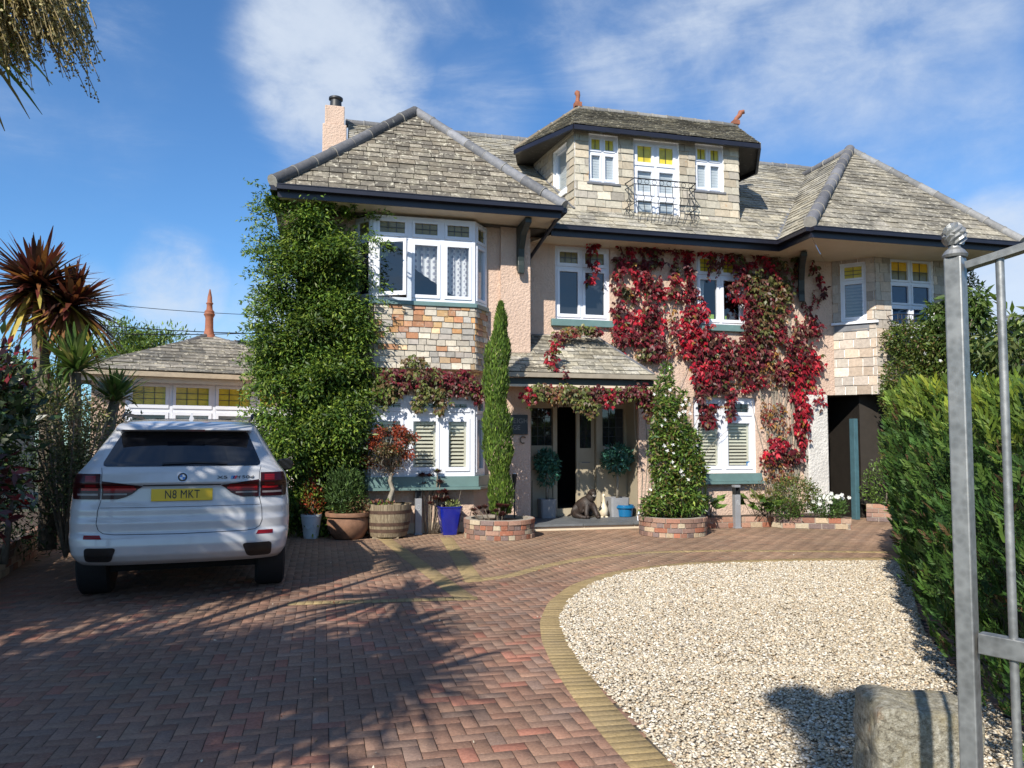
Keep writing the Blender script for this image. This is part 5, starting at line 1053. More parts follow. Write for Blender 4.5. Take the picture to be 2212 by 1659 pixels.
# big evergreen climber on the corner of the wing
def climber_mass():
    parts = []; poly = [(-5.65, .05), (-5.75, 1.0), (-5.72, 2.0), (-5.85, 2.9), (-5.78, 3.6), (-5.72, 4.4), (-5.65, 5.0), (-5.4, 5.2), (-4.9, 5.0), (-4.6, 4.9), (-4.5, 4.5), (-4.42, 3.8), (-4.32, 3.2), (-4.25, 2.3), (-4.25, 1.4), (-4.45, .8), (-4.6, .3), (-4.9, .05)]
    G = [(.078, .140, .022), (.11, .185, .028), (.052, .105, .020), (.15, .225, .032), (.032, .07, .015), (.19, .25, .035)]
    # lumps through the mass, each a spray of leaflets
    n = 0
    while n < 400:
        s, z = rng.uniform(-6.2, -4.0), rng.uniform(.1, 5.35)
        if not pip(np.array([s]), np.array([z]), poly)[0]: continue
        n += 1; ed = .14 * math.sin(s * 5 + z * 3) + .10 * math.sin(z * 7 - s * 3); t_ = (1.22 if z < 1.1 else 1.5) + rng.uniform(-.15, .30 if z < 1.1 else .42) + ed + (.15 if 1.1 < z < 2.4 else 0); r_ = rng.uniform(.12, .27); c = HW(s, t_, z); k = int(rng.integers(150, 260)); f = math.exp(rng.normal(0, .22))
        P = c + rng.normal(0, 1, (k, 3)) * np.array([r_, r_ * .8, r_ * .75]) * .62; d = unit(P - c + np.array([.05, -.25, .1])); parts.append(leaf_arrays(P, np.array([0, -.25, -.45]) + d * .7, d + np.array([0, -.6, .35]), rng.uniform(.06, .115, k), .27, pick(k, G) * f, .45, .5, .15, .15))
    # loose trails standing off the sides
    for _ in range(200):
        side = rng.random() < .7; z = rng.uniform(1.4, 5.4); s0 = -5.82 if side else -4.4; L_ = rng.uniform(.18, .52); dr = np.array([-1, .3, rng.uniform(.0, .7)]) if side else np.array([.8, .2, rng.uniform(-.5, .3)])
        if rng.random() < .25: z, s0, dr = 5.15, rng.uniform(-5.9, -4.6), np.array([rng.normal(0, .4), .1, 1.0]); L_ *= .6
        u_ = np.linspace(0, 1, 16)[:, None]; P = np.array([s0 + .1, 1.6 + rng.uniform(-.2, .3), z])[None] + unit(dr)[None] * u_ * L_ - np.array([0, 0, 1])[None] * u_ ** 2 * L_ * .35; Q = np.stack([HW(*p) for p in P]); Q = np.repeat(Q, 3, 0) + rng.normal(0, .02, (48, 3))
        parts.append(leaf_arrays(Q, unit(dr) * .6 + np.array([0, 0, -.3]), (0, -.6, .6), rng.uniform(.05, .085, 48), .34, pick(48, G) * 1.15, .6, .6))
    return parts
stems = [([HW(s, 1.6, 0), HW(s + .1, 1.5, 1.0), HW(s - .05, 1.55, 2.4), HW(s + .12, 1.5, 4.2)], [.045, .035, .03, .015]) for s in (-5.6, -5.1, -4.6)]
plant('climbing_shrub', 'tall dense evergreen climber hiding the left corner of the house', 'climber', climber_mass(), 'leaf', HW(-5.1, 1.6, 0), stems=stems)

# red creeper: clumps traced on the wall, each at its place on the main wall
RED, DRK, GRN, BRN = [(.36, .012, .028), (.25, .010, .025), (.46, .020, .036), (.17, .010, .020)], [(.135, .016, .024), (.10, .014, .020), (.185, .020, .030), (.07, .014, .016), (.10, .045, .03)], [(.095, .105, .030), (.07, .075, .025), (.125, .075, .035), (.13, .13, .04), (.10, .05, .03)], [(.20, .10, .05), (.26, .16, .08), (.17, .06, .04), (.30, .16, .04), (.22, .03, .03)]
KC = {'R': RED, 'D': DRK, 'G': GRN, 'B': BRN}
def v5(x, y): return ((x / 2.5523 + 1800) * .7373, (y / 2.5523 + 600) * .7373)
def v3(x, y): return ((x / 2.765 + 1900) * .7373, (y / 2.765 + 1050) * .7373)
CL5 = '''-181,272,48,24,D;-165,330,36,40,R;-192,400,14,55,D;-130,290,26,18,R;-190,565,20,30,R;-150,480,12,60,D;15,275,40,30,R;30,420,45,45,D;20,500,40,50,D;110,320,38,55,R;195,325,42,28,R;100,430,28,65,R;150,540,22,90,R;150,690,14,60,D;200,450,60,60,D;330,310,75,45,D;310,410,55,65,D;440,460,28,55,D;450,330,55,38,D;240,340,40,30,D;
540,340,32,38,R;540,440,42,65,R;560,560,36,75,D;30,620,48,55,D;80,640,45,45,G;230,570,60,60,D;300,640,55,55,D;450,560,45,45,R;380,655,85,42,R;20,760,55,45,D;270,760,55,70,D;250,850,65,75,D;140,840,62,52,R;20,880,45,55,R;340,900,30,55,R;110,960,100,52,D;200,1010,80,60,D;60,1010,55,45,D;300,1040,60,70,D;230,1110,70,50,G;
430,820,34,70,B;450,920,34,55,D;400,1020,42,70,B;560,800,62,52,R;640,790,52,62,R;600,900,100,75,R;580,1000,100,70,R;560,1095,80,50,R;550,680,60,50,D;600,660,40,40,D;740,1005,120,60,D;700,1110,130,62,D;820,1050,80,50,D;660,1225,90,80,R;760,1250,110,80,D;700,1345,110,70,D;640,1420,50,50,D;860,1410,40,60,D;865,1510,30,80,D;980,1370,44,26,R;900,1280,100,80,B;640,1310,70,50,R;840,1180,100,70,D;
640,285,45,20,D;700,365,75,28,R;820,330,55,34,D;840,400,34,24,R;780,440,50,34,D;900,400,52,52,G;920,480,52,42,D;1010,350,44,20,R;1020,465,44,44,R;1095,400,44,44,R;1060,350,52,34,D;1150,470,60,52,R;1200,420,52,34,G;1250,500,60,60,G;1340,395,40,24,G;1350,480,32,52,B;910,570,34,52,D;880,640,34,52,D;900,710,26,18,R;
1020,560,60,70,G;1100,600,100,90,G;1200,600,80,80,G;1270,640,50,80,G;980,680,52,70,D;1080,720,100,80,G;1180,760,90,80,G;1290,760,36,100,B;1000,830,60,80,D;1130,860,100,70,G;1000,930,52,70,D;1110,960,90,60,G;1220,930,60,80,D;1060,1040,100,70,D;970,1020,44,52,D;1030,1130,110,70,D;960,1200,90,80,D;1050,1230,80,80,B;1180,1160,60,90,B;1240,1250,52,90,D;1150,1300,110,80,B;1040,1310,80,60,D;
1300,1010,70,70,D;1390,1060,70,70,D;1400,1150,90,72,R;1470,1150,60,60,R;1390,1240,100,80,R;1490,1200,52,52,R;1400,1330,80,52,R;1320,1160,52,80,D;1450,860,34,34,D;1490,900,42,52,D;1500,970,20,44,D;1440,940,52,34,D;1380,920,42,44,D;1520,560,18,42,D;1550,650,22,52,D;1495,490,22,26,D;1380,1420,80,52,R;1500,1410,60,32,R;1390,1500,60,62,R;1400,1580,52,60,D;1380,1650,50,70,R;1500,1490,42,42,D;300,1130,60,40,D;250,930,50,60,D;420,1110,60,50,B'''
CL3 = '''940,450,44,110,B;1040,430,70,70,B;1050,560,90,80,B;1040,690,80,52,R;980,770,70,44,R;960,860,70,62,B;1080,870,100,80,B;1150,780,70,52,D;1230,500,52,70,R;1230,640,40,70,D;1225,770,24,60,D;1100,970,90,34,B;1010,960,80,30,B;480,480,50,80,D;640,420,32,80,D;440,440,50,70,D;500,400,60,40,D;1240,420,60,50,R;1350,330,60,40,R'''
parts = []
def creeper(txt, fn, t0, dens_=1.0, L=.095, drop=.9):
    sc = 2.5523 if fn is v5 else 2.765
    for item in txt.replace('\n', '').split(';'):
        if not item.strip(): continue
        x, y, rx, ry, k = item.split(','); x, y, rx, ry = map(float, (x, y, rx, ry)); (s0, z0) = wt(*fn(x, y), t0); (s1, z1) = wt(*fn(x + rx, y + ry), t0); rs, rz = abs(s1 - s0), abs(z1 - z0)
        rs *= 1.1; rz *= 1.1; nn = int(max(16, 1500 * rs * rz * dens_ * (.6 if k == 'B' else 1)))
        a = rng.uniform(0, 6.28, nn); q = np.sqrt(rng.random(nn)) * rng.normal(1, .14, nn); ps, pz_ = s0 + rs * q * np.cos(a), z0 + rz * q * np.sin(a); tt = t0 + np.abs(rng.normal(.03, .05, nn)) * (1.3 if k != 'B' else .8)
        P = np.stack([HW(u, v, w) for u, v, w in zip(ps, tt, pz_)]); f = math.exp(rng.normal(0, .15)); c = pick(nn, KC[k]) * f
        mixk = rng.random(nn) < .25; c[mixk] = pick(mixk.sum(), DRK + GRN[:2] + BRN[2:4] if k in 'RGB' else RED + GRN[:2] + BRN[1:3])
        for da in (-.55, 0, .55):
            ax = np.array([HU[0] * da, HU[1] * da, 0]) + np.array([0, -.25, -drop]); parts.append(leaf_arrays(P, ax, (HN[0], HN[1], .35), rng.uniform(.65, 1.25, nn) * L * (.75 if k == 'B' else 1), .46, c, .28, .38, .12, .10))
creeper(CL5, v5, .86); creeper(CL3, v3, .86)
for _ in range(130):   # trailing strands between the clumps
    x, y = rng.uniform(-30, 1500), rng.uniform(280, 1250)
    if 610 < x < 1000 and 440 < y < 980: continue
    if x < 330 and y > 1000: continue
    if y > 1000 and x < 560: continue
    s0, z0 = wt(*v5(x, y), .86); n_ = int(rng.integers(6, 18)); k_ = np.linspace(0, 1, n_); P = np.stack([HW(s0 + .05 * math.sin(u * 5 + x), .87 + .03 * u, z0 - u * n_ * .035) for u in k_])
    for da in (-.6, 0, .6): parts.append(leaf_arrays(P, np.array([HU[0] * da, HU[1] * da, 0]) + np.array([0, -.2, -.9]), (HN[0], HN[1], .3), rng.uniform(.05, .085, n_), .46, pick(n_, DRK + RED[:2] + GRN[:2] + BRN[:1]), .3, .4, .12, .1))
stems = []
for s0, spread, nst in ((3.72, .32, 34), (4.02, .18, 14), (1.7, .2, 8), (.95, .1, 5)):
    for _ in range(nst):
        s, zt = s0 + rng.normal(0, spread * .5), rng.uniform(1.6, 4.9); w = rng.normal(0, .5 if s0 > 3 else .9); path = [HW(s + w * (k ** 1.6) * .8 + .05 * math.sin(k * 9 + s * 7), T_M + .035 + .03 * rng.random(), .15 + zt * k) for k in np.linspace(0, 1, 9)]; stems.append((path, list(np.linspace(.009, .003, 9))))
plant('red_creeper', 'crimson and bronze creeper spread over the pink wall between the upstairs windows', 'creeper', parts, 'leaf', HW(3.8, T_M, 0), stems=stems, stem_mat='bark_grey')
# creepers along the porch eave and over the lower bay window
def fest(items, t0, L=.07):
    for x, y, rx, ry, k, n in items:
        s0, z0 = wt(x, y, t0); s1, z1 = wt(x + rx, y + ry, t0); rs, rz = abs(s1 - s0), abs(z1 - z0); a = rng.uniform(0, 6.28, n); q = np.sqrt(rng.random(n)) * rng.normal(1, .15, n)
        P = np.stack([HW(s0 + rs * u * math.cos(v), t0 + rng.normal(0, .07), z0 + rz * u * math.sin(v)) for u, v in zip(q, a)]); c = pick(n, KC[k]); mixk = rng.random(n) < .25; c[mixk] = pick(mixk.sum(), GRN)
        for da in (-.55, 0, .55): parts.append(leaf_arrays(P, np.array([HU[0] * da, HU[1] * da, 0]) + np.array([0, -.2, -.9]), (HN[0], HN[1], .4), rng.uniform(.7, 1.25, n) * L, .46, c, .3, .4, .12, .12))
GRN = [(.12, .15, .03), (.09, .11, .03), (.15, .10, .04), (.17, .18, .05), (.10, .05, .03)]; KC['G'] = GRN
parts = []
fest([(1140, 855, 14, 22, 'R', 60), (1165, 845, 22, 18, 'G', 110), (1195, 850, 22, 22, 'B', 110), (1225, 850, 22, 24, 'G', 120), (1255, 860, 25, 28, 'G', 150), (1275, 880, 18, 22, 'G', 70), (1290, 850, 20, 22, 'D', 100), (1312, 858, 13, 22, 'R', 70), (1335, 850, 18, 18, 'D', 80), (1365, 848, 22, 16, 'D', 90), (1395, 860, 20, 22, 'D', 90), (1405, 885, 14, 24, 'D', 60), (1385, 845, 18, 18, 'D', 60), (1420, 845, 16, 20, 'G', 60)], PE + .12)
fest([(1212, 805, 16, 14, 'D', 40), (1190, 775, 12, 22, 'R', 50), (1198, 750, 13, 16, 'R', 45)], 1.75); fest([(1210, 728, 18, 12, 'D', 50), (1232, 715, 20, 12, 'B', 60), (1262, 712, 26, 12, 'G', 70), (1285, 715, 18, 12, 'D', 50)], 1.15)
plant('porch_creeper', 'green and red creeper swagged along the edge of the porch roof', 'creeper', parts, 'leaf', HW(0, PE, 2.5))
parts = []
fest([(850, 808, 26, 14, 'D', 120), (905, 815, 26, 20, 'G', 110), (875, 825, 30, 20, 'D', 130), (930, 812, 24, 18, 'D', 100), (960, 820, 24, 22, 'D', 130), (985, 830, 22, 24, 'D', 120), (1015, 835, 24, 22, 'D', 140), (1035, 850, 14, 18, 'D', 70), (925, 845, 24, 20, 'G', 110), (955, 855, 20, 18, 'G', 70), (905, 870, 14, 20, 'G', 60), (850, 845, 20, 20, 'G', 80), (890, 780, 30, 14, 'G', 60), (950, 880, 12, 16, 'G', 30), (830, 840, 22, 40, 'G', 160), (1005, 805, 16, 10, 'D', 40)], 1.78)
plant('bay_creeper', 'dark red creeper hanging over the lower bay window', 'creeper', parts, 'leaf', HW(-3.3, 1.7, 2.4))
# white flowered climber by the porch
JG = [(.06, .12, .020), (.09, .16, .028), (.12, .19, .034), (.035, .075, .018), (.16, .20, .04), (.13, .10, .04)]
parts = []
for c, r, n in (((2.46, 12.4, .55), (.25, .24, .32), 1300), ((2.82, 12.4, .62), (.28, .24, .36), 1400), ((2.50, 12.45, 1.05), (.26, .22, .34), 1300), ((2.90, 12.4, 1.15), (.30, .24, .34), 1500), ((2.56, 12.5, 1.5), (.30, .22, .28), 1300), ((2.84, 12.45, 1.62), (.24, .22, .28), 1000), ((2.56, 12.6, 1.98), (.20, .2, .26), 800), ((2.78, 12.6, 2.05), (.16, .16, .22), 500), ((2.62, 12.8, 2.38), (.17, .15, .24), 500), ((2.70, 12.95, 2.7), (.10, .1, .16), 170), ((2.22, 12.25, .48), (.2, .2, .18), 500), ((3.05, 12.25, .5), (.2, .2, .2), 450), ((3.14, 12.3, 1.02), (.14, .15, .22), 260), ((2.28, 12.4, 1.35), (.11, .12, .2), 170), ((2.1, 12.25, .40), (.14, .14, .14), 180), ((2.93, 12.6, 2.2), (.10, .1, .18), 130), ((3.06, 12.35, 1.05), (.22, .2, .32), 800), ((3.0, 12.4, 1.5), (.20, .2, .26), 600), ((2.36, 12.42, 1.62), (.16, .16, .3), 450), ((2.42, 12.5, 2.05), (.13, .13, .2), 260)):
    parts.append(clump(int(n * .85), (2.64 + (c[0] - 2.68) * .80, c[1], c[2]), (r[0] * .86, r[1], r[2]), (0, -.3, -.25), .085, .36, JG, ja=.6))
stems = [([(2.6 + dx, 12.4, .2), (2.6 + dx * 2, 12.6, 1.2), (2.7 + dx, 12.9, 2.3)], [.03, .022, .012]) for dx in (-.15, .05, .2)]
o = plant('flowering_climber', 'bushy green climber dotted with white flowers beside the porch', 'climber', parts, 'leaf_gloss', (2.6, 12.4, .25), stems=stems)
def flower(L, k, col):
    a = np.arange(k) * 2 * math.pi / k; V, F, C = leaf_arrays(np.zeros((k, 3)), np.stack([np.cos(a), np.full(k, -.25), np.sin(a)], 1), (0, -1, .3), L, .6, np.full((k, 3), col), .1, .2, .05, .03); return V, F, C
def flowers(o, base, pts, arr):
    first = npmesh('flower', *arr, M['leaf_matt'], parent=o)
    for i, p in enumerate(pts):
        f = first if i == 0 else first.copy()
        if i: COL.objects.link(f); f.parent = o
        f.location = tuple(np.asarray(p) - np.asarray(base)); f.rotation_euler = (random.uniform(-.5, .5), random.uniform(0, 3), random.uniform(-.5, .5)); k = random.uniform(.75, 1.25); f.scale = (k, k, k)
flowers(o, (2.6, 12.4, .25), [(2.66 + rng.normal(0, .16), 12.14 + .24 * (z - .7) / 1.5 + rng.normal(0, .05), z) for z in rng.uniform(.7, 2.45, 26)], flower(.036, 5, .78))
# pencil cypress
parts = []; CG = [(.075, .135, .020), (.10, .17, .024), (.055, .10, .018), (.13, .19, .03)]
n = 15000; k = rng.random(n); z = .34 + 3.34 * k; rad = np.interp(k, [0, .1, .3, .6, .8, .92, 1], [.155, .185, .21, .195, .16, .10, .01]) * (1 + .16 * np.sin(z * 5.1) + .10 * np.sin(z * 11.3)) ; a = rng.uniform(0, 6.28, n); q = .55 + .45 * rng.random(n) ** .5; lob = 1 + .10 * np.sin(3 * a + z * 4)
P = np.stack([-.22 + rad * q * lob * np.cos(a) + .04 * np.sin(z * 2.2), 12.02 + rad * q * lob * np.sin(a), z], 1); d = np.stack([np.cos(a), np.sin(a), np.full(n, .1)], 1)
parts.append(leaf_arrays(P, np.array([0, 0, 1.0]) + d * .22, d, rng.uniform(.05, .095, n), .24, pick(n, CG), .22, .5, .1, .28))
plant('pencil_cypress', 'narrow upright cypress growing from the round brick planter', 'cypress', parts, 'leaf_matt', (-.22, 12.02, .25), stems=[([(-.22, 12.02, .24), (-.2, 12.02, 1.5), (-.22, 12.02, 3.4)], [.05, .04, .012])])
# houseleek rosettes
def rosette(c, r, cols, n=22, tilt=.55):
    a = np.arange(n) * 2.39996; k = np.sqrt(np.arange(n) / n); d = np.stack([np.cos(a) * k, np.sin(a) * k, tilt + .8 * (1 - k)], 1); return leaf_arrays(np.repeat(np.asarray(c, float)[None], n, 0) + d * .01, d, np.stack([-np.cos(a), -np.sin(a), np.full(n, 1.5)], 1), r * (.55 + .45 * k), .55, pick(n, cols), .08, .1, .15, .15)
AE = [(.085, .022, .028), (.06, .018, .022), (.12, .035, .03), (.05, .03, .02)]
o = thing('houseleek', 'clump of dark purple rosettes at the front of the cypress planter', 'succulent', (PL[0], PL[1] - .2, .25))
for _ in range(16):
    q = (.36 * rng.normal(0, .42), -.02 + rng.normal(0, .1), rng.uniform(.05, .24)); V, F, C = rosette(q, rng.uniform(.07, .11), AE); r_ = npmesh('rosette', V, F, C, M['leaf_gloss'], parent=o); sb = MB(); sb.tube([(q[0] * .7, q[1] * .7, 0), q], .008, 5); sb.build('stem', M['bark'], r_)
parts, stems = [], []
for x, z in ((928, 1030), (945, 1022), (950, 1045), (935, 1060), (915, 1048), (960, 1065), (940, 1080), (955, 1085), (962, 1098), (930, 1090), (912, 1030), (948, 1068)):
    p = wd(x, z, 12.33 + rng.uniform(-.05, .10)); parts.append(rosette(p, rng.uniform(.08, .12), AE + [(.16, .2, .04)] * (x == 945), tilt=.3)); stems.append(([(p[0] * .5 + .5 * (-1.36), 12.42, .02), (p[0] * .8 + .2 * (-1.36), 12.40, p[2] * .5), p], [.014, .011, .008]))
plant('tree_houseleek', 'branching dark red houseleek growing by the wall behind the grey bollard', 'succulent', parts, 'leaf_gloss', (-1.35, 12.42, 0), stems=stems)
# ---------------------------------------------------------------- pots and things along the front
def on_ground(x, y, z=0): return gz(x, y, z)
def strap(base, d, L, wd_, droop, col, seg=6, tipw=.12):
    """one sword leaf: base, unit direction, length, width, how far gravity bends it"""
    s = np.cross(d, (0, 0, 1.0)); s = s / (np.linalg.norm(s) + 1e-6); k = np.linspace(0, 1, seg + 1); P = base + d * L * k[:, None] + np.array([0, 0, -1.0]) * droop * L * (k ** 2.2)[:, None]
    w = wd_ * np.interp(k, [0, .12, .45, .8, 1], [.55, .85, 1, .62, tipw]) / 2; V = np.concatenate([P - s * w[:, None], P + s * w[:, None]], 0); i = np.arange(seg); F = np.stack([i, i + 1, i + 1 + seg + 1, i + seg + 1], 1); return V, F, np.repeat(np.asarray(col)[None], len(V), 0) * np.interp(np.r_[k, k], [0, 1], [.9, 1.08])[:, None]
def strap_head(c, n, L, wd_, cols, up=.25, droop=(.1, .7), lo=-.85, dead=None, p=None):
    out = []
    for _ in range(n):
        zc = rng.uniform(lo, 1.0); a = rng.uniform(0, 6.28); r_ = math.sqrt(max(0, 1 - zc * zc)); d = np.array([r_ * math.cos(a), r_ * math.sin(a), zc * .9 + up]); d /= np.linalg.norm(d)
        col = pick(1, cols, p)[0] if not (dead is not None and zc < -.25 and rng.random() < .5) else pick(1, dead)[0]
        out.append(strap(np.asarray(c) + d * .03, d, L * rng.uniform(.7, 1.12), wd_ * rng.uniform(.8, 1.15), rng.uniform(*droop) * (1 - .5 * max(0, zc)), col * math.exp(rng.normal(0, .15))))
    return out
def pot(name, label, loc, prof_, mat, soil_z, soil_r, sq=None, rz=0.0, n=32, cat='plant pot', group=None):
    o = thing(name, label, cat, loc, rz, group); MB().lathe(prof_, (0, 0, 0), n, sq=sq).build('pot', mat, o, smooth=True, angle=35); MB().lathe([(.005, soil_z + .01), (soil_r, soil_z)], (0, 0, 0), 20, sq=sq).build('soil', M['soil'], o); return o
def front(px, t, z=0): return HW(wt(px, 1150, t)[0], t, z)
pw = front(672, 1.72); M['pot_white'] = plain('pot_white_glaze', (.50, .58, .62), .4, var=.12)
o = pot('flower_pot', 'pale blue grey bucket shaped pot of red tipped shrub', pw, [(.105, 0), (.112, .02), (.150, .30), (.152, .33), (.160, .335), (.160, .37), (.142, .37), (.135, .30)], M['pot_white'], .32, .136, cat='plant pot')
b = MB(); b.tube([(.045 * math.cos(a), -.135 + .004 * math.sin(a), .20 + .045 * math.sin(a)) for a in np.linspace(0, 6.28, 20)], .006, 5); b.tube([(.07, -.128, .23), (.09, -.122, .17)], .006, 5); b.build('moulding', M['pot_white'], o)
parts = [clump(700, pw + (0, 0, .62), (.20, .18, .30), (0, 0, .8), .055, .42, [(.30, .09, .03), (.22, .13, .03), (.36, .06, .03), (.13, .14, .04)]), clump(200, pw + (0, .03, .95), (.09, .08, .2), (0, 0, 1), .05, .4, [(.34, .07, .03), (.28, .10, .03)])]
plant('potted_shrub', 'red tipped shrub growing in the pale blue pot', 'shrub', parts, 'leaf', pw + (0, 0, .3), stems=[([pw + (0, 0, .3), pw + (.05 * i, 0, .7)], [.008, .004]) for i in (-1, 0, 1, 2)])
pt_ = front(752, 1.90); M['pot_clay'] = plain('pot_clay', (.20, .105, .062), .75, var=.35, scale=7, bump=.3)
pot('flower_pot', 'wide round brown clay pot between the pale pot and the barrel', pt_, [(.20, 0), (.23, .02), (.305, .15), (.325, .24), (.31, .33), (.305, .345), (.345, .35), (.35, .39), (.345, .41), (.305, .41), (.29, .36)], M['pot_clay'], .35, .29)
parts = [clump(2600, pt_ + (-.05, 0, .72), (.30, .26, .36), (0, 0, .7), .085, .22, [(.05, .095, .025), (.035, .07, .02), (.07, .12, .03)]), clump(300, pt_ + (.15, -.1, .5), (.2, .15, .15), (0, 0, .3), .05, .4, [(.12, .06, .03), (.09, .1, .03)])]
plant('potted_shrub', 'fine leaved dark green shrub filling the wide clay pot', 'shrub', parts, 'leaf_matt', pt_ + (0, 0, .36))
# half barrel with the twisted little maple
pb = front(838, 1.88); t = NT('barrel_wood'); wv = t.noise(9, 6, .7, t.coord(scale=(6, 6, .5))); t.set('Base Color', t.ramp(wv, [(.3, (.11, .085, .055)), (.5, (.22, .175, .115)), (.7, (.34, .29, .20))])); t.set('Roughness', .9); t.bump(wv, .6, .01); M['barrel'] = t.m
o = thing('half_barrel', 'weathered oak half barrel planter with rusty hoops', 'barrel', pb); b = MB(); ns = 22
for i in range(ns):
    a0, a1 = 2 * math.pi * i / ns, 2 * math.pi * (i + 1) / ns - .012; g = []
    for z, r in ((.03, .285), (.12, .315), (.30, .345), (.45, .36), (.525 + random.uniform(-.006, .006), .365)): g.append([(r * math.cos(a), r * math.sin(a), z) for a in np.linspace(a0, a1, 4)])
    ztop = g[-1][0][2]; g.append([(.33 * math.cos(a), .33 * math.sin(a), ztop) for a in np.linspace(a0, a1, 4)]); b.grid(g)
b.lathe([(.275, .03), (.275, .05), (.34, .5)], n=32, cap=False); b.build('staves', M['barrel'], o)
rust = plain('hoop_rust', (.085, .05, .035), .8, var=.4, scale=14)
for z, r in ((.10, .3125), (.20, .332), (.385, .357)): MB().lathe([(r, z), (r + .005 + .006, z + .052)], n=40, cap=False).build('hoop', rust, o, smooth=True)
MB().lathe([(.01, .50), (.335, .485)], n=24).build('soil', M['soil'], o); b = MB(); b.box(-.2, -.02, -.24, -.12, 0, .032, mi=0); b.box(.05, .2, -.22, -.12, 0, .032); b.build('foot', M['barrel'], o)
parts = []; tr = [pb + np.array(q) for q in ((.02, 0, .48), (.03, 0, .62), (.07, .01, .74), (.02, .02, .88), (.05, 0, 1.0), (.02, 0, 1.12))]; stems = [(tr, [.042, .04, .036, .034, .03, .022])]
for _ in range(34):
    a = rng.uniform(0, 6.28); e = pb + np.array([.38 * math.cos(a) * rng.uniform(.4, 1), .30 * math.sin(a), rng.uniform(1.05, 1.72)]); m_ = tr[-2] * .45 + e * .55 + rng.normal(0, .05, 3); stems.append(([tr[-1] if rng.random() < .6 else tr[-2], m_, e], [.012, .008, .004]))
    cc = [(.30, .05, .022), (.22, .04, .022), (.36, .085, .03), (.16, .04, .025)] if rng.random() < .7 else [(.14, .09, .05), (.11, .10, .04)]; parts.append(clump(95 if e[2] > 1.3 else 45, e, (.12, .11, .09), (0, -.2, -.3), .05, .5, cc, shell=.1))
parts.append(clump(420, pb + (0, 0, 1.2), (.4, .32, .22), (0, 0, -.3), .04, .45, [(.13, .10, .07), (.10, .075, .05), (.17, .08, .05)], shell=.2)); parts.append(clump(90, pb + (-.1, -.1, .53), (.2, .15, .05), (0, 0, 1), .05, .5, [(.12, .2, .03), (.2, .08, .05)]))
plant('bonsai_maple', 'small twisted maple with thinning red leaves in the half barrel', 'tree', parts, 'leaf', pb + (0, 0, .48), stems=stems, stem_mat='bark_grey')
# square bollards with a round mark, two of a kind
M['bollard'] = plain('bollard_grey', (.24, .25, .27), .5, var=.1)
def bollard(loc, label, ang):
    o = thing('bollard_light', label, 'garden light', loc, ang, 'grey bollard lights in the beds'); b = MB(); b.box(-.052, .052, -.052, .052, .02, .58); b.box(-.066, .066, -.066, .066, 0, .022); b.build('post', M['bollard'], o, bevel=.004)
    MB().box(-.056, .056, -.05, .056, .705, .745).build('cap', M['bollard'], o, bevel=.003); b = MB(); b.box(-.05, .05, .02, .05, .58, .705); b.box(-.05, -.038, -.05, .02, .58, .705); b.box(.038, .05, -.05, .02, .58, .705); b.build('light_housing', M['iron'], o)
    b = MB(); b.tube([(.030 * math.cos(a), -.054, .44 + .045 * math.sin(a)) for a in np.linspace(0, 2 * math.pi, 22)], .004, 5); b.tube([(.010 * math.cos(a), -.054, .455 + .03 * math.sin(a)) for a in np.linspace(0, 2 * math.pi, 16)], .004, 5); b.build('emblem', plain('emblem_pale', (.38, .40, .42), .4), o); return o
bollard(front(903, 1.64), 'grey bollard light on the drive beside the barrel', YAW); bollard(np.array([3.90, 13.27, .0]), 'grey bollard light in the flower bed below the louvred window', YAW)
pbp = front(970, 1.72); M['cobalt'] = plain('cobalt_glaze', (.006, .016, .24), .18, var=.15, coat=.6)
pot('flower_pot', 'tall square cobalt blue glazed pot', pbp, [(.115, 0), (.118, .01), (.185, .43), (.193, .435), (.194, .455), (.165, .455), (.155, .38)], M['cobalt'], .41, .16, sq=7, rz=YAW + R(4))
parts = [rosette(pbp + np.array(q), .07, AE) for q in ((-.05, 0, .62), (-.08, -.02, .55), (0, .02, .53), (.04, -.03, .50), (-.12, .02, .5), (-.03, -.08, .57), (-.075, .01, .66))]; parts.append(clump(160, pbp + (.06, -.05, .47), (.12, .1, .07), (0, 0, 1), .05, .4, [(.22, .24, .10), (.14, .18, .05)]))
plant('potted_houseleek', 'dark houseleek and pale herbs planted in the blue pot', 'succulent', parts, 'leaf_gloss', pbp + (0, 0, .42), stems=[([pbp + (-.05, 0, .41), pbp + (-.05, 0, .62)], [.012, .008]), ([pbp + (.13, 0, .43), pbp + (.19, 0, .70)], [.006, .004])])
# stake light by the cypress
o = thing('stake_light', 'thin black torch shaped garden light on a stake', 'garden light', (.04, 12.35, .27)); b = MB(); b.tube([(0, 0, 0), (0, 0, .52)], .012, 8); b.lathe([(.014, .50), (.03, .56), (.042, .66), (.045, .70), (.03, .705)], n=12, cap=False); b.build('post', M['iron'], o, smooth=True, angle=40); MB().lathe([(.02, .58), (.03, .64), (.034, .69), (.02, .72)], n=12).build('lamp', plain('lamp_frost', (.6, .6, .62), .4), o, smooth=True)
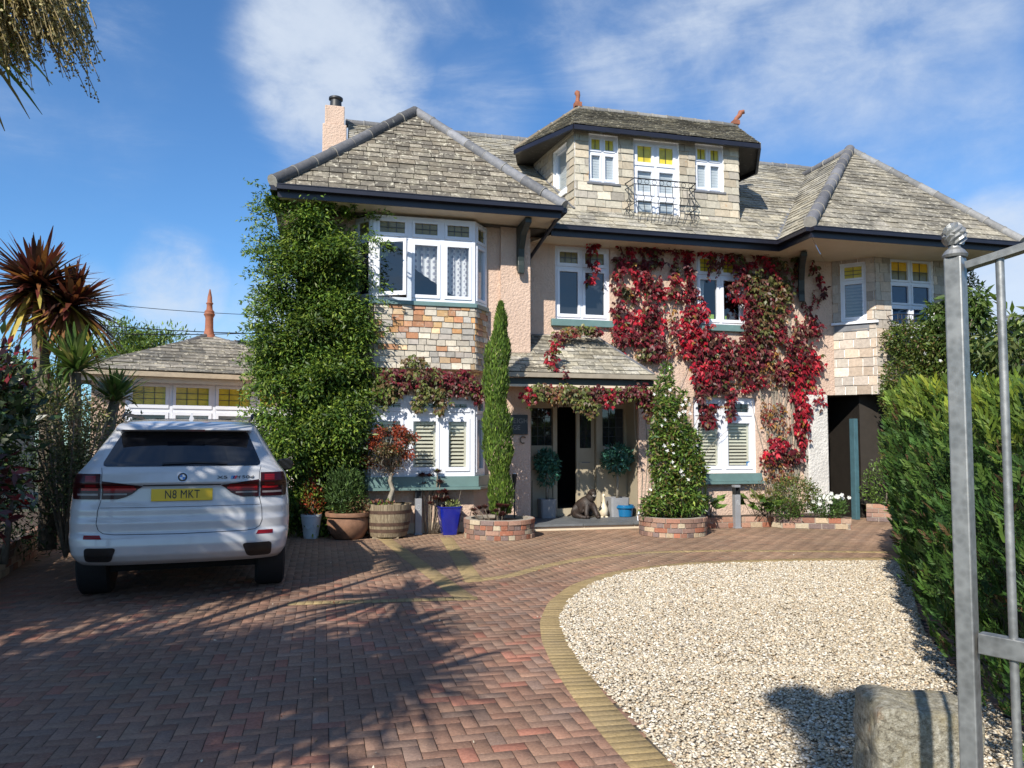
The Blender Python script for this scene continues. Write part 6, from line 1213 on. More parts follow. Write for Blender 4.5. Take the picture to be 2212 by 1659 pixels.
# clipped bay trees in grey cubes
TG = [(.035, .13, .095), (.055, .175, .13), (.028, .09, .068), (.09, .23, .18), (.06, .16, .10)]
for (px_, py_), w_, hh, hz_t, rr, lab in (((1162, 1107), .15, .34, 1.02, .22, 'left'), ((1329, 1108), .185, .35, 1.06, .27, 'right')):
    p = HW(-.90, .54, .112) if lab == 'left' else HW(.46, .58, .112); other = 'by the walking stick' if lab == 'left' else 'behind the blue bowl'
    pot('square_pot', 'grey square pot ' + other, p, [(w_ * .92, 0), (w_, hh), (w_ - .02, hh), (w_ - .025, hh - .06)], M['bollard'], hh - .04, w_ - .03, sq=9, rz=YAW, group='grey pots at the front door')
    parts = [clump(900, p + (0, 0, hz_t), (rr, rr, rr * .95), (0, 0, .1), .085, .42, TG, shell=.45)]
    if lab == 'left': parts.append(clump(350, p + (.02, -.02, .78), (.2, .18, .2), (0, 0, -.3), .08, .42, TG))
    else: parts.append(clump(220, p + (.1, 0, 1.12), (.2, .16, .16), (.4, 0, .3), .085, .42, TG))
    plant('topiary_ball', 'blue green bay ball on a stem ' + ('left of the dark doorway' if lab == 'left' else 'right of the white goose'), 'topiary', parts, 'leaf_gloss', p + (0, 0, hh - .04), 'bay trees at the front door', stems=[([p + (0, 0, hh - .05), p + (.01, 0, .6), p + (0, 0, hz_t)], [.03, .026, .02])], stem_mat='bark_grey')
p = HW(-1.12, .42, .112); o = thing('walking_stick', 'tall thin stick with a pale handle leaning by the left bay tree', 'stick', p); b = MB(); b.tube([(-.02, 0, 0), (-.03, .15, .98), (-.03, .16, 1.02)], .010, 6); b.build('shaft', M['bark_grey'], o); b = MB(); b.tube([(-.05, .16, 1.04), (0, .15, 1.05), (.05, .14, 1.00)], .018, 8); b.build('handle', plain('handle_pale', (.55, .42, .32), .5), o)
p = on_ground(1350, 1116, .112); M['bowl'] = plain('blue_plastic', (.008, .13, .30), .3, var=.1)
o = thing('plastic_tub', 'round bright blue tub with a thick rim on the porch step', 'tub', p); MB().lathe([(.12, 0), (.135, .01), (.155, .16), (.185, .165), (.185, .195), (.165, .20), (.165, .22), (.15, .22), (.14, .17), (.11, .02)], n=32).build('tub', M['bowl'], o, smooth=True, angle=40)
p = on_ground(1380, 1124, .112); o = thing('white_bottle', 'small white bottle at the edge of the porch step', 'bottle', p); MB().lathe([(.028, 0), (.03, .01), (.03, .10), (.012, .125), (.012, .145)], n=14).build('bottle', M['white_paint'], o, smooth=True, angle=40)
MB().lathe([(.014, .145), (.014, .165)], n=12).build('cap', M['white_paint'], o)
def skin_body(name, verts, edges, radii, mat, parent=None, M4=None, sub=2):
    me = bpy.data.meshes.new(name); me.from_pydata(verts, edges, []); me.materials.append(mat); o = bpy.data.objects.new(name, me); COL.objects.link(o)
    if parent: o.parent = parent
    if M4 is not None: o.matrix_local = M4
    s = o.modifiers.new('skin', 'SKIN'); s.use_smooth_shade = True; dat = me.skin_vertices[0].data if me.skin_vertices else None
    if dat is None: me.attributes; bpy.context.view_layer.objects.active = o
    for i, r in enumerate(radii): me.skin_vertices[0].data[i].radius = r if isinstance(r, tuple) else (r, r); me.skin_vertices[0].data[i].use_root = (i == 0)
    m = o.modifiers.new('sub', 'SUBSURF'); m.levels = m.render_levels = sub; return o
# goose ornament
p = on_ground(1192, 1110, .112) + (.02, .12, 0); p = HW(.15, .66, .112)
t = NT('goose_paint'); t.set('Base Color', t.ramp(t.noise(9, 5, .6), [(.35, (.62, .52, .36)), (.7, (.74, .67, .54))])); t.set('Roughness', .5); M['goose'] = t.m
o = thing('goose_ornament', 'cream goose ornament standing beside the dog', 'ornament', p, R(10)); b = MB(); g = []
for z, cx, cy, rx, ry in ((.0, 0, 0, .05, .05), (.02, 0, .0, .07, .08), (.06, 0, .01, .085, .12), (.12, 0, .005, .088, .125), (.17, 0, -.005, .078, .10), (.21, 0, -.02, .055, .065), (.25, 0, -.032, .036, .040), (.30, .0, -.035, .026, .027), (.34, .0, -.032, .025, .026), (.37, 0, -.035, .029, .032), (.40, 0, -.036, .030, .034), (.425, 0, -.032, .018, .02)):
    g.append([(cx + rx * math.cos(a), cy + ry * math.sin(a), z + .0) for a in np.linspace(0, 2 * math.pi, 18)[:-1]])
b.grid(g, close=True); b.poly(g[-1]); b.build('body', M['goose'], o, smooth=True)
b = MB(); b.lathe([(.012, 0), (.011, .03), (.003, .05)], n=10); b.build('beak', plain('beak_grey', (.22, .19, .13), .5), o, smooth=True, M=Matrix.Translation((0, -.060, .388)) @ Matrix.Rotation(R(100), 4, 'X'))
for sx_ in (-.05, .04): b = MB(); b.lathe([(.03, 0), (.028, .012), (.01, .02)], n=10); b.build('foot', M['goose'], o, M=Matrix.Translation((sx_, -.08, 0)))
# the dog, sitting in the doorway and looking at the camera
t = NT('dog_coat'); t.set('Base Color', t.ramp(t.noise(16, 6, .7, t.coord(scale=(1, 1, .5))), [(.3, (.014, .010, .009)), (.55, (.030, .020, .016)), (.75, (.075, .045, .033))])); t.set('Roughness', .55); t.bump(t.noise(90, 4, .7, t.coord(scale=(1, 1, .25))), .8, .008); M['dog'] = t.m
p = HW(-.20, .74, .112); dog = thing('dog', 'black and brown dog with a grey muzzle sitting in front of the door', 'dog', p, R(8))
Vd = [(-.16, .14, .14), (-.09, .08, .20), (-.01, .0, .27), (.05, -.05, .34), (.075, -.09, .42), (.08, -.12, .475),     # rump, back, chest, neck, head
      (-.20, .03, .075), (-.20, -.12, .05), (-.12, -.20, .028), (-.06, -.24, .024),     # near hind leg folded, paw
      (.06, .10, .09), (.12, .0, .05),                                           # far haunch
      (-.02, -.10, .20), (-.045, -.15, .10), (-.05, -.20, .035), (-.03, -.27, .026),    # front legs reaching forward
      (.11, -.09, .20), (.14, -.13, .10), (.15, -.19, .035), (.165, -.26, .026),
      (.082, -.175, .452), (.083, -.225, .428), (-.24, .20, .05), (-.34, .12, .02)]
Ed = [(0, 1), (1, 2), (2, 3), (3, 4), (4, 5), (0, 6), (6, 7), (7, 8), (8, 9), (0, 10), (10, 11), (2, 12), (12, 13), (13, 14), (14, 15), (2, 16), (16, 17), (17, 18), (18, 19), (5, 20), (20, 21), (0, 22), (22, 23)]
Rd = [.135, .135, .135, .115, .088, .086, .095, .055, .036, .03, .09, .05, .065, .045, .036, .032, .065, .045, .036, .032, .058, .040, .025, .012]
skin_body('body', Vd, Ed, Rd, M['dog'], dog)
gm = plain('dog_grey', (.20, .18, .165), .7)
b = MB(); b.lathe([(.040, -.02), (.040, 0), (.034, .012), (.018, .020)], n=14); b.build('muzzle', gm, dog, smooth=True, M=Matrix.Translation((.083, -.240, .412)) @ Matrix.Rotation(R(105), 4, 'X') @ Matrix.Diagonal((1, .6, 1, 1))); b = MB(); b.lathe([(.016, 0), (.014, .012), (.004, .016)], n=12); b.build('nose', M['car_black'], dog, smooth=True, M=Matrix.Translation((.083, -.255, .436)) @ Matrix.Rotation(R(100), 4, 'X'))
for sx_ in (-1, 1):
    b = MB(); c = Vector((.08 + sx_ * .060, -.10, .545)); b.add([c, c + Vector((sx_ * .045, -.01, -.025)), c + Vector((sx_ * .060, -.035, -.13)), c + Vector((sx_ * .020, -.05, -.115)), c + Vector((sx_ * .03, .015, -.06))], [(0, 1, 2, 3), (0, 4, 2, 1), (0, 3, 2, 4)]); e = b.build('ear', M['dog'], dog); s = e.modifiers.new('sub', 'SUBSURF'); s.levels = s.render_levels = 2
    b = MB(); b.lathe([(.001, -.010), (.009, -.005), (.010, 0), (.009, .005), (.001, .010)], n=10, cap=False); b.build('eye', M['car_glass'], dog, smooth=True, M=Matrix.Translation((.081 + sx_ * .032, -.196, .500)))

# ---------------------------------------------------------------- flower bed on the right
LG = [(.075, .15, .028), (.10, .18, .035), (.055, .11, .022), (.13, .19, .04)]
def broad(c, n, L, cols, spread=.12, wr=.42, mat='leaf'):
    out, st = [], []
    for _ in range(n):
        a = rng.uniform(0, 6.28); d = np.array([math.cos(a) * .5, math.sin(a) * .5, 1.0]); base = np.asarray(c) + np.array([rng.normal(0, spread * .3), rng.normal(0, spread * .3), 0]); h = L * rng.uniform(.5, 1.3); tip = base + unit(d) * h; st.append(([base, tip], [.006, .004])); ax = np.array([math.cos(a), math.sin(a), .35])
        out.append(leaf_arrays(tip[None], ax, np.array([-math.cos(a) * .3, -math.sin(a) * .3 - .4, .8]), L * .75, wr * 1.25, pick(1, cols), .25, .25, .2, .1)); out.append(leaf_arrays(tip[None] - unit(ax) * .02, ax, np.array([-math.cos(a) * .3, -math.sin(a) * .3 - .4, .8]), L * .6, wr * 1.8, pick(1, cols), .15, .2, .2, .1))
    return out, st
for (x, y), n, L, lab in (((3.42, 13.38), 24, .36, 'broad glossy leaved lily beside the white flowered climber'), ((4.34, 13.42), 20, .34, 'broad leaved lily right of the grey bollard light')):
    o_, s_ = broad((x, y, .12), n, L, LG, .25); plant('arum_lily', lab, 'plant', o_, 'leaf_gloss', (x, y, .12), stems=s_)
parts = [strap(np.array([3.38 + rng.normal(0, .04), 13.5, .12]), unit(np.array([rng.normal(0, .12), rng.normal(0, .1), 1.0])), rng.uniform(.5, .85), .022, .05, pick(1, LG)[0]) for _ in range(16)]
plant('iris_leaves', 'thin upright sword leaves behind the round brick planter', 'plant', parts, 'leaf', (3.38, 13.5, .12))
parts = [clump(2600, (4.95, 13.35, .55), (.44, .30, .34), (0, 0, .4), .05, .42, [(.12, .15, .035), (.16, .16, .05), (.08, .12, .03), (.18, .12, .05), (.10, .17, .035)]), clump(700, (4.75, 13.2, .35), (.3, .22, .2), (0, 0, .3), .05, .42, [(.07, .13, .025), (.05, .1, .02)])]
plant('rounded_shrub', 'rounded olive green shrub at the foot of the white pillar', 'shrub', parts, 'leaf', (4.95, 13.35, .12), stems=[([(4.95, 13.35, .1), (4.95 + .1 * i, 13.35, .5)], [.015, .008]) for i in (-2, -1, 0, 1, 2)])
parts = [clump(700, (4.45, 13.5, .5), (.35, .2, .35), (0, 0, .5), .045, .3, [(.20, .14, .07), (.26, .18, .10), (.16, .09, .05), (.14, .14, .04)], shell=.1)]
plant('dry_shrub', 'straggly dry brown plant between the lilies and the rounded shrub', 'shrub', parts, 'leaf_matt', (4.45, 13.5, .12), stems=[([(4.45, 13.5, .1), (4.45 + .12 * i + .02, 13.45, .75)], [.010, .004]) for i in (-2, -1, 0, 1, 2)])
parts = [clump(1500, (5.48, 13.22, .36), (.32, .25, .20), (0, 0, .6), .055, .34, [(.065, .13, .03), (.09, .16, .035), (.05, .10, .025)])]
o = plant('daisy_bush', 'low green bush of white daisies at the end of the brick edging', 'flowers', parts, 'leaf', (5.48, 13.22, .12), stems=[([(5.48, 13.22, .1), (5.48, 13.2, .3)], [.012, .008])])
flowers(o, (5.48, 13.22, .12), [(5.48 + .32 * r_ * math.cos(a), 13.09 + .2 * r_ * math.sin(a), .40 + .19 * (1 - r_ * .6) + rng.normal(0, .03)) for a, r_ in zip(rng.uniform(0, 6.28, 30), rng.random(30) ** .5)], flower(.036, 8, .8))
parts = [clump(1300, (7.15, 14.6, .65), (.45, .3, .5), (0, 0, .5), .07, .35, [(.10, .17, .03), (.13, .21, .04), (.07, .12, .025)]), clump(700, (7.4, 14.5, 1.2), (.4, .3, .4), (0, 0, .3), .07, .35, [(.13, .17, .035), (.16, .15, .04), (.08, .12, .03)])]
plant('bedding_shrub', 'bright green shrub behind the short wall by the teal gate', 'shrub', parts, 'leaf', (7.15, 14.6, .28), stems=[([(7.15, 14.6, .25), (7.2, 14.6, .9)], [.02, .01])])
parts = []
for c, r, n in ((HW(6.1, 1.75, 3.45), (.6, .3, .40), 2200), (HW(6.7, 1.85, 3.2), (.75, .35, .5), 3000), (HW(5.85, 1.7, 2.7), (.38, .28, .45), 1300), (HW(6.6, 1.8, 2.6), (.7, .35, .45), 2400), (HW(5.75, 1.65, 2.35), (.32, .25, .35), 900), (HW(7.5, 1.8, 3.5), (.5, .35, .5), 1700), (HW(7.65, 1.6, 4.3), (.25, .25, .55), 700), (HW(5.85, 1.7, 3.5), (.22, .2, .35), 500), (HW(6.3, 1.7, 1.9), (.7, .35, .5), 1800), (HW(7.75, 1.4, 4.85), (.14, .14, .3), 220)):
    parts.append(clump(n, c, r, (0, -.2, -.2), .075, .40, [(.085, .14, .03), (.12, .17, .035), (.055, .095, .022), (.15, .17, .04), (.17, .11, .05)], [.28, .25, .22, .15, .1], ja=.6))
o = plant('balcony_climber', 'leafy climber swallowing the iron balcony of the right hand bay', 'climber', parts, 'leaf', HW(6.4, 1.6, .3), stems=[([HW(s, 1.45, .25), HW(s + .1, 1.5, 1.6), HW(s - .1, 1.6, 3.2)], [.03, .025, .012]) for s in (5.9, 6.5, 7.2)])
flowers(o, HW(6.4, 1.6, .3), [HW(rng.uniform(5.9, 7.6), 2.12, rng.uniform(2.9, 3.75)) for _ in range(16)], flower(.045, 5, .6))

# ---------------------------------------------------------------- conifer hedge on the right
def hedge(name, label, pts, wid, h0, n, seed):
    """clipped conifer hedge: upright trees run together; ragged light tips along the top"""
    P = smooth_line(pts, 60); parts = []; d = np.r_[0, np.cumsum(np.linalg.norm(np.diff(P, axis=0), axis=1))]; Lt = d[-1]
    def at(s): return np.stack([np.interp(s, d, P[:, k]) for k in (0, 1)], 1)
    s = rng.uniform(0, Lt, n); c = at(s); tn = unit(at(np.minimum(s + .05, Lt)) - at(np.maximum(s - .05, 0))); nr = np.stack([-tn[:, 1], tn[:, 0]], 1)
    top = np.interp(s, [0, Lt * .5, Lt], h0) + .07 * np.sin(s * 5.1 + seed) + .05 * np.sin(s * 12.7); k = rng.random(n); hh = top * (1 - .93 * k ** 1.15)
    on_top = rng.random(n) < .16; side = np.where(rng.random(n) < .5, -1, 1.0); bul = 1 + .20 * np.sin(s * 7.3 + seed) + .10 * np.sin(s * 15 + hh * 2.1) + .06 * np.sin(hh * 6 + s * 3); wz = np.interp(hh / top, [0, .2, .75, 1], [.80, .94, 1.04, .70]) * bul
    w = np.where(on_top, rng.uniform(-1, 1, n), side * (1 - .30 * rng.random(n) ** 2)) * wid / 2 * wz; hh = np.where(on_top, top * (1 - .05 * rng.random(n)), hh); X = np.c_[c + nr * w[:, None], hh]; X[:, 2] = np.maximum(X[:, 2], .04)
    ends = rng.random(n) < .12; e0 = rng.random(n) < .5; ec = np.where(e0[:, None], P[0], P[-1]); et = np.where(e0[:, None], unit(P[0] - P[1]), unit(P[-1] - P[-2])); aa = rng.uniform(-1.5, 1.5, n); en = np.stack([-et[:, 1], et[:, 0]], 1); xe = ec + et * (np.cos(aa) * wid / 2 * .7 * wz)[:, None] + en * (np.sin(aa) * wid / 2 * wz)[:, None]; X[ends, :2] = xe[ends]
    out = np.where(ends[:, None], et * np.cos(aa)[:, None] + en * np.sin(aa)[:, None], nr * np.sign(w)[:, None]); out3 = np.c_[out, np.where(on_top, .8, .12)]
    tips = np.clip((hh / top - .84) / .16, 0, 1); c1 = pick(n, [(.040, .092, .019), (.055, .118, .022), (.029, .070, .017), (.075, .13, .025)]); c2 = pick(n, [(.17, .22, .022), (.13, .19, .022), (.21, .235, .022)]); f = (tips * (.25 + .75 * rng.random(n)))[:, None]; brown = rng.random(n) < .05 * (1 - tips)
    col = c1 * (1 - f) + c2 * f; col[brown] = (.10, .06, .03); col *= np.exp(rng.normal(0, .18, (n, 1)))
    sl = rng.uniform(.7, 1.3, n) * (.055 + .0075 * np.linalg.norm(X[:, :2], axis=1)) * (1 + .3 * on_top); ax = unit(out3 * .55 + np.array([0, 0, .85]) + rng.normal(0, .28, (n, 3))); pn = unit(np.cross(ax, rng.normal(0, 1, (n, 3)) + out3 * 0)); pn = unit(pn * .6 + out3 * .8); sd = unit(np.cross(ax, pn))
    for j in range(9):      # flat feathery sprays, leaflets to either side of a midrib
        u = j / 8; sg = -1 if j % 2 else 1; b0 = X + ax * (sl * u * .8)[:, None]; dj = ax * (.75 + .5 * u) + sd * sg * (.8 * (1 - u)); V_, F_, C_ = leaf_arrays(b0, np.zeros(3), pn, sl * (.52 - .22 * u), .36, col * (.9 + .25 * u), 1e-6, .12, .1, .05)
        a_ = unit(dj + rng.normal(0, .12, (n, 3))); s_ = unit(np.cross(a_, pn)); L_ = (sl * (.52 - .20 * u))[:, None]; V_ = np.stack([b0, b0 + a_ * L_ * .45 + s_ * L_ * .17, b0 + a_ * L_, b0 + a_ * L_ * .45 - s_ * L_ * .17], 1).reshape(-1, 3); parts.append((V_, F_, C_))
    for q in rng.uniform(0, Lt, int(Lt * 6)):   # feathery leaders
        b0 = at(np.array([q]))[0] + rng.normal(0, wid * .17, 2); tq = np.interp(q, [0, Lt * .5, Lt], h0); k_ = 22; u = rng.random(k_); z = tq - .06 + u * rng.uniform(.06, .22); r_ = .05 * (1 - u); a = rng.uniform(0, 6.28, k_); parts.append(leaf_arrays(np.stack([b0[0] + r_ * np.cos(a), b0[1] + r_ * np.sin(a), z], 1), np.stack([np.cos(a) * .5, np.sin(a) * .5, np.full(k_, 1.0)], 1), np.stack([np.cos(a), np.sin(a), np.zeros(k_)], 1), .018 + .005 * np.linalg.norm(b0), .34, pick(k_, [(.25, .28, .022), (.20, .25, .025), (.14, .21, .03)]), .25, .5))
    st_ = [([np.r_[p, 0], np.r_[p, h0[1] * .8]], [.035, .015]) for p in at(np.linspace(.2, Lt - .2, int(Lt / .5)))]
    # twiggy core that keeps the sky from showing through
    m = MB(); inner = [[(*(p + n_ * k * wid * .27), z) for k, z in ((-1, .1), (-1, hz_t * .80), (0, hz_t * .90), (1, hz_t * .80), (1, .1))] for p, n_, hz_t in zip(P, np.stack([-unit(np.gradient(P, axis=0))[:, 1], unit(np.gradient(P, axis=0))[:, 0]], 1), np.interp(d, [0, Lt * .5, Lt], h0))]
    o = plant(name, label, 'hedge', parts, 'leaf_matt', (*P[0], 0), stems=st_); m.grid(np.array(inner) - np.array([*P[0], 0])); m.build('inner_twigs', plain('twig_dark', (.018, .022, .010), .95, var=.4, scale=30), o)
hedge('conifer_hedge', 'clipped conifer hedge with golden tips running from the gate post towards the house', [(2.72, 2.9), (3.12, 4.2), (3.82, 5.9), (4.62, 7.7), (5.42, 9.3), (5.80, 10.1)], 1.15, (1.50, 1.84, 2.06), 23000, 1)
# trees and roofs beyond the hedge
def tree(name, label, base, crown_c, rr, n, L, wr, cols, lumps, mat='leaf', group=None, hang=-.3):
    base = np.asarray(base, float); parts = []; st_ = [([base, base * .5 + np.r_[crown_c[:2], base[2]] * .5 + np.array([0, 0, (crown_c[2] - base[2]) * .5]), np.asarray(crown_c, float)], [rr[0] * .07 + .03, rr[0] * .05 + .025, .02])]
    for _ in range(lumps):
        d = unit(rng.normal(0, 1, 3)); c = np.asarray(crown_c) + d * np.asarray(rr) * rng.uniform(.35, .85); s = rng.uniform(.25, .45); st_.append(([np.asarray(crown_c) - (0, 0, rr[2] * .4), c], [.02, .006])); f = math.exp(rng.normal(0, .2)); parts.append(clump(n // lumps, c, np.asarray(rr) * s, (0, 0, hang), L, wr, [tuple(v * f for v in q) for q in cols], shell=.25))
    return plant(name, label, 'tree', parts, mat, base, group, stems=st_)
tree('laurel_tree', 'dark long leaved tree behind the hedge and the gate bars', (9.6, 13.6, 0), (9.3, 13.2, 3.1), (1.3, 1.0, 1.0), 5200, .20, .28, [(.055, .10, .025), (.085, .13, .03), (.035, .07, .02), (.14, .17, .05)], 16, hang=-.6)
tree('laurel_tree', 'leafy branch top rising beside the corner of the right hand bay', (8.9, 14.8, 0), (8.55, 14.4, 3.5), (.75, .6, 1.0), 2200, .17, .30, [(.075, .13, .03), (.11, .16, .04), (.05, .09, .022)], 10, hang=-.4)
tree('garden_tree', 'pale tipped tree at the far right edge over the hedge', (10.6, 12.5, 0), (10.3, 12.3, 3.3), (1.0, .9, 1.1), 2600, .15, .32, [(.10, .17, .03), (.16, .2, .05), (.06, .11, .025)], 12)
nb = thing('neighbour_house', 'dark slate roof of a neighbouring house beyond the hedge at right', 'house', (21, 25, 0), R(-20)); b = MB(); b.box(-3, 6, 0, 6, 0, 4.1); b.build('wall', M['pink'], nb); b = MB(); b.poly([(-3.3, -.3, 4.0), (6.3, -.3, 4.0), (6.3, 3, 6.4), (-3.3, 3, 6.4)]); b.poly([(-3.3, 3, 6.4), (6.3, 3, 6.4), (6.3, 6.3, 4.0), (-3.3, 6.3, 4.0)]); b.poly([(-3, 0, 4.1), (-3, 6, 4.1), (-3, 3, 6.3)]); b.build('roof', M['lead'], nb)
# ---------------------------------------------------------------- left hand bed
PHR = [(.13, .016, .018), (.085, .014, .016), (.20, .022, .022), (.06, .02, .018)]; PHG = [(.030, .055, .018), (.045, .075, .022), (.022, .04, .015), (.06, .08, .025)]
parts = []
for _ in range(120):
    a, zc = rng.uniform(0, 6.28), rng.uniform(-.9, 1.0); r_ = math.sqrt(max(.05, 1 - zc * zc)); c = np.array([-5.45, 7.0, 1.55]) + np.array([.85 * r_ * math.cos(a), .8 * r_ * math.sin(a), 1.05 * zc + .05]) * rng.uniform(.7, 1.05); red = rng.random() < (.75 if zc > .45 else .30)
    n = 46; d = unit(c - np.array([-5.45, 7.0, 1.3])); P = c + rng.normal(0, .13, (n, 3)); parts.append(leaf_arrays(P, d * .7 + np.array([0, 0, -.1 if not red else .25]), d + np.array([0, -.2, .4]), rng.uniform(.09, .15, n), .40, pick(n, PHR if red else PHG), .5, .45, .2, .25))
parts.append(clump(1300, (-5.6, 7.1, 1.3), (.7, .65, 1.1), (0, 0, 0), .13, .4, PHG, shell=.1))
plant('photinia_bush', 'large red and green leaved bush at the left edge', 'bush', parts, 'leaf_gloss', (-5.5, 7.05, .27), stems=[([(-5.5, 7.05, .2), (-5.5 + .3 * math.cos(a), 7.05 + .3 * math.sin(a), 1.5)], [.04, .02]) for a in (0, 1.5, 3, 4.5)])
# purple cabbage palms
PUR = [(.125, .032, .026), (.085, .026, .024), (.17, .050, .030), (.06, .03, .022), (.21, .085, .03)]; DEAD = [(.36, .28, .05), (.27, .19, .05), (.40, .33, .08), (.20, .10, .04)]
h1, h2 = np.array([-5.68, 9.0, 3.33]), np.array([-5.36, 9.15, 3.12])
parts = strap_head(h1, 330, .68, .066, PUR, .10, (.05, .40), -.95, DEAD) + strap_head(h2, 280, .64, .066, PUR, .05, (.05, .45), -.95, DEAD)
plant('purple_cabbage_palm', 'purple cabbage palm with two spiky heads left of the annexe', 'palm', parts, 'leaf', (-5.55, 9.15, .27), stems=[([(-5.55, 9.15, .2), (-5.57, 9.1, 1.8), (-5.65, 9.02, 2.7), h1], [.11, .10, .09, .06]), ([(-5.57, 9.1, 1.8), (-5.4, 9.2, 2.4), h2], [.09, .08, .05])])
GRS = [(.085, .15, .035), (.12, .19, .045), (.06, .11, .03), (.17, .22, .07), (.20, .19, .08)]
parts = []
for c, n, L in (((-5.05, 8.75, 2.28), 150, .66), ((-4.98, 9.5, 1.98), 140, .58), ((-5.3, 8.8, 1.85), 100, .6)): parts += strap_head(np.array(c), n, L, .045, GRS, .55, (.05, .55), -.5)
plant('green_cabbage_palm', 'clump of green sword leaved palms between the purple palm and the car', 'palm', parts, 'leaf', (-5.15, 9.0, .27), stems=[([(-5.15, 9.0, .2), (-5.05, 8.75, 2.28)], [.08, .06]), ([(-5.1, 9.2, .2), (-4.98, 9.5, 1.98)], [.08, .06]), ([(-5.2, 9.0, .2), (-5.3, 8.8, 1.85)], [.08, .06])])
parts = [clump(2600, (-4.98, 8.45, 1.62), (.48, .40, .52), (0, 0, .3), .045, .4, [(.18, .17, .09), (.24, .22, .13), (.13, .14, .06), (.24, .24, .08), (.16, .09, .06)], shell=.25), clump(1500, (-4.78, 8.35, 1.15), (.4, .38, .5), (.3, 0, .1), .045, .38, [(.06, .09, .035), (.10, .12, .05), (.045, .07, .03)], shell=.2), clump(3600, (-5.6, 10.2, 1.15), (.75, .5, .95), (0, 0, .2), .07, .35, [(.035, .065, .02), (.05, .09, .025), (.07, .10, .035)]), clump(1500, (-5.0, 9.5, 1.25), (.42, .4, .7), (0, 0, .2), .055, .35, [(.08, .11, .045), (.12, .14, .06), (.05, .08, .03)]), clump(900, (-5.25, 8.2, 1.9), (.45, .4, .4), (0, 0, .3), .05, .38, [(.16, .17, .09), (.10, .12, .05), (.2, .18, .11)]), clump(600, (-4.8, 8.6, 1.3), (.48, .4, .6), (.3, -.1, .3), .05, .3, [(.17, .18, .10), (.12, .13, .07)], shell=.1)]
plant('grey_shrub', 'grey green twiggy shrub with dry seed heads beside the car', 'shrub', parts, 'leaf_matt', (-4.95, 8.5, .27), stems=[([(-4.95, 8.5, .2), (-4.95 + .4 * math.cos(a), 8.5 + .32 * math.sin(a), 1.7)], [.02, .006]) for a in np.linspace(0, 6, 9)])
parts = [clump(5200, (-5.95, 8.0, .95), (.6, .8, .72), (0, 0, .5), .07, .25, [(.020, .045, .016), (.030, .06, .018), (.016, .032, .012)]), clump(3600, (-5.75, 9.2, .8), (.8, .8, .7), (0, 0, .5), .07, .25, [(.022, .045, .016), (.030, .06, .018)]), clump(2800, (-5.65, 6.6, .85), (.5, .7, .65), (0, 0, .5), .07, .25, [(.02, .04, .015), (.03, .05, .016)])]
plant('dark_conifer', 'low dark conifer spreading over the brick wall left of the car', 'shrub', parts, 'leaf_matt', (-5.3, 8.0, .27), stems=[([(-5.3, 8, .2), (-5.3, 8.1, .9)], [.04, .02])])
tree('background_tree', 'distant bright green tree behind the annexe roof', (-11.5, 23, 0), (-11.3, 22.5, 4.1), (1.9, 1.2, 1.0), 6500, .14, .3, [(.10, .16, .03), (.14, .20, .035), (.07, .115, .025)], 26, hang=.5)
tree('background_tree', 'distant dark green bush left of the annexe roof', (-13.5, 20, 0), (-13.2, 19.5, 2.6), (2.2, 1.4, 1.3), 3600, .14, .3, [(.06, .10, .025), (.08, .13, .03)], 20, hang=.5)
nl = thing('neighbour_house', 'dark roof slope of a house behind the red bush at the left edge', 'house', (-14.2, 15.5, 0), R(12)); b = MB(); b.box(-6, 2.2, 0, 5, 0, 3.1); b.build('wall', M['pink'], nl); b = MB(); slates(b, [(-6.3, -.3, 3.1), (2.5, -.3, 3.1), (.7, 2.5, 4.9), (-6.3, 2.5, 4.9)], .22, .4, PAL_WING, seed=70); b.poly([(2.5, -.3, 3.1), (2.5, 5.3, 3.1), (.7, 2.5, 4.9)], (.2, .2, .18)); b.poly([(2.5, 5.3, 3.1), (-6.3, 5.3, 3.1), (-6.3, 2.5, 4.9), (.7, 2.5, 4.9)], (.2, .2, .18)); b.build('roof', [M['ridge'], M['slate']], nl)
for (x0, y0, x1, y1), lab in (((240, 652, 640, 683), 'upper thin overhead cable crossing the sky left of the climber'), ((190, 698, 640, 722), 'middle overhead cable meeting the lowest one behind the annexe finial'), ((190, 714, 640, 716), 'lowest thick overhead cable just above the annexe roof')):
    A, B = wd(x0 - 160, y0 - (12 if y1 > y0 + 9 else 0), 19), wd(x1, y1, 24); b = MB(); A, B = Vector(A), Vector(B); b.tube([A.lerp(B, k) - Vector((0, 0, .10 * math.sin(math.pi * k))) for k in np.linspace(0, 1, 14)], .009 if 'thin' in lab else .014, 5); o = b.build('overhead_cable', M['iron']); tag(o, lab, 'cable', 'overhead cables')
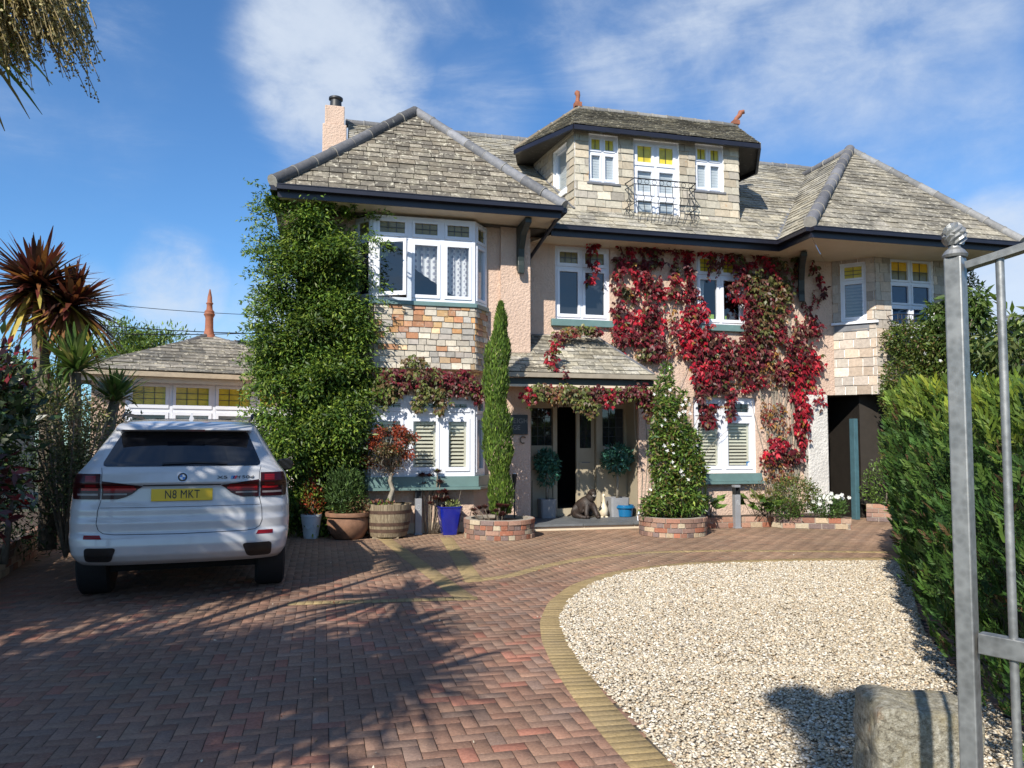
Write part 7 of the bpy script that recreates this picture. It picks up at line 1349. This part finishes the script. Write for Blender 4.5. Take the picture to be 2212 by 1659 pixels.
# ---------------------------------------------------------------- the tall cabbage palm whose crown hangs into the top left corner and shades the drive
CP = [(.12, .20, .030), (.16, .24, .038), (.085, .15, .028), (.22, .27, .05), (.06, .11, .022)]
def above(gx, gy, z): L = z / math.tan(SUN_EL); return (gx - L * math.sin(SUN_AZ), gy - L * math.cos(SUN_AZ), z)
crowns = [(*above(x, y, z), n, L) for x, y, z, n, L in ((-1.45, 10.15, 4.35, 150, .68), (-1.05, 7.4, 4.1, 150, .85), (-.75, 4.75, 4.3, 110, .8), (-1.25, 5.35, 4.5, 190, .95), (-2.0, 5.25, 4.3, 190, .95), (-3.6, 4.2, 4.4, 170, .95), (-2.0, 4.4, 4.0, 170, .95), (-3.0, 4.0, 3.8, 150, .9), (-2.7, 8.0, 4.5, 170, .95), (-3.7, 8.1, 4.3, 170, .95), (-4.6, 7.2, 4.4, 150, .95), (-.95, 6.0, 4.5, 110, .8), (-4.4, 3.8, 4.2, 150, .95), (-3.2, 7.7, 4.6, 170, .9), (-4.1, 7.9, 4.7, 170, .95), (-2.5, 8.7, 4.8, 130, .8))]
crowns.append((-3.30, 4.5, 4.36, 260, .58))
parts, stems = [], []; root = np.array([-4.5, 1.4, 0]); fork = np.array([-4.3, 1.4, 2.0])
for i, (x, y, z, n, L) in enumerate(crowns):
    c = np.array([x, y, z]); parts += strap_head(c, n, L, .052, CP, .10, (.05, .5), -.95, [(.25, .19, .08), (.2, .16, .06)]); m = fork * .45 + c * .55; m[2] -= .35; stems.append(([fork, m, c], [.07, .05, .035]))
stems.append(([root, root * .5 + fork * .5, fork], [.24, .20, .17]))
o = plant('cabbage_palm', 'tall green cabbage palm hanging flower sprays into the top left corner', 'palm', parts, 'leaf', root, stems=stems, leafname='sword_leaves')
SP, bead = MB(), []
for _ in range(480):
    a = rng.uniform(-.9, 1.9); x0 = np.array([-3.12, 4.6, 4.28]) + np.array([rng.uniform(-.55, .36), rng.uniform(-.4, .2), rng.uniform(-.16, .22)]); L_ = rng.uniform(.22, .55); dr = np.array([math.cos(a) * .35 + .15, rng.normal(0, .2), -.55]); k = np.linspace(0, 1, 7)[:, None]; P = x0 + dr * L_ * k + np.array([0, 0, -1]) * L_ * .35 * k ** 2
    SP.tube([tuple(p - root) for p in P], [.0045, .004, .004, .0035, .003, .0025, .002], 4); nb_ = int(L_ * 60); kk = rng.random(nb_); Q = np.stack([np.interp(kk, k[:, 0], P[:, j]) for j in range(3)], 1) + rng.normal(0, .010, (nb_, 3)); bead.append(leaf_arrays(Q, (0, 0, -1), (0, -1, 0), .020, .95, pick(nb_, [(.38, .31, .12), (.46, .40, .20), (.28, .23, .09), (.18, .15, .06)]), 1.2, 1.2, .2))
SP.build('flower_stems', plain('spray_stem', (.30, .23, .11), .7), o); V, F, C = merge(bead); npmesh('flower_sprays', V - root, F, C, M['leaf_matt'], parent=o)
# broad canopy behind the photographer to the left: only its shade reaches the picture
parts, st_ = [], []
for c, r, n in ((above(-3.5, 7.9, 5.5), (.8, .7, .5), 2600), (above(-4.5, 7.2, 5.4), (.9, .9, .6), 2800), ((-4.9, -2.2, 5.2), (1.5, 1.4, 1.1), 4200), ((-5.7, -1.5, 5.0), (1.3, 1.3, 1.1), 3800), ((-5.0, -2.8, 4.6), (1.4, 1.3, 1.0), 3000), ((-6.0, 2.0, 4.4), (1.0, 1.2, .8), 2400)): parts.append(clump(n, c, r, (0, 0, -.2), .14, .45, [(.06, .11, .025), (.08, .13, .03)], shell=.3)); st_.append(([(-6.6, -1, 2.0), c], [.12, .04]))
st_.append(([(-6.8, -1.2, 0), (-6.6, -1, 2.0)], [.22, .16])); plant('garden_tree', 'leafy tree standing behind the photographer on the left', 'tree', parts, 'leaf', (-6.8, -1.2, 0), stems=st_)
# invented bush, added behind the photographer to cast the shadow on the gravel
hb = np.array(above(1.70, 4.2, 4.1)); hs = np.array([math.cos(SUN_AZ), -math.sin(SUN_AZ), 0]); pos = lambda a, z: tuple(hb + hs * a + np.array([0, 0, z]))
parts = [clump(1500, pos(-.16, .10), (.17, .14, .17), (0, 0, .3), .045, .45, LG, shell=.2), clump(1500, pos(.15, .15), (.16, .14, .16), (0, 0, .3), .045, .45, LG, shell=.2), clump(1800, pos(0, -.12), (.21, .14, .2), (0, 0, .3), .045, .45, LG, shell=.2), clump(1300, pos(.05, -.42), (.17, .13, .25), (0, 0, .3), .045, .45, LG, shell=.2), clump(900, pos(.08, -.75), (.11, .10, .25), (0, 0, .3), .045, .45, LG, shell=.2)]
plant('shadow_bush', 'made-up heart shaped bush out of view behind the photographer, added as shadow caster', 'bush', parts, 'leaf', (hb[0], hb[1], 0), stems=[([(hb[0], hb[1], 0), tuple(hb - (0, 0, .3))], [.05, .03])])
bpy.context.view_layer.update()
